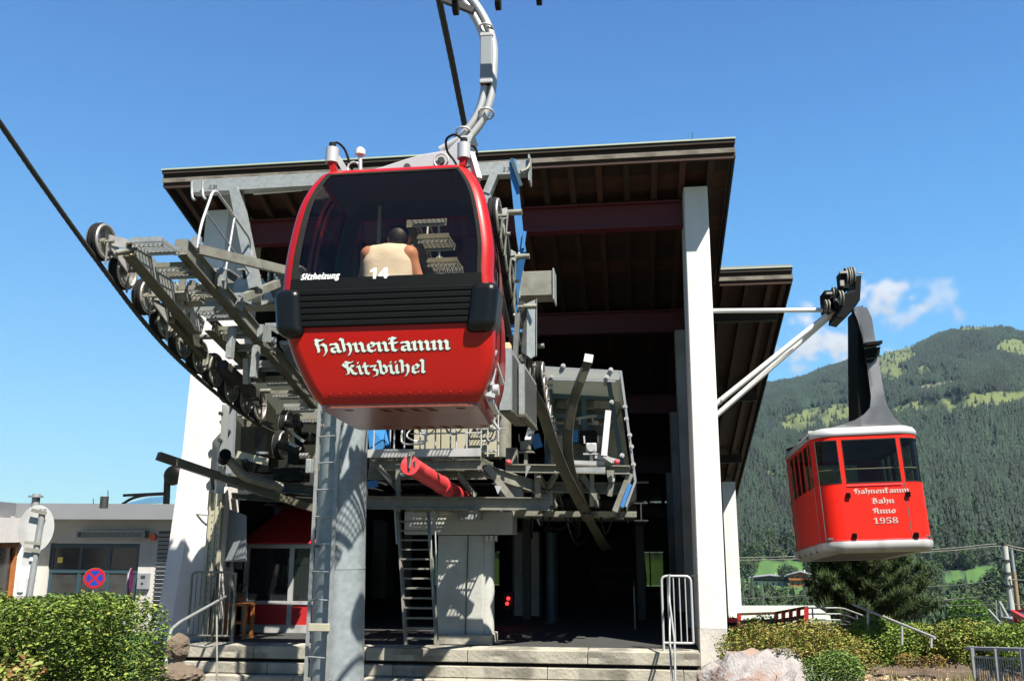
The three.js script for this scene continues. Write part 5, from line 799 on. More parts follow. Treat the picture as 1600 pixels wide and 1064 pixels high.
// ---------- machinery in the mouth of the hall ----------
{
  // right-hand conveyor: clear cover over the tyre wheels
  const H = thing('conveyor_hood', 'scratched clear cover over tyre conveyor, right of the hall mouth', 'machine cover', [-0.91, 3.02, -19.5]);
  const a = [-1.86, 5.95, -19], b = [-0.15, 5.81, -19], c = [0.09, 3.49, -19], d = [-0.12, 2.97, -19], e = [-1.83, 2.98, -19], back = [0, -0.6, -3.2];
  const A2 = add(a, [0.1, -0.9, -3.4]), B2 = add(b, [0.1, -0.9, -3.4]), C2 = add(c, back), D2 = add(d, [0, -0.3, -3.2]);
  obj('top_panel', slabOf([a, b, B2, A2], [0, 0.012, 0]), mt.acrylic, H); obj('side_panel', slabOf([b, c, C2, B2], [0.012, 0, 0]), mt.acrylic, H); obj('side_panel', slabOf([c, d, D2, C2], [0.012, 0, 0]), mt.acrylic, H);
  obj('front_strip', slabOf([a, b, [-0.19, 5.63, -18.98], [-1.86, 5.72, -18.98]], [0, 0, 0.012]), mt.acrylic, H);
  const rear = [-1.96, 5.98, -20.6]; obj('rear_panel', slabOf([[-1.99, 6.01, -20.6], [-0.25, 5.88, -20.6], [-0.01, 3.76, -20.6], [-1.94, 3.78, -20.6]], [0, 0, -0.02]), mt.galvOld, H);
  obj('edge_strip', [bar(a, b, 0.03, 0.05), bar(b, c, 0.05, 0.05), bar(c, d, 0.05, 0.05), bar([-1.86, 5.69, -18.95], [-0.27, 5.6, -18.95], 0.03, 0.04), bar(b, B2, 0.04, 0.05), bar(c, C2, 0.04, 0.05)], mt.greyPanel, H);
  obj('frame', [bar([-0.44, 5.8, -19.6], [-0.15, 3.62, -19.6], 0.16, 0.1), bar([-1.77, 5.84, -20.2], [-1.86, 3.75, -20.2], 0.18, 0.12), bar([-1.94, 5.55, -20.4], [-0.33, 5.46, -20.4], 0.1, 0.14), bar([-1.02, 5.46, -20.3], [-1, 4.47, -20.3], 0.09, 0.12), bar([-1.95, 5.08, -20.45], [-0.34, 5.03, -20.45], 0.08, 0.1)], mt.teal, H);
  obj('frame', [bar([-0.94, 5.82, -20.5], [-0.95, 5.22, -20.5], 0.12, 0.3), bar([-1.65, 5.46, -20.5], [-1.43, 5.45, -20.5], 0.1, 0.4)], mt.galvOld, H);
  for (const p of [[-1.38, 5.96, -18.95], [-0.36, 5.85, -18.95], [-1.63, 5.72, -18.93], [-0.45, 5.69, -18.93], [-0.36, 5.19, -19.2], [-0.08, 5.04, -18.9], [-0.06, 4.78, -18.9], [-0, 4.44, -18.9], [0.03, 4.2, -18.9], [0.06, 3.83, -18.9], [-0.17, 4.02, -18.9], [-0.38, 3.52, -18.9]]) obj('bolt', [cyl(p, [0, 0, 1], 0.05, 0.05, 10), cyl(add(p, [0, 0.0, 0.03]), [0, 0, 1], 0.025, 0.04, 6)], mt.silverDirty, H);
  // wheels and small gear inside
  const K = thing('tyre_conveyor', 'row of conveyor wheels and bearings under the right clear cover', 'conveyor', [-1.46, 3.84, -19.6]);
  for (const p of [[-1.82, 5.65, -18.2], [-1.8, 5.41, -18.4], [-1.78, 5.19, -18.7], [-1.75, 4.89, -19.2], [-1.72, 4.68, -19.8]]) wheel(p, K, 0.27, 'tyre_wheel');
  obj('cross_shaft', [bar([-1.16, 4.89, -19.6], [-0.71, 4.95, -19.6], 0.06, 0.06), bar([-1.08, 4.87, -19.6], [-1.08, 4.76, -19.6], 0.05, 0.05), bar([-0.8, 4.92, -19.6], [-0.77, 4.75, -19.6], 0.05, 0.05), cyl([-0.71, 4.78, -19.5], [0, 0, 1], 0.05, 0.08, 10)], mt.galvOld, K);
  obj('motor_housing', bb([-1.11, 4.65, -19.9][0], [-0.74, 4.42, -19.9][0], [-1.12, 4.4, -19.9][1], [-1.11, 4.67, -19.9][1], -20.5, -19.9), mt.black, K);
  for (const [p, m] of [[[-0.81, 4.19, -19], mt.silver], [[-2.2, 4.25, -19], mt.galvOld]]) { const u = obj('bearing', [rb(p[0], p[1], p[2], 0.23, 0.2, 0.25, 0.03), cyl(add(p, [0, 0, 0.14]), [0, 0, 1], 0.085, 0.05, 20)], m, K); obj('bearing_foot', [bx(p[0], p[1] - 0.13, p[2], 0.34, 0.03, 0.28), bx(p[0], p[1] - 0.3, p[2], 0.07, 0.32, 0.12), bar(add(p, [-0.14, 0.1, 0]), add(p, [-0.15, 0.26, 0]), 0.025, 0.03), bar(add(p, [0.14, 0.1, 0]), add(p, [0.15, 0.26, 0]), 0.025, 0.03)], m, u); }
  obj('upright', bar([-0.43, 4.95, -18.8], [-0.54, 4.01, -18.8], 0.12, 0.12), mt.whitePaint, K, { label: 'white painted upright' }); obj('bracket', [bar([-0.54, 4.01, -18.8], [-0.36, 3.88, -18.8], 0.1, 0.08), bar([-0.73, 4.02, -18.9], [-0.23, 3.88, -18.9], 0.06, 0.1), bar([-1.23, 3.89, -18.9], [-0.54, 3.86, -18.9], 0.05, 0.08)], mt.silverDirty, K);
  obj('plate', [slabOf([[-1.2, 3.77, -18.7], [-0.52, 3.77, -18.7], [-0.52, 3.66, -18.7], [-1.21, 3.67, -18.7]], [0, 0, -0.05]), slabOf([[-2.17, 3.81, -18.7], [-2.06, 3.81, -18.7], [-2.18, 3.57, -18.7]], [0, 0, -0.03])], mt.galv, K);
  for (const p of [[-0.28, 3.86, -18.6], [-2.52, 3.88, -18.6]]) obj('red_knob', new THREE.SphereGeometry(0.06, 12, 8).translate(...p), mt.redTube, K);
  obj('white_tube', bar([-2.21, 4.4, -19.5], [-2.14, 4.95, -20], 0.13, 0.13), mt.whitePaint, K); obj('blue_cover', [bb([-1.31, 4.66, -19.7][0], [-1.13, 4.66, -19.7][0], [-1.32, 4.41, -19.7][1], [-1.31, 4.66, -19.7][1], -20.2, -19.7), bar([-2.1, 4.57, -19.8], [-2.01, 4.29, -19.8], 0.2, 0.2)], mt.blue, K);
  // substructure
  obj('support_frame', [...ibeam([-2.64, 3.78, -19], [-0.01, 3.72, -19], 0.3, 0.18), ...ibeam([-2.54, 3.42, -19.3], [-0.09, 3.35, -19.3], 0.3, 0.22), bar([-1.08, 3.73, -19.1], [-0.69, 3.13, -19.1], 0.1, 0.12), bar([-0.01, 3.65, -19], [-0.34, 2.87, -19], 0.18, 0.14), bar([-0.37, 3.63, -19], [-0.46, 3.19, -19], 0.1, 0.12), bar([-0.81, 3.68, -19], [-0.83, 3, -19.2], 0.09, 0.12), bar([-1.96, 3.69, -19], [-1.95, 3.01, -19.2], 0.12, 0.12)], mt.galvOld, K);
  obj('end_plate', [slabOf([[-0.5, 3.71, -18.8], [-0.34, 3.71, -18.8], [-0.37, 3.48, -18.8], [-0.47, 3.48, -18.8]], [0, 0, -0.04]), slabOf([[-2.84, 3.02, -18.7], [-2.69, 2.92, -18.7], [-2.84, 2.87, -18.7]], [0, 0, -0.04])], mt.galvOld, K);
  obj('blue_strip', bar([-0.02, 3.43, -18.85], [-0.2, 2.96, -18.85], 0.08, 0.08), mt.blue, K);
}
{
  // two curved guide rails
  const R = thing('guide_rail', 'curved weathered guide rail with a white end, leaning left of the cover', 'guide rail', [-1.23, 3.87, -18.3], 'curved guide rails');
  const seg = (pts, w, h, m) => { const c = new THREE.CatmullRomCurve3(pts.map(V), false, 'centripetal'), n = 18, g = []; const P = c.getPoints(n), pos = []; const off = [[-w / 2, -h / 2], [w / 2, -h / 2], [w / 2, h / 2], [-w / 2, h / 2]]; const rings = P.map((p, i) => { const T = c.getTangent(i / n), S = new THREE.Vector3().crossVectors(T, new THREE.Vector3(0, 0, 1)).normalize(), U = new THREE.Vector3().crossVectors(S, T).normalize(); return off.map(([a, b]) => p.clone().addScaledVector(S, a).addScaledVector(U, b)); }); const tri = (...q) => q.forEach((v) => pos.push(v.x, v.y, v.z)); for (let i = 0; i < n; i++) for (let k = 0; k < 4; k++) { const j = (k + 1) % 4; tri(rings[i][k], rings[i + 1][k], rings[i + 1][j]); tri(rings[i][k], rings[i + 1][j], rings[i][j]); } tri(rings[0][0], rings[0][1], rings[0][2]); tri(rings[0][0], rings[0][2], rings[0][3]); const G = new THREE.BufferGeometry(); G.setAttribute('position', new THREE.Float32BufferAttribute(pos, 3)); G.computeVertexNormals(); return G; };
  obj('rail', seg([[-0.77, 5.82, -17.6], [-0.95, 5.4, -17.7], [-1.11, 4.99, -17.9], [-1.22, 4.5, -18.1], [-1.25, 4.13, -18.3], [-1.21, 3.7, -18.6], [-1.01, 3.01, -19.3], [-0.83, 2.49, -20.6], [-0.7, 2.09, -23.5], [-0.62, 2.14, -31]], 0.17, 0.12), mt.olive, R);
  obj('rail_face', seg([[-0.85, 5.77, -17.62], [-1.04, 5.35, -17.7], [-1.21, 4.91, -17.9], [-1.31, 4.47, -18.1], [-1.33, 4.13, -18.28], [-1.32, 3.86, -18.45]], 0.05, 0.16), mt.steelDark, R);
  obj('end_cap', bx(...[-0.77, 5.83, -17.55], 0.17, 0.16, 0.1, 0, 0, -0.2), mt.whitePaint, R);
  const Q = thing('guide_rail', 'longer curved guide rail sweeping down to the right below the trough', 'guide rail', [-1.34, 3.34, -18], 'curved guide rails');
  obj('rail', seg([[-1.96, 5.48, -15.6], [-1.85, 5.11, -16.2], [-1.67, 4.73, -16.9], [-1.53, 4.19, -17.6], [-1.35, 3.67, -18.2], [-1.1, 3.07, -19.2], [-0.81, 2.46, -20.8], [-0.68, 2.16, -23], [-0.62, 2.16, -31]], 0.18, 0.14), mt.olive, Q);
  obj('rail_face', seg([[-1.88, 5.46, -15.5], [-1.74, 5.09, -16.1], [-1.56, 4.72, -16.8], [-1.42, 4.18, -17.5], [-1.24, 3.66, -18.1], [-0.97, 3.07, -19.1]], 0.04, 0.16), mt.steelDark, Q);
}
{
  // left-hand hood, its wheels and the long rail below
  const H = thing('conveyor_hood', 'yellowed clear cover over the rope wheels, left of the hall mouth', 'machine cover', [-8, 3.91, -19.6]);
  const a = [-9.14, 5.29, -19.1], b = [-6.85, 5.57, -19.1], c = [-6.77, 3.93, -19.1], d = [-9.11, 3.91, -19.1];
  obj('front_panel', slabOf([a, [-8.97, 5.29, -19.1], [-8.96, 3.91, -19.1], d], [0, 0, -0.012]), mt.acrylic, H); obj('back_panel', slabOf([[-9.9, 6.06, -20.8], [-7.32, 6.32, -20.8], [-7.21, 3.91, -20.8], [-9.74, 3.86, -20.8]], [0, 0, -0.02]), M([0.20, 0.19, 0.14], { v: 0.2, s: 1.5, rough: 0.6 }), H); obj('side_panel', slabOf([a, d, add(d, [-0.1, -0.4, -2]), add(a, [-0.1, -0.5, -2])], [-0.012, 0, 0]), mt.acrylic, H);
  obj('top_panel', slabOf([[-9.08, 5.72, -19.2], [-6.9, 5.95, -19.2], add([-6.9, 5.95, -19.2], [0, -0.5, -1.6]), add([-9.08, 5.72, -19.2], [0, -0.5, -1.6])], [0, 0.012, 0]), mt.acrylic, H);
  obj('frame', [bar([-8.97, 5.32, -19.3], [-8.95, 3.75, -19.3], 0.14, 0.12), bar([-8.8, 5.83, -19.4], [-8.81, 5.06, -19.4], 0.2, 0.1)], mt.greyPanel, H); obj('frame', [bar([-8.75, 4.17, -19.2], [-8.02, 3.99, -19.2], 0.05, 0.16), bar([-9.25, 5.22, -20.5], [-8.92, 5.21, -20.5], 0.2, 0.2)], mt.beige, H);
  obj('inner_box', [bb([-9.24, 4.86, -20.4][0], [-8.54, 4.85, -20.4][0], [-9.2, 4.25, -20.4][1], [-9.25, 4.93, -20.4][1], -20.7, -20.3)], mt.steelDark, H);
  for (const p of [[-9.14, 5.08, -19.05], [-9.11, 4.47, -19.05], [-8.97, 5.26, -19.2], [-8.99, 4.69, -19.2], [-8.5, 4.02, -19.1]]) obj('bolt', cyl(p, [0, 0, 1], 0.045, 0.08, 10), mt.steelDark, H);
  const K = thing('tyre_conveyor', 'two bright-rimmed wheels and dark bearings under the left cover', 'conveyor', [-7.65, 3.75, -19.5]);
  wheel([-7.9, 4.93, -19.89], K, 0.33, 'tyre_wheel'); wheel([-7.9, 4.41, -19.58], K, 0.33, 'tyre_wheel');
  obj('axle_block', [rod([-7.8, 4.9, -19.64], [-7.3, 4.8, -19.14], 0.09, 14), rod([-7.8, 4.39, -19.33], [-7.2, 4.22, -19.03], 0.11, 16), rb(...[-7.37, 4.09, -19.3], 0.35, 0.3, 0.4, 0.05), rb(...[-7.28, 4.55, -19.6], 0.3, 0.26, 0.4, 0.05), rb(...[-7.57, 3.72, -19.5], 0.7, 0.3, 0.5, 0.03), rb(...[-8.27, 3.95, -19.7], 0.4, 0.35, 0.5, 0.03), bar([-7.43, 5.04, -19.2], [-7.29, 4.22, -19.2], 0.12, 0.14)], mt.black, K);
  obj('linkage', [bar([-7.46, 4.39, -19], [-7.19, 4.25, -19], 0.05, 0.07), bar([-7.43, 4.63, -19], [-7.13, 4.41, -19], 0.05, 0.06), cyl([-7.1, 4.1, -19], [1, 0, 0], 0.07, 0.2, 14), bar([-8.26, 4.2, -19.1], [-7.99, 4.18, -19.1], 0.03, 0.05)], mt.rim, K);
  obj('housing', [bar([-8.55, 5.76, -20.3], [-8.51, 5.02, -20.3], 0.6, 0.1), bar([-7.55, 5.36, -19.8], [-7.07, 5.01, -19.8], 0.4, 0.3)], mt.galvOld, K);
  obj('support_frame', [...ibeam([-9.12, 3.6, -19.6], [-6.92, 3.36, -19.6], 0.3, 0.24), ...ibeam([-9.3, 3.3, -20.2], [-6.81, 3.14, -20.2], 0.2, 0.16), bb([-9.19, 3.77, -20.6][0], [-7.29, 3.75, -20.6][0], [-9.17, 3.36, -20.6][1], [-9.2, 3.87, -20.6][1], -21.5, -20.4)], mt.steelDark, K);
  obj('blue_tray', [bar([-8.83, 3.5, -19.2], [-7.95, 3.25, -19.2], 0.1, 0.1)], mt.teal, K);
  const L = thing('guide_rail', 'long straight dark rail crossing in front of the left pillar', 'guide rail', [-8.31, 3.54, -18.3], 'straight guide rails');
  obj('rail', bar([-9.41, 3.94, -17], [-6.9, 2.92, -19.6], 0.16, 0.14), mt.olive, L); obj('rail_end', bar([-9.41, 3.95, -16.98], [-8.57, 3.6, -17.95], 0.17, 0.16), mt.black, L); obj('rail_hanger', [bar([-8.65, 3.62, -17.8], [-8.68, 3.33, -18], 0.05, 0.05)], mt.steelDark, L);
  const L2 = thing('guide_rail', 'short curved pale rail joining the long dark rail from above', 'guide rail', [-8.26, 3.88, -18.3], 'straight guide rails');
  obj('rail', pathTube([[-8.36, 3.98, -17.7], [-8.24, 3.88, -17.8], [-8.06, 3.63, -18], [-7.75, 3.49, -18.4], [-7.46, 3.4, -18.7]], 0.1, 24, 4), mt.galvOld, L2); obj('rail_end', cyl([-8.32, 3.97, -17.65], [0.6, 0.4, 1].map((x) => x / 1.2), 0.12, 0.3, 14), mt.black, L2);
}
{
  // deck with railing in the middle, beige cabinets behind it
  const D = thing('service_deck', 'steel service deck with thin pale railing under gondola 14', 'service deck', [-4.17, 3.96, -19]);
  const x0 = [-5.55, 4.01, -18.6][0], x1 = [-3.1, 3.98, -18.6][0], y = [-4.36, 4.01, -18.6][1];
  obj('edge_plate', bb(x0, x1, y, y + 0.17, -18.6, -18.57), mt.silverDirty, D, { label: 'pale front edge plate of the deck' });
  for (let k = 0; k < 4; k++) { const w = (x1 - x0) / 4; grating(x0 + k * w + 0.02, x0 + (k + 1) * w - 0.02, -20.4, -18.62, y - 0.02, D, mt.galvOld); }
  obj('deck_beam', [...ibeam([x0, y - 0.17, -18.72], [x1, y - 0.17, -18.72], 0.12, 0.2, 0.014), ...ibeam([x0, y - 0.17, -20.3], [x1, y - 0.17, -20.3], 0.12, 0.2, 0.014), bar([x0 + 0.3, y - 0.15, -18.7], [x0 + 0.3, y - 0.15, -20.3], 0.1, 0.16), bar([x1 - 0.3, y - 0.15, -18.7], [x1 - 0.3, y - 0.15, -20.3], 0.1, 0.16)], mt.galvOld, D);
  const yt = y + 1.15; for (let k = 0; k < 13; k++) { const x = lerp(x0 + 0.1, x1 + 0.35, k / 12), z = -18.66 - (k % 3 === 1 ? 0.5 : 0); obj('rail_post', rod([x, y, z], [x, yt, z], 0.018, 8), mt.silver, D); }
  obj('rail', [rod([x0 + 0.1, yt, -18.66], [x1 + 0.2, yt, -18.66], 0.02), rod([x0 + 0.5, y + 0.78, -18.66], [x1 + 0.1, y + 0.78, -18.66], 0.016), rod([x0 + 0.9, y + 0.5, -18.66], [x1, y + 0.5, -18.66], 0.016), rod([x0 + 1.7, y + 0.12, -18.8], [x1 + 0.3, y + 0.12, -18.8], 0.02)], mt.silver, D);
  obj('swing_gate', bentTube([[-4.79, 4.57, -18.5], [-4.81, 4.28, -18.5], [-4.27, 4.27, -18.5], [-4.25, 4.65, -18.5]], 0.022, 8, 0.12), mt.whitePaint, D); obj('swing_gate', bentTube([[-4.5, 4.67, -18.45], [-4.72, 4.43, -18.45], [-4.47, 4.32, -18.45], [-4.22, 4.33, -18.45]], 0.018, 8, 0.15), mt.whitePaint, D);
  obj('hoop', bentTube([[-3.16, 4.55, -18.4], [-2.93, 4.64, -18.4], [-2.76, 4.56, -18.6], [-2.82, 4.35, -18.7], [-3.08, 4.33, -18.7]], 0.022, 8, 0.2), mt.silver, D); obj('hoop', bentTube([[-2.57, 4.57, -18.5], [-3.18, 4.56, -18.5], [-3.14, 4.42, -18.5]], 0.014, 8, 0.1), mt.galv, D);
  const C = thing('control_cabinet', 'row of beige control cabinets behind the deck railing', 'cabinet', [-4.26, 4.19, -20.8]);
  const c0 = [-5.06, 4.18, -20.6], c1 = [-3.09, 4.15, -20.6], cy = c0[1]; const n = 3; for (let k = 0; k < n; k++) { const u = lerp(c0[0], c1[0], k / n), v = lerp(c0[0], c1[0], (k + 1) / n); const q = obj('cabinet_door', rb((u + v) / 2, cy + 0.9, -20.62, v - u - 0.03, 1.7, 0.06, 0.015), mt.beige, C); obj('handle', [bar([u + 0.12, cy + 0.9, -20.57], [u + 0.12, cy + 1.1, -20.57], 0.03, 0.03), ring([(u + v) / 2, cy + 0.75, -20.58], 0.2, 0.012, 'z', 24, 6)], mt.steelDark, q); }
  obj('housing', [bb(c0[0], c1[0], cy, cy + 1.85, -21.4, -20.66)], mt.beige, C); obj('housing_end', cyl([c1[0] + 0.12, cy + 0.95, -20.9], [0, 1, 0], 0.2, 1.9, 20), mt.galvOld, C);
  // blue sheeting left of the cabinets
  const B = thing('blue_chute', 'bright blue folded sheet-metal chute beside the tower', 'chute', [-5.59, 4.09, -19.5]);
  obj('sheet', [slabOf([[-5.89, 4.84, -19.6], [-5.38, 4.8, -19.4], [-5.34, 4.39, -19], [-5.62, 4.09, -19]], [0, 0, -0.03]), slabOf([[-5.33, 4.41, -18.95], [-5.2, 4.08, -18.95], [-5.66, 4.06, -18.95]], [0, 0, -0.03]), slabOf([[-5.38, 4.8, -19.4], [-5.26, 4.72, -19.2], [-5.16, 4.08, -19], [-5.31, 4.39, -19]], [0, 0, -0.02])], mt.blue, B); obj('sheet', slabOf([[-5.68, 3.53, -18.9], [-5.43, 3.56, -18.9], [-5.38, 3.42, -18.9], [-5.65, 3.37, -18.9]], [0, 0, -0.05]), mt.blue, B);
}
{
  // red buffer tube, cross beam, stair, concrete pier
  const T = thing('red_buffer_tube', 'faded red steel tube pointing out towards the viewer below the deck', 'tube', [-4.18, 3.26, -18.5]);
  const a = [-3.92, 3.61, -15.8], b = [-3.65, 3.19, -19.4]; obj('tube', rod(a, b, 0.165, 32), mt.redTube, T); const dir = V(b).sub(V(a)).normalize().toArray();
  obj('end_disc', [cyl(add(a, dir.map((x) => -0.01 * x)), dir, 0.175, 0.03, 32)], mt.redTube, T, { label: 'bright red slotted end disc' }); obj('slot', [bx(a[0] - 0.02, a[1] - 0.0, a[2] + 0.03, 0.035, 0.26, 0.02), bx(a[0] + 0.08, a[1] + 0.02, a[2] + 0.03, 0.03, 0.1, 0.02)], mt.steelDark, T); obj('pin', [rod(add(a, [-0.01, -0.05, 0.05]), add(a, [0.03, 0.22, 0.05]), 0.018), bx(a[0] + 0.03, a[1] + 0.22, a[2] + 0.03, 0.1, 0.05, 0.06)], mt.galvOld, T);
  obj('collar', [cyl(mix(a, b, 0.55), dir, 0.185, 0.05, 32)], mt.redTube, T);
  const S = thing('cross_beam', 'grey cross beams below the deck carrying the rails', 'beam', [-3.77, 2.99, -18.5]);
  obj('beam', ibeam([-5.65, 3.06, -18.4], [-1.64, 3.01, -18.4], 0.22, 0.26, 0.02), mt.galvOld, S); obj('beam', ibeam([-5.77, 3.7, -19.4], [-3.12, 3.68, -19.4], 0.2, 0.2, 0.02), mt.galvOld, S); obj('beam', ibeam([-3.05, 3.72, -18.6], [-1.59, 3.26, -19.4], 0.16, 0.24, 0.02), mt.galvOld, S); obj('beam', [bar([-2.97, 3.8, -18.5], [-2.45, 3.12, -18.6], 0.1, 0.14), bar([-5.32, 3.83, -18.6], [-4.87, 3.28, -18.8], 0.08, 0.1), bar([-4.88, 3.87, -18.6], [-4.85, 2.87, -18.6], 0.09, 0.1), bar([-2.58, 4.27, -19.6], [-2.58, 3.65, -19.6], 0.25, 0.2)], mt.galvOld, S);
  obj('bracket', [slabOf([[-2.77, 3.39, -18.3], [-2.62, 3.37, -18.3], [-2.7, 3.21, -18.3]], [0, 0, -0.03]), bx(...[-4.79, 3.64, -18.6], 0.12, 0.07, 0.05)], mt.silver, S);
  for (let k = 0; k < 4; k++) grating([-4.7, 2.83, -18.7][0] + k * 0.5, [-4.7, 2.83, -18.7][0] + k * 0.5 + 0.48, -20.3, -18.55, [-4.61, 2.91, -18.6][1], S, mt.galvOld);
  obj('fitting', [620, 645, 662, 745, 762, 776].map((u, k) => bx(lerp(-4.9, -2.6, k / 5), 2.98, -18.45, 0.05 + 0.03 * (k % 2), 0.13, 0.08)), mt.silverDirty, S);
  const L = thing('stair_ladder', 'steep open steel stair up to the deck, in front of the concrete pier', 'stair', [-4.38, 0.26, -18.6]);
  const l0 = [-4.54, 0.26, -18.3], l1 = [-4.89, 2.87, -18.75], r0 = [-3.91, 0.26, -18.3], r1 = [-4.25, 2.94, -18.75];
  obj('stringer', cbeam(l0, l1, 0.05, 0.16, 0.012, 1, [0, 0, 1]), mt.galvOld, L); obj('stringer', cbeam(r0, r1, 0.05, 0.16, 0.012, -1, [0, 0, 1]), mt.galvOld, L);
  for (let k = 0; k < 13; k++) { const t = 0.05 + k * 0.073, a2 = mix(l0, l1, t), b2 = mix(r0, r1, t); obj('tread', bx((a2[0] + b2[0]) / 2, a2[1], a2[2], b2[0] - a2[0] - 0.05, 0.03, 0.2), mt.galvOld, L); }
  obj('handrail', [rod([-4.9, 2.93, -18.5], [-4.81, 2.22, -18.4], 0.02), rod([-4.03, 2.86, -18.4], [-3.86, 0.87, -18.1], 0.016), rod([-4.12, 2.86, -18.4], [-3.97, 1.23, -18.1], 0.012)], mt.galv, L);
  const P = thing('concrete_pier', 'pale concrete pier with a cross head behind the stair', 'pier', [-3.6, 0.12, -20.2]);
  const w0 = [-4.23, 0.2, -19.8][0], w1 = [-3.07, 0.21, -19.8][0], wt = [-3.04, 2.35, -19.8][0];
  obj('shaft', [ext([[w0, 0.12], [w1 - 0.16, 0.12], [wt - 0.2, 2.4], [w0 - 0.02, 2.4]], -19.8, -20.6, 0.02), cyl([w1 - 0.16, 1.25, -20.05], [0, 1, 0], 0.2, 2.28, 28)], mt.concretePale, P); obj('cross_head', rb(([-4.99, 2.62, -19.7][0] + [-2.58, 2.62, -19.7][0]) / 2, 2.66, -20.1, [-2.58, 2.62, -19.7][0] - [-4.99, 2.62, -19.7][0], 0.5, 0.85, 0.03), mt.concretePale, P); obj('base', rb((w0 + w1) / 2, 0.22, -20.1, w1 - w0 + 0.1, 0.2, 0.9, 0.02), mt.concrete, P); obj('conduit', rod([w0 + 0.62, 0.3, -19.77], [w0 + 0.66, 2.4, -19.77], 0.012), mt.steelDark, P);
  obj('bolt', [0, 1, 2].map((k) => bx(wt - 0.1 + k * 0.1, 2.33, -19.7, 0.05, 0.12, 0.05)), mt.silver, P);
  // deeper decks that keep the hall dark
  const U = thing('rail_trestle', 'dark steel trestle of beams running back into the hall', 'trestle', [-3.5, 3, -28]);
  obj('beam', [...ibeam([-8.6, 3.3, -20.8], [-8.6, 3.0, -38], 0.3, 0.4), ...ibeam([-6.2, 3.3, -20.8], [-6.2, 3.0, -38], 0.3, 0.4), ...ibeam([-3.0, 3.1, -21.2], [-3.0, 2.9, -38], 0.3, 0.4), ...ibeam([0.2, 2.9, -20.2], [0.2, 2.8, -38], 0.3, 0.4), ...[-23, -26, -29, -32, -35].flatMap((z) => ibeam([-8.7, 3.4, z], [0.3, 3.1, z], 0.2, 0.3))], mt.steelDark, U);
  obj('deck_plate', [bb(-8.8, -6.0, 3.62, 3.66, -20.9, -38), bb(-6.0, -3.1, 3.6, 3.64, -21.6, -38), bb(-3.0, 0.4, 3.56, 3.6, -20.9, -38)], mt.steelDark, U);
  for (const [x, z] of [[-8.6, -25], [-6.2, -25], [-3.0, -26], [0.2, -26], [-8.6, -32], [-6.2, -32], [-3, -33], [0.2, -33]]) obj('post', bar([x, 0.12, z], [x, 3.0, z], 0.22, 0.22), mt.steelDark, U);
}

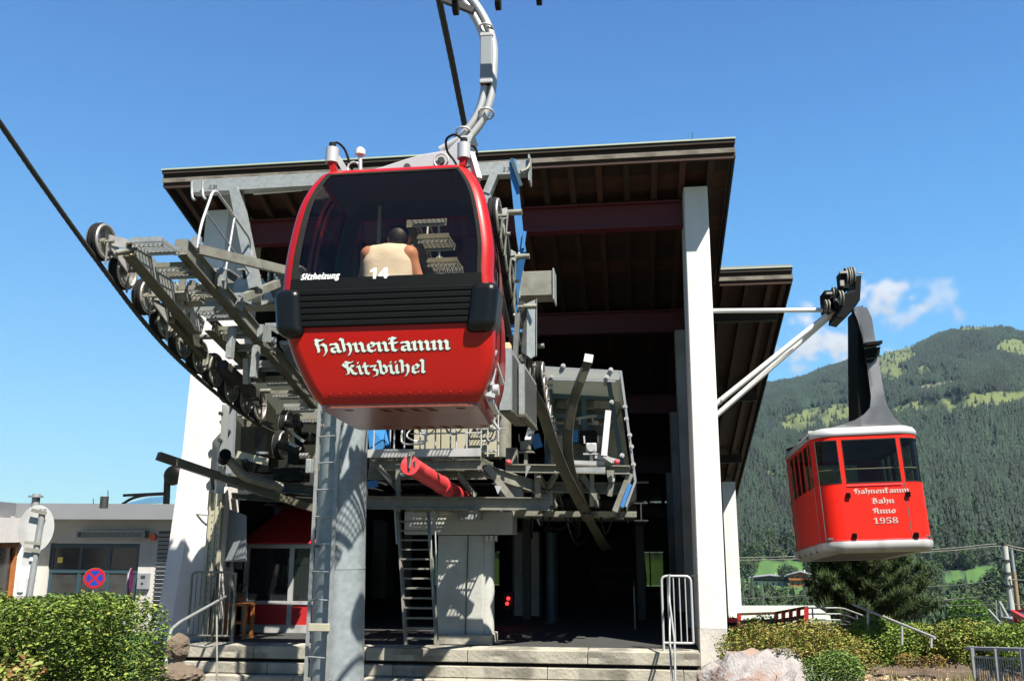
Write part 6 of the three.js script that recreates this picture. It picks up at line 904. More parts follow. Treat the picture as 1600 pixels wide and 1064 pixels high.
{ // denser gear under and behind the right-hand cover
  const G = thing('drive_gear', 'dark hoses, motors and cross members packed under the right conveyor', 'machinery', [-1.2, 2.4, -21]), rng = RNG(131);
  for (const x of [-2.35, -1.75, -0.95, -0.25]) obj('longitudinal_beam', ibeam([x, 3.02 - 0.1 * (x + 2), -19.4], [x, 2.9, -27], 0.14, 0.22, 0.014), mt.galvOld, G);
  for (let k = 0; k < 7; k++) obj('cross_member', bar([-2.7, 2.86, -19.9 - k * 0.95], [0.1, 2.84, -19.9 - k * 0.95], 0.09, 0.12), mt.galvOld, G);
  for (let k = 0; k < 6; k++) { const c = [-2.5 + 0.42 * k, 3.35 + 0.12 * (k % 2), -19.9 - 0.5 * (k % 3)]; const m = obj('motor', [cyl(c, [0, 0, 1], 0.13, 0.36, 18), rb(c[0], c[1] - 0.16, c[2], 0.22, 0.08, 0.3, 0.015)], k % 3 ? mt.steelDark : mt.teal, G); obj('motor_cap', cyl(add(c, [0, 0, 0.2]), [0, 0, 1], 0.09, 0.05, 16), mt.galvOld, m); }
  for (let k = 0; k < 9; k++) { const a = [-2.6 + rng() * 2.4, 3.1 + rng() * 0.4, -19.5 - rng()], b = [-2.6 + rng() * 2.4, 2.5 + rng() * 0.5, -20.5 - rng() * 2]; obj('hose', pathTube([a, [(a[0] + b[0]) / 2, Math.min(a[1], b[1]) - 0.25 - 0.3 * rng(), (a[2] + b[2]) / 2], b], 0.022, 18, 6), mt.rubber, G); }
  for (const [p, w, h] of [[[-2.53, 3.35, -19.2], 0.5, 0.35], [[-1.86, 3.22, -19.4], 0.4, 0.4], [[-3.48, 2.82, -19.5], 0.5, 0.2]]) obj('junction_box', rb(p[0], p[1], p[2], w, h, 0.3, 0.02), mt.greyPanel, G);
  for (const [a, b] of [[[-2.9, 3.64, -18.9], [-2.3, 2.89, -19.6]], [[-1.92, 3.63, -18.9], [-1.65, 3, -19.8]], [[-3.65, 3.65, -18.9], [-3.33, 3.22, -19.2]], [[-1.08, 3.69, -19], [-0.72, 3.02, -19.8]], [[-1.54, 3.68, -18.9], [-2.02, 3.02, -19.6]]]) obj('diagonal', bar(a, b, 0.08, 0.11), mt.galvOld, G);
  const Q = thing('queue_railing', 'dim steel queue railing on the hall floor behind the right gate', 'railing', [0.1, 0.12, -25]); for (let k = 0; k < 4; k++) { obj('post', rod([0.0 - 0.0 * k, 0.12, -23.5 - k * 1.3], [0.0, 1.12, -23.5 - k * 1.3], 0.024), mt.galv, Q); } obj('rail', [rod([0, 1.12, -23.5], [0, 1.12, -27.4], 0.024), rod([0, 0.65, -23.5], [0, 0.65, -27.4], 0.02)], mt.galv, Q);
  const B = thing('blue_column', 'dark blue column standing in the shaded hall behind the pier', 'column', [-2.2, 0.12, -25]); obj('shaft', [cyl([-2.2, 1.3, -25], [0, 1, 0], 0.16, 2.36, 20)], mt.teal, B); obj('foot', cyl([-2.2, 0.15, -25], [0, 1, 0], 0.26, 0.06, 20), mt.steelDark, B);
  const W = thing('grey_partition', 'pale grey partition wall in the hall right of the pier', 'partition', [-3.1, 0.12, -27]); obj('panel', bb(-3.5, -2.75, 0.12, 2.5, -27.1, -27), mt.plasterLow, W); obj('frame', [bb(-3.55, -3.5, 0.12, 2.55, -27.12, -26.95), bb(-2.75, -2.7, 0.12, 2.55, -27.12, -26.95), bb(-3.5, -2.75, 2.5, 2.55, -27.12, -26.95)], mt.steelDark, W);
  const L = thing('signal_lamp', 'two small red signal lamps glowing in the dark hall', 'signal lamp', [-3.28, 0.56, -24]), c0 = [-3.26, 0.8, -24], c1 = [-3.29, 0.67, -24]; obj('housing', [bb(c0[0] - 0.13, c0[0] + 0.13, c1[1] - 0.16, c0[1] + 0.16, -24.2, -24.04), bar([c0[0], 0.12, -24.12], [c0[0], c1[1] - 0.16, -24.12], 0.08, 0.08)], mt.black, L);
  for (const c of [c0, c1]) { obj('lens', cyl([c[0], c[1], -24.02], [0, 0, 1], 0.045, 0.03, 16), new THREE.MeshStandardMaterial({ color: 0x400000, emissive: new THREE.Color(1, 0.03, 0.03), emissiveIntensity: 1.2 }), L); } const pl = new THREE.PointLight(new THREE.Color(1, 0.05, 0.05), 0.03, 6); pl.position.set(c0[0], (c0[1] + c1[1]) / 2, -23.9); pl.castShadow = true; scene.add(pl);
}

// ---------- the old cable car cabin hung on struts beside the hall ----------
{
  const t = thing('old_cable_car', 'old red cable car cabin with silver roof hanging on struts beside the hall', 'cable car', [4.85, 1.945, -20.62]);
  t.rotation.order = 'YXZ'; t.rotation.set(-4.5 * D2R, 1.3 * D2R, 1.8 * D2R); t.updateMatrixWorld(true); origin.set(t, [0, 0, 0]);
  const inv = t.matrixWorld.clone().invert(), loc = (g) => g.clone().applyMatrix4(inv);
  const hw = 1.07, hd = 1.68, r0 = 0.42;
  const hullO = (q, y, off = 0) => { q = ((q % 1) + 1) % 1; const k = Math.floor(q * 4), u = q * 4 - k, r = r0 + off, A = (k % 2 === 0 ? hw : hd) + off, B = (k % 2 === 0 ? hd : hw) + off; const st = u < 0.7, s = st ? u / 0.7 * 2 - 1 : 1, an = st ? 0 : (u - 0.7) / 0.3 * Math.PI / 2; let al = s * (A - r), ou = B; if (!st) { al = A - r + r * Math.sin(an); ou = B - r + r * Math.cos(an); } return k === 0 ? [al, y, ou] : k === 1 ? [ou, y, -al] : k === 2 ? [-al, y, -ou] : [-ou, y, al]; };
  const P = (a, b, y0, y1, nt, ny, off = 0) => patchG(a, b, y0, y1, nt, ny, off, hullO);
  const W0 = 1.36, W1 = 2.25, F = (x) => ((x / (hw - r0)) + 1) / 2 * 0.175;     // front straight: x to parameter
  const pil = [[F(-0.61), F(-0.52)], [F(0.56), F(0.64)], [0.25, 0.275], [0.425, 0.432], [0.432, 0.50], [0.675, 0.70], [0.74, 0.776], [0.925, 0.95]];
  const mulls = [[0.315, 0.33], [0.36, 0.375], [0.395, 0.405], [0.80, 0.811], [0.836, 0.846], [0.871, 0.881], [0.906, 0.914]];
  obj('body', [P(0, 1, 0.24, W0, 100, 8), P(0, 1, W1, 2.33, 100, 2), ...[...pil, ...mulls].map(([a, b]) => P(a, b, W0, W1, 4, 6))], mt.redOld, t);
  obj('lining', [P(0, 1, 0.24, W0, 60, 2, -0.04), bb(-1.0, 1.0, 0.26, 0.3, -1.6, 1.6)], mt.lining, t);
  const wins = [[F(-0.52), F(0.56)], [0.95, 1 + F(-0.61)], [F(0.64), 0.25], [0.275, 0.315], [0.33, 0.36], [0.375, 0.395], [0.405, 0.425], [0.50, 0.675], [0.70, 0.74], [0.776, 0.80], [0.811, 0.836], [0.846, 0.871], [0.881, 0.906], [0.914, 0.925]];
  wins.forEach(([a, b]) => { const w = obj('window', P(a, b, W0, W1, 14, 4, -0.02), mt.glassOld, t); obj('seal', [P(a, b, W0 - 0.004, W0 + 0.022, 14, 1, 0.004), P(a, b, W1 - 0.022, W1 + 0.004, 14, 1, 0.004), P(a - 0.0005, a + 0.0025, W0, W1, 1, 4, 0.004), P(b - 0.0025, b + 0.0005, W0, W1, 1, 4, 0.004)], mt.rubber, w); });
  obj('inner_rail', bentTube([[-0.98, 1.66, 0.4], [-0.98, 1.66, 1.45], [-0.55, 1.66, 1.56], [0.55, 1.66, 1.56], [0.98, 1.66, 1.45], [0.98, 1.66, 0.4]], 0.014, 8, 0.2), mt.whitePaint, t);
  // skirt, trim, roof
  const prof = (secs, m, name) => { const g = []; for (let i = 0; i < secs.length - 1; i++) { const [o0, y0] = secs[i], [o1, y1] = secs[i + 1]; g.push(patchG(0, 1, 0, 1, 100, 1, 0, (q, v) => hullO(q, lerp(y0, y1, v), lerp(o0, o1, v)))); } return obj(name, toCreasedNormals(mergeGeometries(g.map((x) => x.toNonIndexed())), 0.9), m, t); };
  const skirt = prof([[-0.3, 0.0], [-0.12, 0.0], [-0.03, 0.03], [0.02, 0.09], [0.03, 0.16], [0.02, 0.215], [0.0, 0.22]], mt.silverDirty, 'skirt'); obj('underbody', bb(-0.78, 0.78, 0.0, 0.02, -1.4, 1.4), mt.steelDark, t); for (const [x, z] of [[-1.05, 0.9], [-1.05, 0.3], [-1.05, -0.3], [-1.05, -0.9]]) obj('seam', bb(x - 0.05, x + 0.02, 0.05, 0.2, z - 0.006, z + 0.006), mt.steelDark, skirt);
  obj('trim', P(0, 1, 0.222, 0.25, 100, 1, 0.012), mt.redTube, t);
  prof([[0.012, 2.33], [0.035, 2.36], [0.03, 2.42], [-0.02, 2.49], [-0.12, 2.53], [-0.30, 2.55], [-0.41, 2.555]], mt.silver, 'roof'); obj('roof_deck', bb(-0.72, 0.72, 2.53, 2.552, -1.35, 1.35), mt.silverDirty, t); obj('roof_hatch', [bx(-0.78, 2.6, -1.3, 0.4, 0.06, 0.7, 0.1), bx(-0.8, 2.58, -0.2, 0.3, 0.08, 0.1)], mt.black, t);
  obj('roof_clip', [ring([-0.98, 2.5, 0.75], 0.03, 0.012, 'x', 12, 6), bx(-0.98, 2.54, -1.5, 0.06, 0.1, 0.1), bx(-0.95, 2.56, 1.0, 0.1, 0.05, 0.05)], mt.silver, t);
  // door seams, hooks, print
  for (const x of [F(0.6)]) obj('door_seam', P(x - 0.0015, x + 0.0015, 0.25, W0, 1, 4, 0.003), mt.steelDark, t);
  for (const q of [0.765, 0.778, 0.925, 0.952]) obj('door_seam', P(q - 0.0012, q + 0.0012, 0.25, W1, 1, 4, 0.004), mt.silverDirty, t);
  obj('sill', P(F(-0.52), F(0.56), W0 - 0.06, W0 - 0.03, 4, 1, 0.02), mt.redTube, t);
  for (const [x, y] of [[-0.52, 1.12], [0.64, 1.1], [-0.5, 0.32], [0.68, 0.3]]) obj('hook', bx(x, y, 1.71, 0.07, 0.1, 0.07, 0.3), mt.black, t);
  for (let k = 0; k < 8; k++) obj('rivet', new THREE.SphereGeometry(0.01, 6, 4).translate(0.66, 0.45 + k * 0.09, 1.682), mt.redOld, t);
  const txt = printed(512, 512, (x, w, h, mask) => { for (const [s, y, z] of [['Hahnenkamm', 92, 41], ['Bahn', 214, 44], ['Anno', 332, 44]]) { const x0 = w / 2 - penWidth(s) * z / 2; x.fillStyle = mask ? '#fff' : '#5a1512'; penText(x, s, x0 + 2, y + 2, z, 0.36, 3); x.fillStyle = mask ? '#fff' : '#b48a83'; penText(x, s, x0, y, z, 0.38); } x.font = 'bold 96px serif'; x.textAlign = 'center'; x.lineWidth = 8; x.strokeStyle = mask ? '#fff' : '#5a1512'; x.strokeText('1958', w / 2 + 2, 452); x.fillStyle = mask ? '#fff' : '#b48a83'; x.fillText('1958', w / 2, 450); });
  obj('lettering', new THREE.PlaneGeometry(1.16, 0.86).translate(0.14, 0.87, 1.686), txt, t, { uv: true });
  // hanger: a box arm that spreads over the roof
  const out = [[4.83, 7.11, -19.4], [4.93, 7.2, -19.4], [5.12, 7.16, -19.4], [5.2, 6.93, -19.4], [5.23, 6.46, -19.4], [5.27, 5.9, -19.4], [5.3, 5.41, -19.4], [5.35, 5.06, -19.4], [5.44, 4.83, -19.4], [5.58, 4.67, -19.4], [5.72, 4.54, -19.4], [5.71, 4.39, -19.4], [3.69, 4.36, -19.4], [3.72, 4.45, -19.4], [4, 4.56, -19.4], [4.35, 4.65, -19.4], [4.67, 4.75, -19.4], [4.87, 4.87, -19.4], [5, 5.01, -19.4], [5.04, 5.23, -19.4], [5.03, 5.61, -19.4], [5.01, 6.05, -19.4], [4.97, 6.53, -19.4], [4.9, 6.89, -19.4]];
  const hg = obj('hanger', [ext(out, -19.43, -19.6, 0.01), ext([[4.97, 7.21, -19.9], [5.08, 7.25, -19.9], [5.13, 6.43, -19.9], [5.2, 5.3, -19.9], [5.18, 4.75, -19.9], [4.8, 4.73, -19.9], [4.87, 5.87, -19.9]], -19.602, -20.5)].map(loc), mt.black, t), weather = M([0.24, 0.24, 0.245], { v: 0.35, s: 2.6, rough: 0.3, f: 4, d: [0.08, 0.08, 0.085, 0.8], phys: { clearcoat: 0.6, clearcoatRoughness: 0.2 } });
  const c0 = [4.95, 6]; obj('hanger_face', loc(ext(out.map((p) => { const m = out.reduce((s, q) => add(s, q), [0, 0, 0]).map((v) => v / out.length); return [lerp(p[0], m[0], 0.012), p[1] - 0.01]; }), -19.4, -19.428)), weather, hg);
  obj('hanger_grille', [loc(bx(...[5.13, 6.33, -19.3], 0.34, 0.06, 0.3, 0, 0, 0.1)), loc(slabOf([[4.97, 6.23, -19.36], [5.3, 6.28, -19.36], [5.26, 6.09, -19.36], [5.09, 5.93, -19.36], [4.96, 5.96, -19.36]], [0, 0, 0.03])), ...[0, 1, 2, 3, 4].map((k) => loc(bar([4.97, 6.19, -19.3].map((v, i) => v + (i === 1 ? -k * 0.045 : 0)), [5.23, 6.21, -19.3].map((v, i) => v + (i === 1 ? -k * 0.045 : i === 0 ? -k * 0.02 : 0)), 0.015, 0.02)))], mt.black, hg);
  const rv = []; for (let k = 0; k < 24; k++) { const a = mix([4.93, 6.81, -19.38], [5.05, 5.49, -19.38], k / 23); rv.push(new THREE.SphereGeometry(0.012, 5, 4).translate(a[0] + 0.035, a[1], a[2])); } obj('rivet', rv.map(loc), mt.steelDark, hg, { kind: 'stuff' });
  // carriage
  const cg = obj('carriage', [ext([[4.42, 6.91, -19.3], [4.58, 6.87, -19.3], [4.78, 7.06, -19.3], [4.94, 7.28, -19.3], [5.01, 7.82, -19.3], [4.89, 7.82, -19.3], [4.84, 7.5, -19.3], [4.54, 7.41, -19.3], [4.47, 7.19, -19.3]], -19.2, -20.0, 0.02), bb([4.58, 7.92, -19.2][0], [4.74, 7.91, -19.2][0], [4.56, 7.55, -19.2][1], [4.58, 7.92, -19.2][1], -19.6, -19.2), bb([4.22, 7.51, -19.2][0], [4.39, 7.5, -19.2][0], [4.19, 7.08, -19.2][1], [4.22, 7.51, -19.2][1], -19.7, -19.2), bar([4.23, 7.11, -19.3], [4.53, 7.3, -19.3], 0.2, 0.25)].map(loc), mt.black, t);
  for (const [p, R] of [[[4.74, 7.82, -19.35], 0.2], [[4.84, 7.84, -19.35], 0.2], [[4.45, 7.48, -19.35], 0.12], [[4.54, 7.33, -19.2], 0.15], [[4.25, 7.17, -19.2], 0.12]]) { const w = obj('wheel', loc(tube2(p, R, R * 0.5, 0.07)), mt.rubber, cg); obj('rim', [loc(ring(add(p, [-0.03, 0, 0]), R, 0.016)), loc(ring(add(p, [0.03, 0, 0]), R, 0.016)), loc(cyl(p, [1, 0, 0], R * 0.35, 0.1, 12))], mt.galvOld, w); }
  obj('fitting', [bx(...[4.62, 7.88, -19.15], 0.15, 0.05, 0.08), bx(...[4.58, 7.64, -19.15], 0.08, 0.12, 0.06), bx(...[4.26, 7.21, -19.15], 0.1, 0.06, 0.06), bx(...[4.3, 7.43, -19.15], 0.12, 0.04, 0.06), bar([4.92, 7.88, -19.2], [5.03, 7.86, -19.2], 0.04, 0.04), bar([4.43, 7.3, -19.15], [4.52, 7.2, -19.15], 0.03, 0.05)].map(loc), mt.rim, cg);
  const s = thing('support_strut', 'three white tubular struts holding the old cabin out from the pillar', 'strut', [1.81, 5.04, -19.6]);
  obj('strut', rod([1.81, 7.24, -19.6], [4.7, 7.14, -19.5], 0.05, 18), mt.whitePaint, s); obj('strut', rod([1.81, 5.11, -19.5], [4.45, 7.15, -19.45], 0.058, 18), mt.whitePaint, s); obj('strut', rod([1.85, 4.92, -19.9], [4.5, 7.14, -19.7], 0.058, 18), mt.whitePaint, s);
  obj('end_lug', [rb(...[4.44, 7.14, -19.55], 0.26, 0.16, 0.12, 0.03)], mt.silverDirty, s); obj('clip', ring([1.97, 5.22, -19.5], 0.075, 0.012, 'x', 14, 6), mt.galv, s); obj('wire', rod([1.92, 5.25, -19.7], [3.58, 6.37, -19.7], 0.006, 6), mt.steelDark, s);
}
// ---------- small things at the mouth of the hall ----------
{
  const z = -21.6, x0 = [-9.41, 1.43, -21.6][0], xm = [-8.26, 1.44, -21.6][0], x1 = [-7.45, 1.44, -21.6][0], B = thing('ticket_booth', 'red ticket booth with hipped red roof and dark windows behind left pillar', 'booth', [(x0 + x1) / 2, 0.12, z - 1]);
  const yT = [-8.87, 2.19, -21.6][1], yS = [-8.79, 0.82, -21.6][1], yA = [-9.6, 3.18, -22.6][1];
  const X = [x0, xm, x1]; for (let i = 0; i < 2; i++) { obj('panel', bb(X[i] + 0.06, X[i + 1] - 0.06, 0.3, yS - 0.05, z, z - 0.05), mt.redWall, B); obj('window', bb(X[i] + 0.06, X[i + 1] - 0.06, yS + 0.03, yT - 0.1, z - 0.02, z - 0.05), mt.glassBlack, B); }
  obj('frame', [...X.map((x) => bb(x - 0.06, x + 0.06, 0.12, yT, z + 0.03, z - 0.07)), bb(x0 + 0.06, x1 - 0.06, yT - 0.1, yT, z + 0.028, z - 0.07), bb(x0 + 0.06, x1 - 0.06, yS - 0.05, yS + 0.03, z + 0.026, z - 0.07), bb(x0 + 0.06, x1 - 0.06, 0.12, 0.3, z + 0.024, z - 0.06)], mt.silverDirty, B);
  obj('side_wall', [bb(x0 - 0.05, x0 + 0.05, 0.12, yT, z - 0.08, z - 2.4), bb(x1 - 0.05, x1 + 0.05, 0.12, yT, z - 0.08, z - 2.4), bb(x0 + 0.052, x1 - 0.052, 0.12, yT, z - 2.4, z - 2.3)], mt.redWall, B);
  const e = 0.15, zc = z - 1.2, ra = [x0 + 0.55, yA, zc], rbq = [x1 - 0.55, yA, zc], c = [[x0 - e, yT + 0.01, z + e], [x1 + e, yT + 0.01, z + e], [x1 + e, yT + 0.01, z - 2.5], [x0 - e, yT + 0.01, z - 2.5]];
  obj('roof', [slabOf([c[0], c[1], rbq, ra], [0, 0.03, 0]), slabOf([c[2], c[3], ra, rbq], [0, 0.03, 0]), slabOf([c[1], c[2], rbq], [0, 0.03, 0]), slabOf([c[3], c[0], ra], [0, 0.03, 0])], mt.redWall, B);
  const G = thing('metal_panel', 'plain grey metal sign panel seen from behind beside the left pillar', 'panel', [-9.04, 1.78, -20.1]); obj('panel', slabOf([[-9.38, 3.03, -20.1], [-8.8, 2.84, -20], [-8.74, 1.81, -20], [-9.3, 1.8, -20.1]], [0, 0, -0.04]), mt.greyPanel, G); obj('backing', slabOf([[-9.38, 2.06, -20.2], [-8.93, 2.03, -20.2], [-8.92, 1.63, -20.2], [-9.36, 1.69, -20.2]], [0, 0, -0.04]), mt.steelDark, G); obj('post', bar([[-9.08, 1.77, -20.15][0], 0.12, -20.15], [-9.16, 2.93, -20.15], 0.07, 0.07), mt.galvOld, G);
  const D = thing('cable_duct', 'tall narrow perforated cable duct fixed to the left pillar', 'duct', [[-9.29, 1.51, -19.6][0], 0.12, -19.65]); const dx = [-9.5, 1.93, -19.65][0], dw = [-9.21, 1.93, -19.65][0] - dx, dy = [-9.51, 3.33, -19.65][1];
  obj('duct', [bb(dx, dx + dw, 0.12, dy, -19.7, -19.6), bb(dx, dx + 0.03, 0.12, dy, -19.6, -19.55), bb(dx + dw - 0.03, dx + dw, 0.12, dy, -19.6, -19.55), bb(dx + dw * 0.48, dx + dw * 0.54, 0.12, dy, -19.6, -19.57)], mt.beige, D); obj('bolt', Array.from({ length: 20 }, (_, k) => [0.25, 0.75].map((f) => new THREE.SphereGeometry(0.014, 6, 4).translate(dx + dw * f, 0.3 + k * 0.15, -19.59))).flat(), mt.steelDark, D, { kind: 'stuff' }); obj('cable', [pathTube([[dx + 0.2, 0.2, -19.5], [dx + 0.24, 0.9, -19.5], [dx + 0.3, 1.4, -19.55], [dx + 0.22, 1.9, -19.55]], 0.025, 20)], mt.steelDark, D);
  obj('hook', [bar([-9.81, 2.87, -19.4], [-9.46, 2.83, -19.5], 0.02, 0.03), bar([-9.5, 3.75, -19.6], [-9.49, 2.83, -19.55], 0.012, 0.012)], mt.galvOld, D);
  const T = thing('wooden_stand', 'small orange-brown wooden stand with a dark pot before the booth', 'stand', [[-8.95, 0.09, -20.2][0], 0.12, -20.2]); const a = [-9.19, 0.89, -20], b = [-8.65, 0.9, -20];
  obj('top', bb(a[0], b[0], a[1] - 0.05, a[1], -20.0, -20.5), mt.orangeWood, T); for (const x of [a[0] + 0.05, b[0] - 0.05]) for (const zz of [-20.05, -20.45]) obj('leg', bb(x - 0.035, x + 0.035, 0.12, a[1] - 0.052, zz - 0.035, zz + 0.035), mt.orangeWood, T); obj('shelf', bb(a[0] + 0.1, b[0] - 0.1, 0.45, 0.49, -20.05, -20.45), mt.orangeWood, T);
  const pot = obj('pot', new THREE.LatheGeometry([[0.0, 0], [0.13, 0], [0.18, 0.22], [0.16, 0.23], [0.14, 0.05], [0, 0.05]].map((p) => new THREE.Vector2(...p)), 20).translate((a[0] + b[0]) / 2 - 0.1, a[1], -20.25), mt.steelDark, T); obj('twigs', Array.from({ length: 9 }, (_, k) => rod([(a[0] + b[0]) / 2 - 0.1, a[1] + 0.1, -20.25], [(a[0] + b[0]) / 2 - 0.1 + Math.cos(k) * 0.18, a[1] + 0.42, -20.25 + Math.sin(k * 2) * 0.1], 0.008, 5)), mt.woodDark, pot);
}
function balustrade(name, label, x0, x1, yb, yt, z, n, m) {
  const t = thing(name, label, 'railing', [(x0 + x1) / 2, 0.12, z]);
  obj('frame', bentTube([[x0, 0.12, z], [x0, yt, z], [x1, yt, z], [x1, yb, z]], 0.026, 10, 0.12), m, t); obj('bottom_rail', rod([x0, yb, z], [x1, yb, z], 0.022), m, t);
  for (let k = 1; k <= n; k++) { const x = lerp(x0, x1, k / (n + 1)); obj('baluster', rod([x, yb, z], [x, yt, z], 0.013, 8), m, t); } return t;
}
{
  const L = balustrade('railing', 'grey steel balustrade at the left end of the platform edge', [-9.61, 0.32, -19.2][0], [-8.6, 0.33, -19.2][0], 0.28, [-9.16, 1.61, -19.2][1], -19.2, 8, mt.galvOld);
  obj('post', bar([[-8.6, 0.33, -19.2][0], 0.12, -19.2], [[-8.6, 0.33, -19.2][0], 1.6, -19.2], 0.05, 0.05), mt.galvOld, L);
  const H = thing('handrail', 'bent grey handrail descending the steps beside the hedge', 'handrail', [-8.07, 0.07, -15.5]); obj('rail', bentTube([[-7.86, 0, -15], [-8.01, 0.52, -15.3], [-8.13, 0.76, -15.6], [-8.18, 0.85, -16], [-8.71, 1.11, -19]], 0.03, 10, 0.25), mt.galv, H); obj('mid_rail', bentTube([[-7.99, 0.59, -15.3], [-8.14, 0.31, -17], [-8.16, 0.3, -17.4]], 0.02, 8, 0.2), mt.galv, H); obj('post', rod([-8.44, 1.08, -18], [-8.09, -0.35, -17.5], 0.02), mt.galvOld, H);
  const R = balustrade('railing', 'pale steel balustrade gate beside the foot of the right pillar', [0.56, 0.33, -19.15][0], [1.15, 0.34, -19.15][0], [0.85, 0.28, -19.15][1], [0.9, 1.58, -19.15][1], -19.15, 4, mt.silver); obj('wall_lug', bb([1.16, 1.58, -19.15][0], 1.29, [0.9, 1.57, -19.15][1], [0.9, 1.61, -19.15][1], -19.17, -19.13), mt.steelDark, R);
  const h = thing('handrail', 'thin pale double handrail running down the steps from the right gate', 'handrail', [0.62, -0.13, -17]); obj('rail', bentTube([[0.72, 1.62, -19.1], [0.7, 1.11, -19.05], [0.73, 0.46, -18], [0.67, -0.21, -16.8]], 0.022, 8, 0.15), mt.galv, h); obj('rail', bentTube([[0.7, 1.11, -19], [0.66, 0.4, -18.5], [0.62, -0.23, -16.9]], 0.022, 8, 0.15), mt.galv, h);
}
// inside the hall: parked cabin, signal lamps
{
  const p = thing('parked_gondola', 'dark red gondola parked deep inside the shaded hall', 'gondola', [-0.5, 0.0, -34]); origin.set(p, [0, 0, 0]);
  const tr = (t, y, o) => { const q = hullG(t, y, o); return [q[0] + 2.07, q[1] - 3.3, q[2] + 8.2]; };
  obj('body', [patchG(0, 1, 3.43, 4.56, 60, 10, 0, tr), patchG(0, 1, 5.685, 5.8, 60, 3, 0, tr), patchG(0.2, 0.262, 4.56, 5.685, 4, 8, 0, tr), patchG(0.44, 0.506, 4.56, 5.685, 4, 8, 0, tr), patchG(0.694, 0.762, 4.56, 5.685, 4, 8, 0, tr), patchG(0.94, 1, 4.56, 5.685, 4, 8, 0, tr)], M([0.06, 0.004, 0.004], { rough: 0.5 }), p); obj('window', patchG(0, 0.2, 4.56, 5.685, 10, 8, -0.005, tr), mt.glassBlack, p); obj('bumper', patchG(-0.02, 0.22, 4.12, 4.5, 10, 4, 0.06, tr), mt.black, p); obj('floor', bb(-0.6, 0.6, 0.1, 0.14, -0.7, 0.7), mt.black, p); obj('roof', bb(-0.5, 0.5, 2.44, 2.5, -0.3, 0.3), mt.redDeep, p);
}

// ---------- right: planting, railings, pine, poles and wires ----------
{
  // mulched bed
  const P = [], I = [], nx = 60, nz = 50, yb = (x, z) => { const d = Math.hypot(x, z); return lerp(0.12, -0.75, sstep(13.5, 25, d)) + (fbm(x * 1.3 + 40, z * 1.3 + 40, 81, 4) - 0.5) * 0.3 - sstep(3.2, 2.2, x) * 0.9; };
  for (let j = 0; j <= nz; j++) for (let i = 0; i <= nx; i++) { const x = lerp(2.3, 16, i / nx), z = lerp(-11, -27, j / nz); P.push(x, (i === 0 || i === nx || j === 0 || j === nz) ? -1.6 : yb(x, z), z); }
  for (let j = 0; j < nz; j++) for (let i = 0; i < nx; i++) { const a = j * (nx + 1) + i, b = a + 1, c = a + nx + 1, d = c + 1; I.push(a, b, d, a, d, c); }
  const g = new THREE.BufferGeometry(); g.setAttribute('position', new THREE.Float32BufferAttribute(P, 3)); g.setIndex(I); g.computeVertexNormals();
  struct('planting_bed', g, M([0.12, 0.08, 0.05], { v: 0.5, s: 1.1, rough: 1, bump: 0.05, d: [0.22, 0.16, 0.10, 0.7] }), { label: 'brown mulched planting bed right of the hall' });
  const rng = RNG(61), chips = []; while (chips.length < 12000) { const x = lerp(3.6, 9.5, rng()), z = lerp(-12.2, -19.2, rng()); const v = 0.5 + rng(), c = rng() < 0.25 ? [0.36, 0.29, 0.19] : rng() < 0.3 ? [0.22, 0.14, 0.06] : [0.09, 0.06, 0.04]; chips.push([x, yb(x, z) + 0.015, z, 0.04 + 0.12 * rng(), 0.03 + 0.05 * rng(), 0.02 + 0.045 * rng(), rng(), rng() * 6, rng(), c[0] * v, c[1] * v, c[2] * v]); }
  tag(instanced('mulch', new THREE.BoxGeometry(1, 0.4, 1), leafMat, chips, scene), 'loose bark mulch and dry stalks on the planting bed', 'mulch');
  const blade = new THREE.BufferGeometry(); blade.setAttribute('position', new THREE.Float32BufferAttribute([-0.04, 0, 0, 0.04, 0, 0, 0.06, 1, 0.25], 3)); blade.computeVertexNormals();
  const tufts = []; for (let k = 0; k < 90; k++) { const cx = lerp(4.2, 9, rng()), cz = lerp(-13, -18.8, rng()), n = 16 + 30 * rng() | 0, dry = rng() < 0.6; for (let i = 0; i < n; i++) { const h = 0.1 + 0.22 * rng(), v = 0.6 + 0.7 * rng(), c = dry ? [0.30, 0.22, 0.12] : [0.16, 0.17, 0.05]; const x = cx + (rng() - 0.5) * 0.22, z = cz + (rng() - 0.5) * 0.22; tufts.push([x, yb(x, z), z, 0.22, h, h, 0, rng() * 6.28, (rng() - 0.5) * 0.5, c[0] * v, c[1] * v, c[2] * v]); } }
  tag(instanced('grass_tufts', blade, leafMat, tufts, scene), 'dry brown grass tufts sprouting from the mulch', 'grass');
}
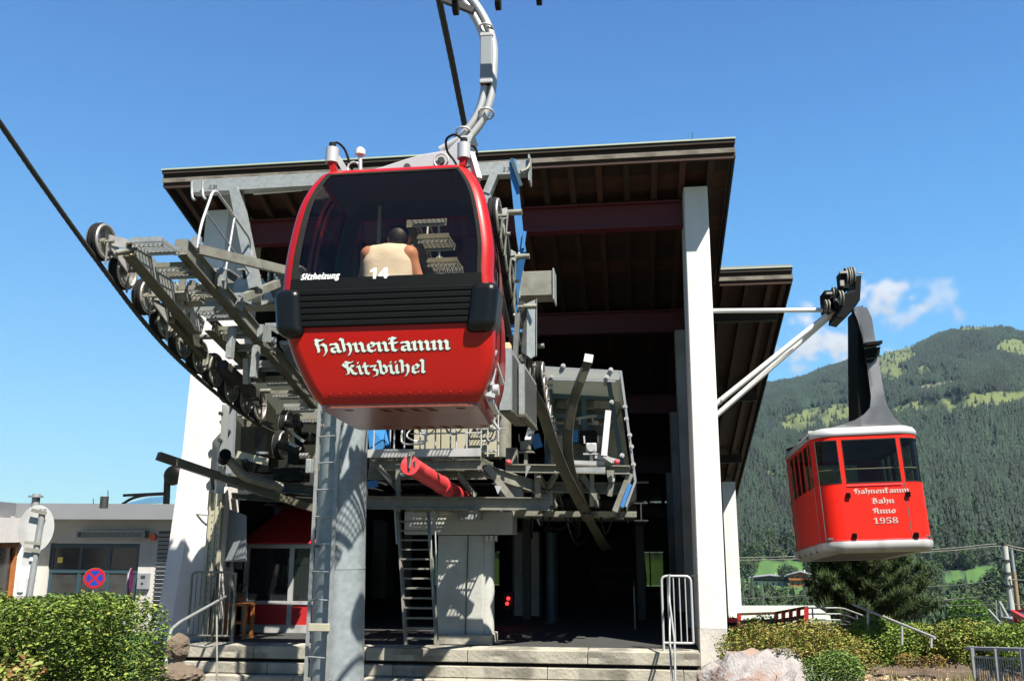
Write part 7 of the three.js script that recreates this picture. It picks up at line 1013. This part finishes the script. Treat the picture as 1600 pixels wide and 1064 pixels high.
{
  const yl = [[0.17, 0.165, 0.03], [0.20, 0.175, 0.04], [0.12, 0.145, 0.025], [0.19, 0.12, 0.04], [0.085, 0.115, 0.02]], gr = [[0.085, 0.145, 0.02], [0.12, 0.18, 0.028], [0.155, 0.19, 0.035], [0.065, 0.11, 0.02]], dk = [[0.06, 0.11, 0.022], [0.085, 0.14, 0.03], [0.11, 0.165, 0.035]];
  const E = (name, label, c, r, n, size, cols, seed, group) => bush(name, label, 'shrub', Math.round(n * 1.7), [c[0] - r[0] * 1.15, c[0] + r[0] * 1.15, c[1] - r[1] * 0.9, c[1] + r[1] * 1.2, c[2] - r[2] * 1.1, c[2] + r[2] * 1.15], ell(c, r), size * 0.74, cols, Math.min(...r) * 0.7, 1.1, seed, group);
  E('shrub', 'broad yellow-green shrub with reddish tips behind the pale boulder', [2.89, 0.31, -17.6], [1.25, 0.48, 0.9], 9000, 0.075, yl, 43);
  E('shrub', 'low yellowish shrub left of the broad one, beside the pillar', [2.55, 0.21, -19.2], [0.42, 0.3, 0.4], 1800, 0.08, yl, 44);
  E('shrub', 'small fresh green bush low in front of the mulched bed', [2.9, 0.37, -14.6], [0.36, 0.26, 0.36], 2800, 0.055, dk, 45);
  E('shrub', 'bright green mounded shrub below the slanting handrail', [5.22, 0.19, -20.6], [1.15, 0.44, 0.9], 8000, 0.085, gr, 46);
  E('shrub', 'green spreading shrub between yellow shrub and slanting handrail', [4.46, 0.11, -21], [0.9, 0.34, 0.8], 4600, 0.085, gr, 47);
  E('shrub', 'low green-gold shrub in the middle of the row behind the mulch', [6.17, 0.17, -20.5], [0.9, 0.42, 0.8], 5000, 0.085, [...yl.slice(0, 3), ...gr.slice(1)], 48);
  E('shrub', 'golden green shrub behind the bottom right railing', [7.03, 0.21, -20], [1.2, 0.42, 0.8], 6500, 0.085, [...yl.slice(0, 3), ...gr.slice(1)], 49);
  E('shrub', 'green shrub at the right picture edge behind the railing', [7.48, 0.31, -19], [0.8, 0.45, 0.8], 4000, 0.085, gr, 50);
  E('shrub', 'rusty low groundcover clump on the mulched bed', [5.09, 0.17, -17.8], [0.34, 0.09, 0.3], 600, 0.05, [[0.20, 0.11, 0.03], [0.15, 0.10, 0.03], [0.13, 0.12, 0.03]], 51);
  E('shrub', 'dark green shrub behind the red fence, left of the steps', [3.09, -0, -23.8], [1.3, 0.4, 0.7], 3600, 0.09, dk, 52);
}
{
  // mountain pine: whorls of rising branches with needle tufts
  const c = [6.43, -0.49, -27.25], H = 3.05, T = thing('pine_tree', 'dense dark green pine with rising branches below the old cabin', 'tree', c), rng = RNG(71);
  obj('trunk', [rod(c, add(c, [0, H * 0.85, 0]), 0.13, 12, 0.03)], mt.woodDark, T);
  const star = (() => { const p = []; for (let k = 0; k < 11; k++) { const a = k * 2.4, u = 0.15 + 0.85 * (k / 11), q = Math.sqrt(1 - u * u * 0.8), d = [Math.cos(a) * q, u, Math.sin(a) * q], s = [-Math.sin(a) * 0.07, 0, Math.cos(a) * 0.07]; p.push(-s[0], 0, -s[2], s[0], 0, s[2], ...d); } const g = new THREE.BufferGeometry(); g.setAttribute('position', new THREE.Float32BufferAttribute(p, 3)); g.computeVertexNormals(); return g; })();
  const br = [], tufts = []; for (let k = 0; k < 74; k++) {
    const h = 0.12 + 0.80 * (k / 74), az = k * 2.39996, L = (1.72 * Math.pow(1 - h, 0.55) + 0.16) * (0.75 + 0.45 * rng()), a = add(c, [0, H * h, 0]); const rise = 0.2 + 0.5 * h; const P = [0, 0.35, 0.7, 1].map((t) => add(a, [Math.cos(az) * L * t, L * (rise * t * t + 0.06 * t), Math.sin(az) * L * t])); br.push(pathTube(P, 0.018, 8, 5));
    const cv = new THREE.CatmullRomCurve3(P.map(V)); const n = 26 + L * 34 | 0; for (let i = 0; i < n; i++) { const t = 0.22 + 0.8 * rng(), p = cv.getPoint(Math.min(1, t)), sp = 0.24 * (1.15 - t * 0.6), v = 0.55 + 0.8 * rng(), s = 0.12 + 0.10 * rng(); tufts.push([p.x - c[0] + (rng() - 0.5) * sp * 2, p.y - c[1] + (rng() - 0.25) * sp, p.z - c[2] + (rng() - 0.5) * sp * 2, s, s * 1.5, s, (rng() - 0.5) * 1.1, rng() * 6, (rng() - 0.5) * 1.1, 0.034 * v, 0.060 * v, 0.011 * v]); }
  }
  obj('branches', br, mt.woodDark, T, { kind: 'stuff' }); instanced('crown', star, leafMat, tufts, T);
}
{
  // deck with red fence, pale roof behind, step rails
  const Fn = thing('red_fence', 'red-posted wooden deck fence with brown rails behind the shrubs', 'fence', [3.6, -0.08, -25.75]);
  const top = [[2.75, 0.32, -25.85], [3.74, 0.37, -25.73], [4.28, 0.64, -24.12]], bot = [[2.72, -0.1, -25.86], [3.71, -0.06, -25.73], [4.25, 0.19, -24.13]];
  obj('rail', [bar(top[0], top[1], 0.09, 0.06), bar(top[1], top[2], 0.09, 0.06)], mt.woodB, Fn); obj('rail', [bar(mix(top[0], bot[0], 0.5), mix(top[1], bot[1], 0.5), 0.05, 0.1), bar(mix(top[1], bot[1], 0.5), mix(top[2], bot[2], 0.5), 0.05, 0.1)], mt.woodDark, Fn); obj('rail', [bar(mix(top[0], bot[0], 0.85), mix(top[1], bot[1], 0.85), 0.05, 0.1), bar(mix(top[1], bot[1], 0.85), mix(top[2], bot[2], 0.85), 0.05, 0.1)], mt.woodDark, Fn);
  for (const t of [0.05]) obj('post', bar(mix(top[0], top[1], t), mix(bot[0], bot[1], t), 0.1, 0.1), mt.redTube, Fn); for (let k = 0; k < 5; k++) { const t = 0.03 + k * 0.24; obj('post', bar(mix(top[1], top[2], t), mix(bot[1], bot[2], t), 0.1, 0.1), mt.redTube, Fn); }
  const Dk = thing('deck', 'dark timber deck edge under the red fence', 'deck', [3.37, -0.14, -24.77]); for (let k = 0; k < 4; k++) obj('plank', slabOf([[2.3, 0.07, -23.89], [4.26, 0.15, -23.62], [4.26, 0.12, -23.62], [2.3, 0.04, -23.89]].map((p) => add(p, [0, -k * 0.1, k * 0.02])), [0, -0.06, -1.8]), mt.woodGrey, Dk);
  const Pr = thing('low_building', 'long low building with pale greenish roof behind the red fence', 'building', [5.21, -1, -35.62]); obj('roof', slabOf([[3.31, -0.66, -33.84], [6.7, -0.58, -33.33], [7.81, -0.47, -39.23], [3.93, -0.55, -39.81]], [0, 0.12, 0]), M([0.42, 0.47, 0.36], { v: 0.1, s: 1.5, rough: 0.8 }), Pr); obj('wall', slabOf([[3.36, -0.73, -34.34], [6.8, -0.64, -33.82], [6.6, -3.44, -33.86], [3.21, -3.6, -34.35]], [0, 0, -4]), mt.plasterLow, Pr);
  const S = thing('step_rail', 'pale four-bar step railing bending down right of the red fence', 'railing', [4.87, 0.16, -23.5]); [[950, 0], [958, 1], [966, 2], [973, 3]].forEach(([y, k]) => { const a = [4.24, 0.66, -23.62], d = -0.14 * k; obj('rail', bentTube([add([4.21, 0.66, -23.63], [0, d, 0]), add([5, 0.68, -23.47], [0, d, 0]), add([5.57, 0.46, -22.32], [0, d, 0])], 0.018, 8, 0.15), mt.silver, S); }); for (const x of [[4.32, 0.66, -23.61], [5.22, 0.58, -23.02]]) obj('post', rod(x, add(x, [0, -0.62, 0]), 0.02), mt.silver, S);
  const pl = obj('wooden_step', slabOf([[4.18, 0.3, -23.13], [5.08, 0.33, -22.94], [5.07, 0.25, -22.95], [4.17, 0.23, -23.13]], [0, 0, -0.3]), mt.woodGrey, S);
  const Hr = thing('handrail', 'long silver handrail slanting down through the green shrubs', 'handrail', [5.61, 0.31, -21.27]); obj('rail', rod([4.7, 0.93, -20.98], [5.37, 0.58, -17.81], 0.026), mt.silver, Hr); for (const [a, b] of [[[4.87, 0.85, -20.43], [4.84, 0.45, -20.43]], [[5.17, 0.69, -19.11], [5.14, 0.31, -19.12]], [[5.37, 0.59, -18.02], [5.35, 0.39, -18.02]]]) obj('post', rod(a, b, 0.024), mt.silver, Hr);
  // litter bin
  const B = thing('litter_bin', 'black cylindrical litter bin with red rim and coloured shapes by pillar', 'litter bin', [2.16, 0.11, -21.5]); const b0 = [2.16, 0.11, -21.5], h = [2.18, 0.58, -21.5][1] - b0[1];
  obj('bin', cyl(add(b0, [0, h * 0.41, 0]), [0, 1, 0], 0.125, h * 0.82, 28), mt.black, B); obj('rim', [tube2(add(b0, [0, h * 0.91, 0]), 0.128, 0.1, h * 0.18, 'y', 28), ...[0.3, 1.2, 2.1, 2.9].map((a) => cyl(add(b0, [0.128 * Math.cos(a), h * 0.9, 0.128 * Math.sin(a)]), [Math.cos(a), 0, Math.sin(a)], 0.02, 0.006, 10))], mt.redTube, B);
  const pat = (a, y, w, hh, col) => obj('motif', new THREE.CylinderGeometry(0.1275, 0.1275, hh, 6, 1, true, a - w / 2, w).translate(b0[0], b0[1] + y, b0[2]), plain(col), B); pat(0.25, h * 0.55, 0.7, 0.09, [0.75, 0.35, 0.03]); pat(-0.2, h * 0.3, 0.6, 0.12, [0.05, 0.4, 0.12]); pat(-0.5, h * 0.6, 0.3, 0.06, [0.6, 0.6, 0.55]); pat(0.55, h * 0.25, 0.35, 0.07, [0.5, 0.08, 0.06]);
  const Lg = thing('ledge', 'grey ledge carrying the litter bin beside the pillar', 'ledge', [b0[0], -1.4, b0[2]]); obj('slab', bb(b0[0] - 0.4, b0[0] + 0.5, b0[1] - 0.16, b0[1] - 0.004, b0[2] - 0.6, b0[2] + 0.25), mt.concrete, Lg); obj('wall', bb(b0[0] - 0.38, b0[0] + 0.3, -1.4, b0[1] - 0.165, b0[2] - 0.58, b0[2] + 0.1), mt.darkWall, Lg);
  // railing bottom right
  const R = thing('railing', 'close-barred grey railing with broad top rail in the bottom right corner', 'railing', [5.76, 0.12, -15.99]); const r0 = [5.41, 0.57, -16.33], r1 = [6.2, 0.66, -15.4]; obj('top_rail', bar(r0, r1, 0.12, 0.05), mt.greyPanel, R); const f0 = [5.44, 0.45, -16.21], f1 = [6.18, 0.52, -15.4]; obj('rail', [bar(f0, f1, 0.035, 0.03), bar(add(f0, [0, -0.95, 0]), add(f1, [0, -0.95, 0]), 0.035, 0.03)], mt.galv, R);
  for (let k = 0; k < 30; k++) { const a = mix(f0, f1, k / 29); obj('baluster', rod(a, add(a, [0, -0.95, 0]), 0.008, 6), mt.galv, R); } for (const t of [0.01, 0.36, 0.72]) { const a = mix(f0, f1, t); obj('post', bar(add(a, [0, 0.14, 0]), add(a, [0, -1.3, 0]), 0.06, 0.06), mt.galv, R); }
}
{
  // utility poles and wires
  const Pp = thing('utility_pole', 'pale concrete utility pole with dark bands near the right edge', 'utility pole', [15.92, -2.39, -42.09]); const a = [15.9, -2.39, -42.1], b = [15.84, 1.99, -42.12]; obj('pole', rod([a[0], a[1] - 8, a[2]], [a[0] + 0.02, b[1], a[2]], 0.17, 18, 0.12), mt.concretePale, Pp); for (const f of [0.38, 0.62, 0.74, 0.86]) obj('band', cyl([a[0], lerp(a[1], b[1], f), a[2]], [0, 1, 0], 0.165, 0.1, 18), mt.steelDark, Pp); obj('insulator', [cyl([a[0], b[1] + 0.07, a[2]], [0, 1, 0], 0.1, 0.14, 12), bx(a[0], b[1] + 0.18, a[2], 0.4, 0.06, 0.06)], mt.steelDark, Pp);
  const P2 = thing('utility_pole', 'thinner rusty-brown utility pole right behind the concrete one', 'utility pole', [25.09, -3.81, -65.35]); const c = [25.11, -3.6, -65.34], d = [25.43, 1.67, -65.22]; obj('pole', rod([c[0], c[1] - 14, c[2]], [c[0], lerp(c[1], d[1], 0.7), c[2]], 0.16, 14, 0.13), M([0.32, 0.2, 0.11], { v: 0.3, s: 0.6 }), P2); obj('pole_top', rod([c[0], lerp(c[1], d[1], 0.7) + 0.01, c[2]], [c[0], d[1], c[2]], 0.11, 12, 0.09), mt.greyPanel, P2); obj('bracket', bx(c[0], lerp(c[1], d[1], 0.55), c[2], 0.6, 0.12, 0.12), mt.steelDark, P2);
  const L = thing('mast_frame', 'small lattice frame of thin poles left of the concrete pole', 'mast', [16.56, -2.18, -45.05]); obj('pole', [rod([16.59, -3.82, -45.04], [16.58, -2.18, -45.04], 0.06), rod([16.58, -2.18, -45.04], [16.55, -0.51, -45.06], 0.06), rod([16.82, -1.25, -44.96], [16.53, -0.51, -45.06], 0.07), rod([16.08, -0.86, -45.23], [16.47, -1.41, -45.09], 0.045), rod([16.36, -1.5, -45.13], [16.41, -0.46, -45.11], 0.03)], mt.galv, L); obj('lamp', new THREE.SphereGeometry(0.2, 14, 10).translate(...[16.55, -1.54, -45.06]), mt.greyPanel, L);
  const wire = (p, label, sag, r = 0.02) => { const pts = []; for (let i = 0; i < p.length - 1; i++) for (let k = 0; k < 8; k++) { const t = k / 8, q = mix(p[i], p[i + 1], t); q[1] -= sag * 4 * t * (1 - t); pts.push(q); } pts.push(p.at(-1)); tag(obj('overhead_wire', pathTube(pts, r, 90, 5), mt.galvOld), label, 'wire', 'overhead wires on the right'); };
  wire([[3.5, 1.35, -46.87], [15.84, 2.07, -42.12], [18.69, 1.78, -40.94]], 'uppermost overhead wire, passing just under the old cabin to the pole top', 0.15, 0.026); wire([[3.64, 1.17, -48.86], [16.18, 1.96, -43.06], [18.67, 1.62, -40.94]], 'second overhead wire from the top, close under the uppermost', 0.15, 0.026);
  wire([[4.35, -1.52, -59.84], [13.77, -0.03, -48.07], [15.7, 0.6, -42.17], [18.17, 0.83, -40.07]], 'overhead wire reaching the concrete pole at its second band', 0.1, 0.028); wire([[11.79, -0.8, -46.53], [15.43, -0.11, -42.49]], 'short thick overhead wire ending left of the concrete pole', 0.02, 0.034); wire([[12.77, -1.15, -50.41], [16.95, -0.61, -44.91], [19.28, -0.44, -42.86]], 'thin overhead wire just below the short thick one', 0.03); wire([[12.73, -1.63, -50.42], [16.91, -1.06, -44.92], [19.24, -0.87, -42.88]], 'lowest overhead wire crossing behind the shrubs', 0.03);
  // kiosk at the right edge
  const K = thing('kiosk', 'small hut with blue roof and red trim at the right edge', 'hut', [9.48, -0.08, -24.21]); obj('roof', slabOf([[9.21, 0.55, -24.31], [9.39, 0.73, -22.09], [8.96, 0.43, -21.18], [8.61, 0.29, -21.87]], [0, 0.06, 0]), mt.teal, K); obj('trim', [bar([9.2, 0.55, -24.32], [8.63, 0.5, -21.86], 0.08, 0.14), bar([9.2, 0.55, -24.32], [9.39, 0.76, -22.09], 0.08, 0.12), bar([9.2, 0.52, -24.21], [9.13, -0.11, -23.81], 0.09, 0.09)], mt.redTube, K); obj('wall', slabOf([[9.21, 0.39, -23.89], [9.56, 0.51, -22.56], [9.48, -0.32, -22.59], [9.19, -0.48, -23.89]], [0, 0, -1.2]), mt.greyPanel, K);
  const at = (px, d, h, k, label, w = 1.1, tint) => { const gy = groundY(Math.atan2(px[0], -px[2]) / D2R, Math.hypot(px[0], px[2])) - 0.3, H = px[1] + h - gy; return valleyTree(k, [px[0], gy, px[2]], H, label, undefined, w * Math.max(0.55, 1.25 * h / H), tint); };
  { const c = [22.34, -3.04, -66.34], gy = groundY(Math.atan2(c[0], -c[2]) / D2R, 70) - 0.2, t = thing('broadleaf_tree', 'fresh green tree standing just left of the concrete utility pole', 'tree', [c[0], gy, c[2]]), n = 5200; const sd = (p) => Math.min(ell(c, [1.25, 1.55, 1.2])(p), ell(add(c, [-0.6, -0.9, 0.2]), [1.0, 0.9, 1.0])(p), ell(add(c, [0.55, -1.0, 0]), [0.9, 0.9, 0.9])(p)); const im = instanced('crown', leaf, leafPhys, bushLeaves(RNG(91), n, [c[0] - 1.9, c[0] + 1.7, c[1] - 2.1, c[1] + 1.8, c[2] - 1.4, c[2] + 1.5], sd, 0.17, [[0.055, 0.115, 0.02], [0.075, 0.14, 0.025], [0.04, 0.085, 0.016]], 0.8, 1.4, [c[0], gy, c[2]]), t); obj('trunk', [rod([c[0], gy, c[2]], [c[0], c[1], c[2]], 0.18, 10, 0.08)], mt.woodDark, t); }
  at([27.64, -7.72, -96.11], 100, 4.5, 2, 'dark broadleaf tree behind the slanting handrail', 1.2, [0.028, 0.052, 0.017]); at([32.64, -8.94, -105.05], 110, 5.2, 1, 'rounded tree in the gap between pine and fresh green tree', 1.2, [0.032, 0.06, 0.017]); at([20.31, -9.12, -118.27], 120, 4.5, 2, 'dark tree left of the pine behind the pale roof', 1.2, [0.028, 0.052, 0.017]);
}

renderer.render(scene, camera);
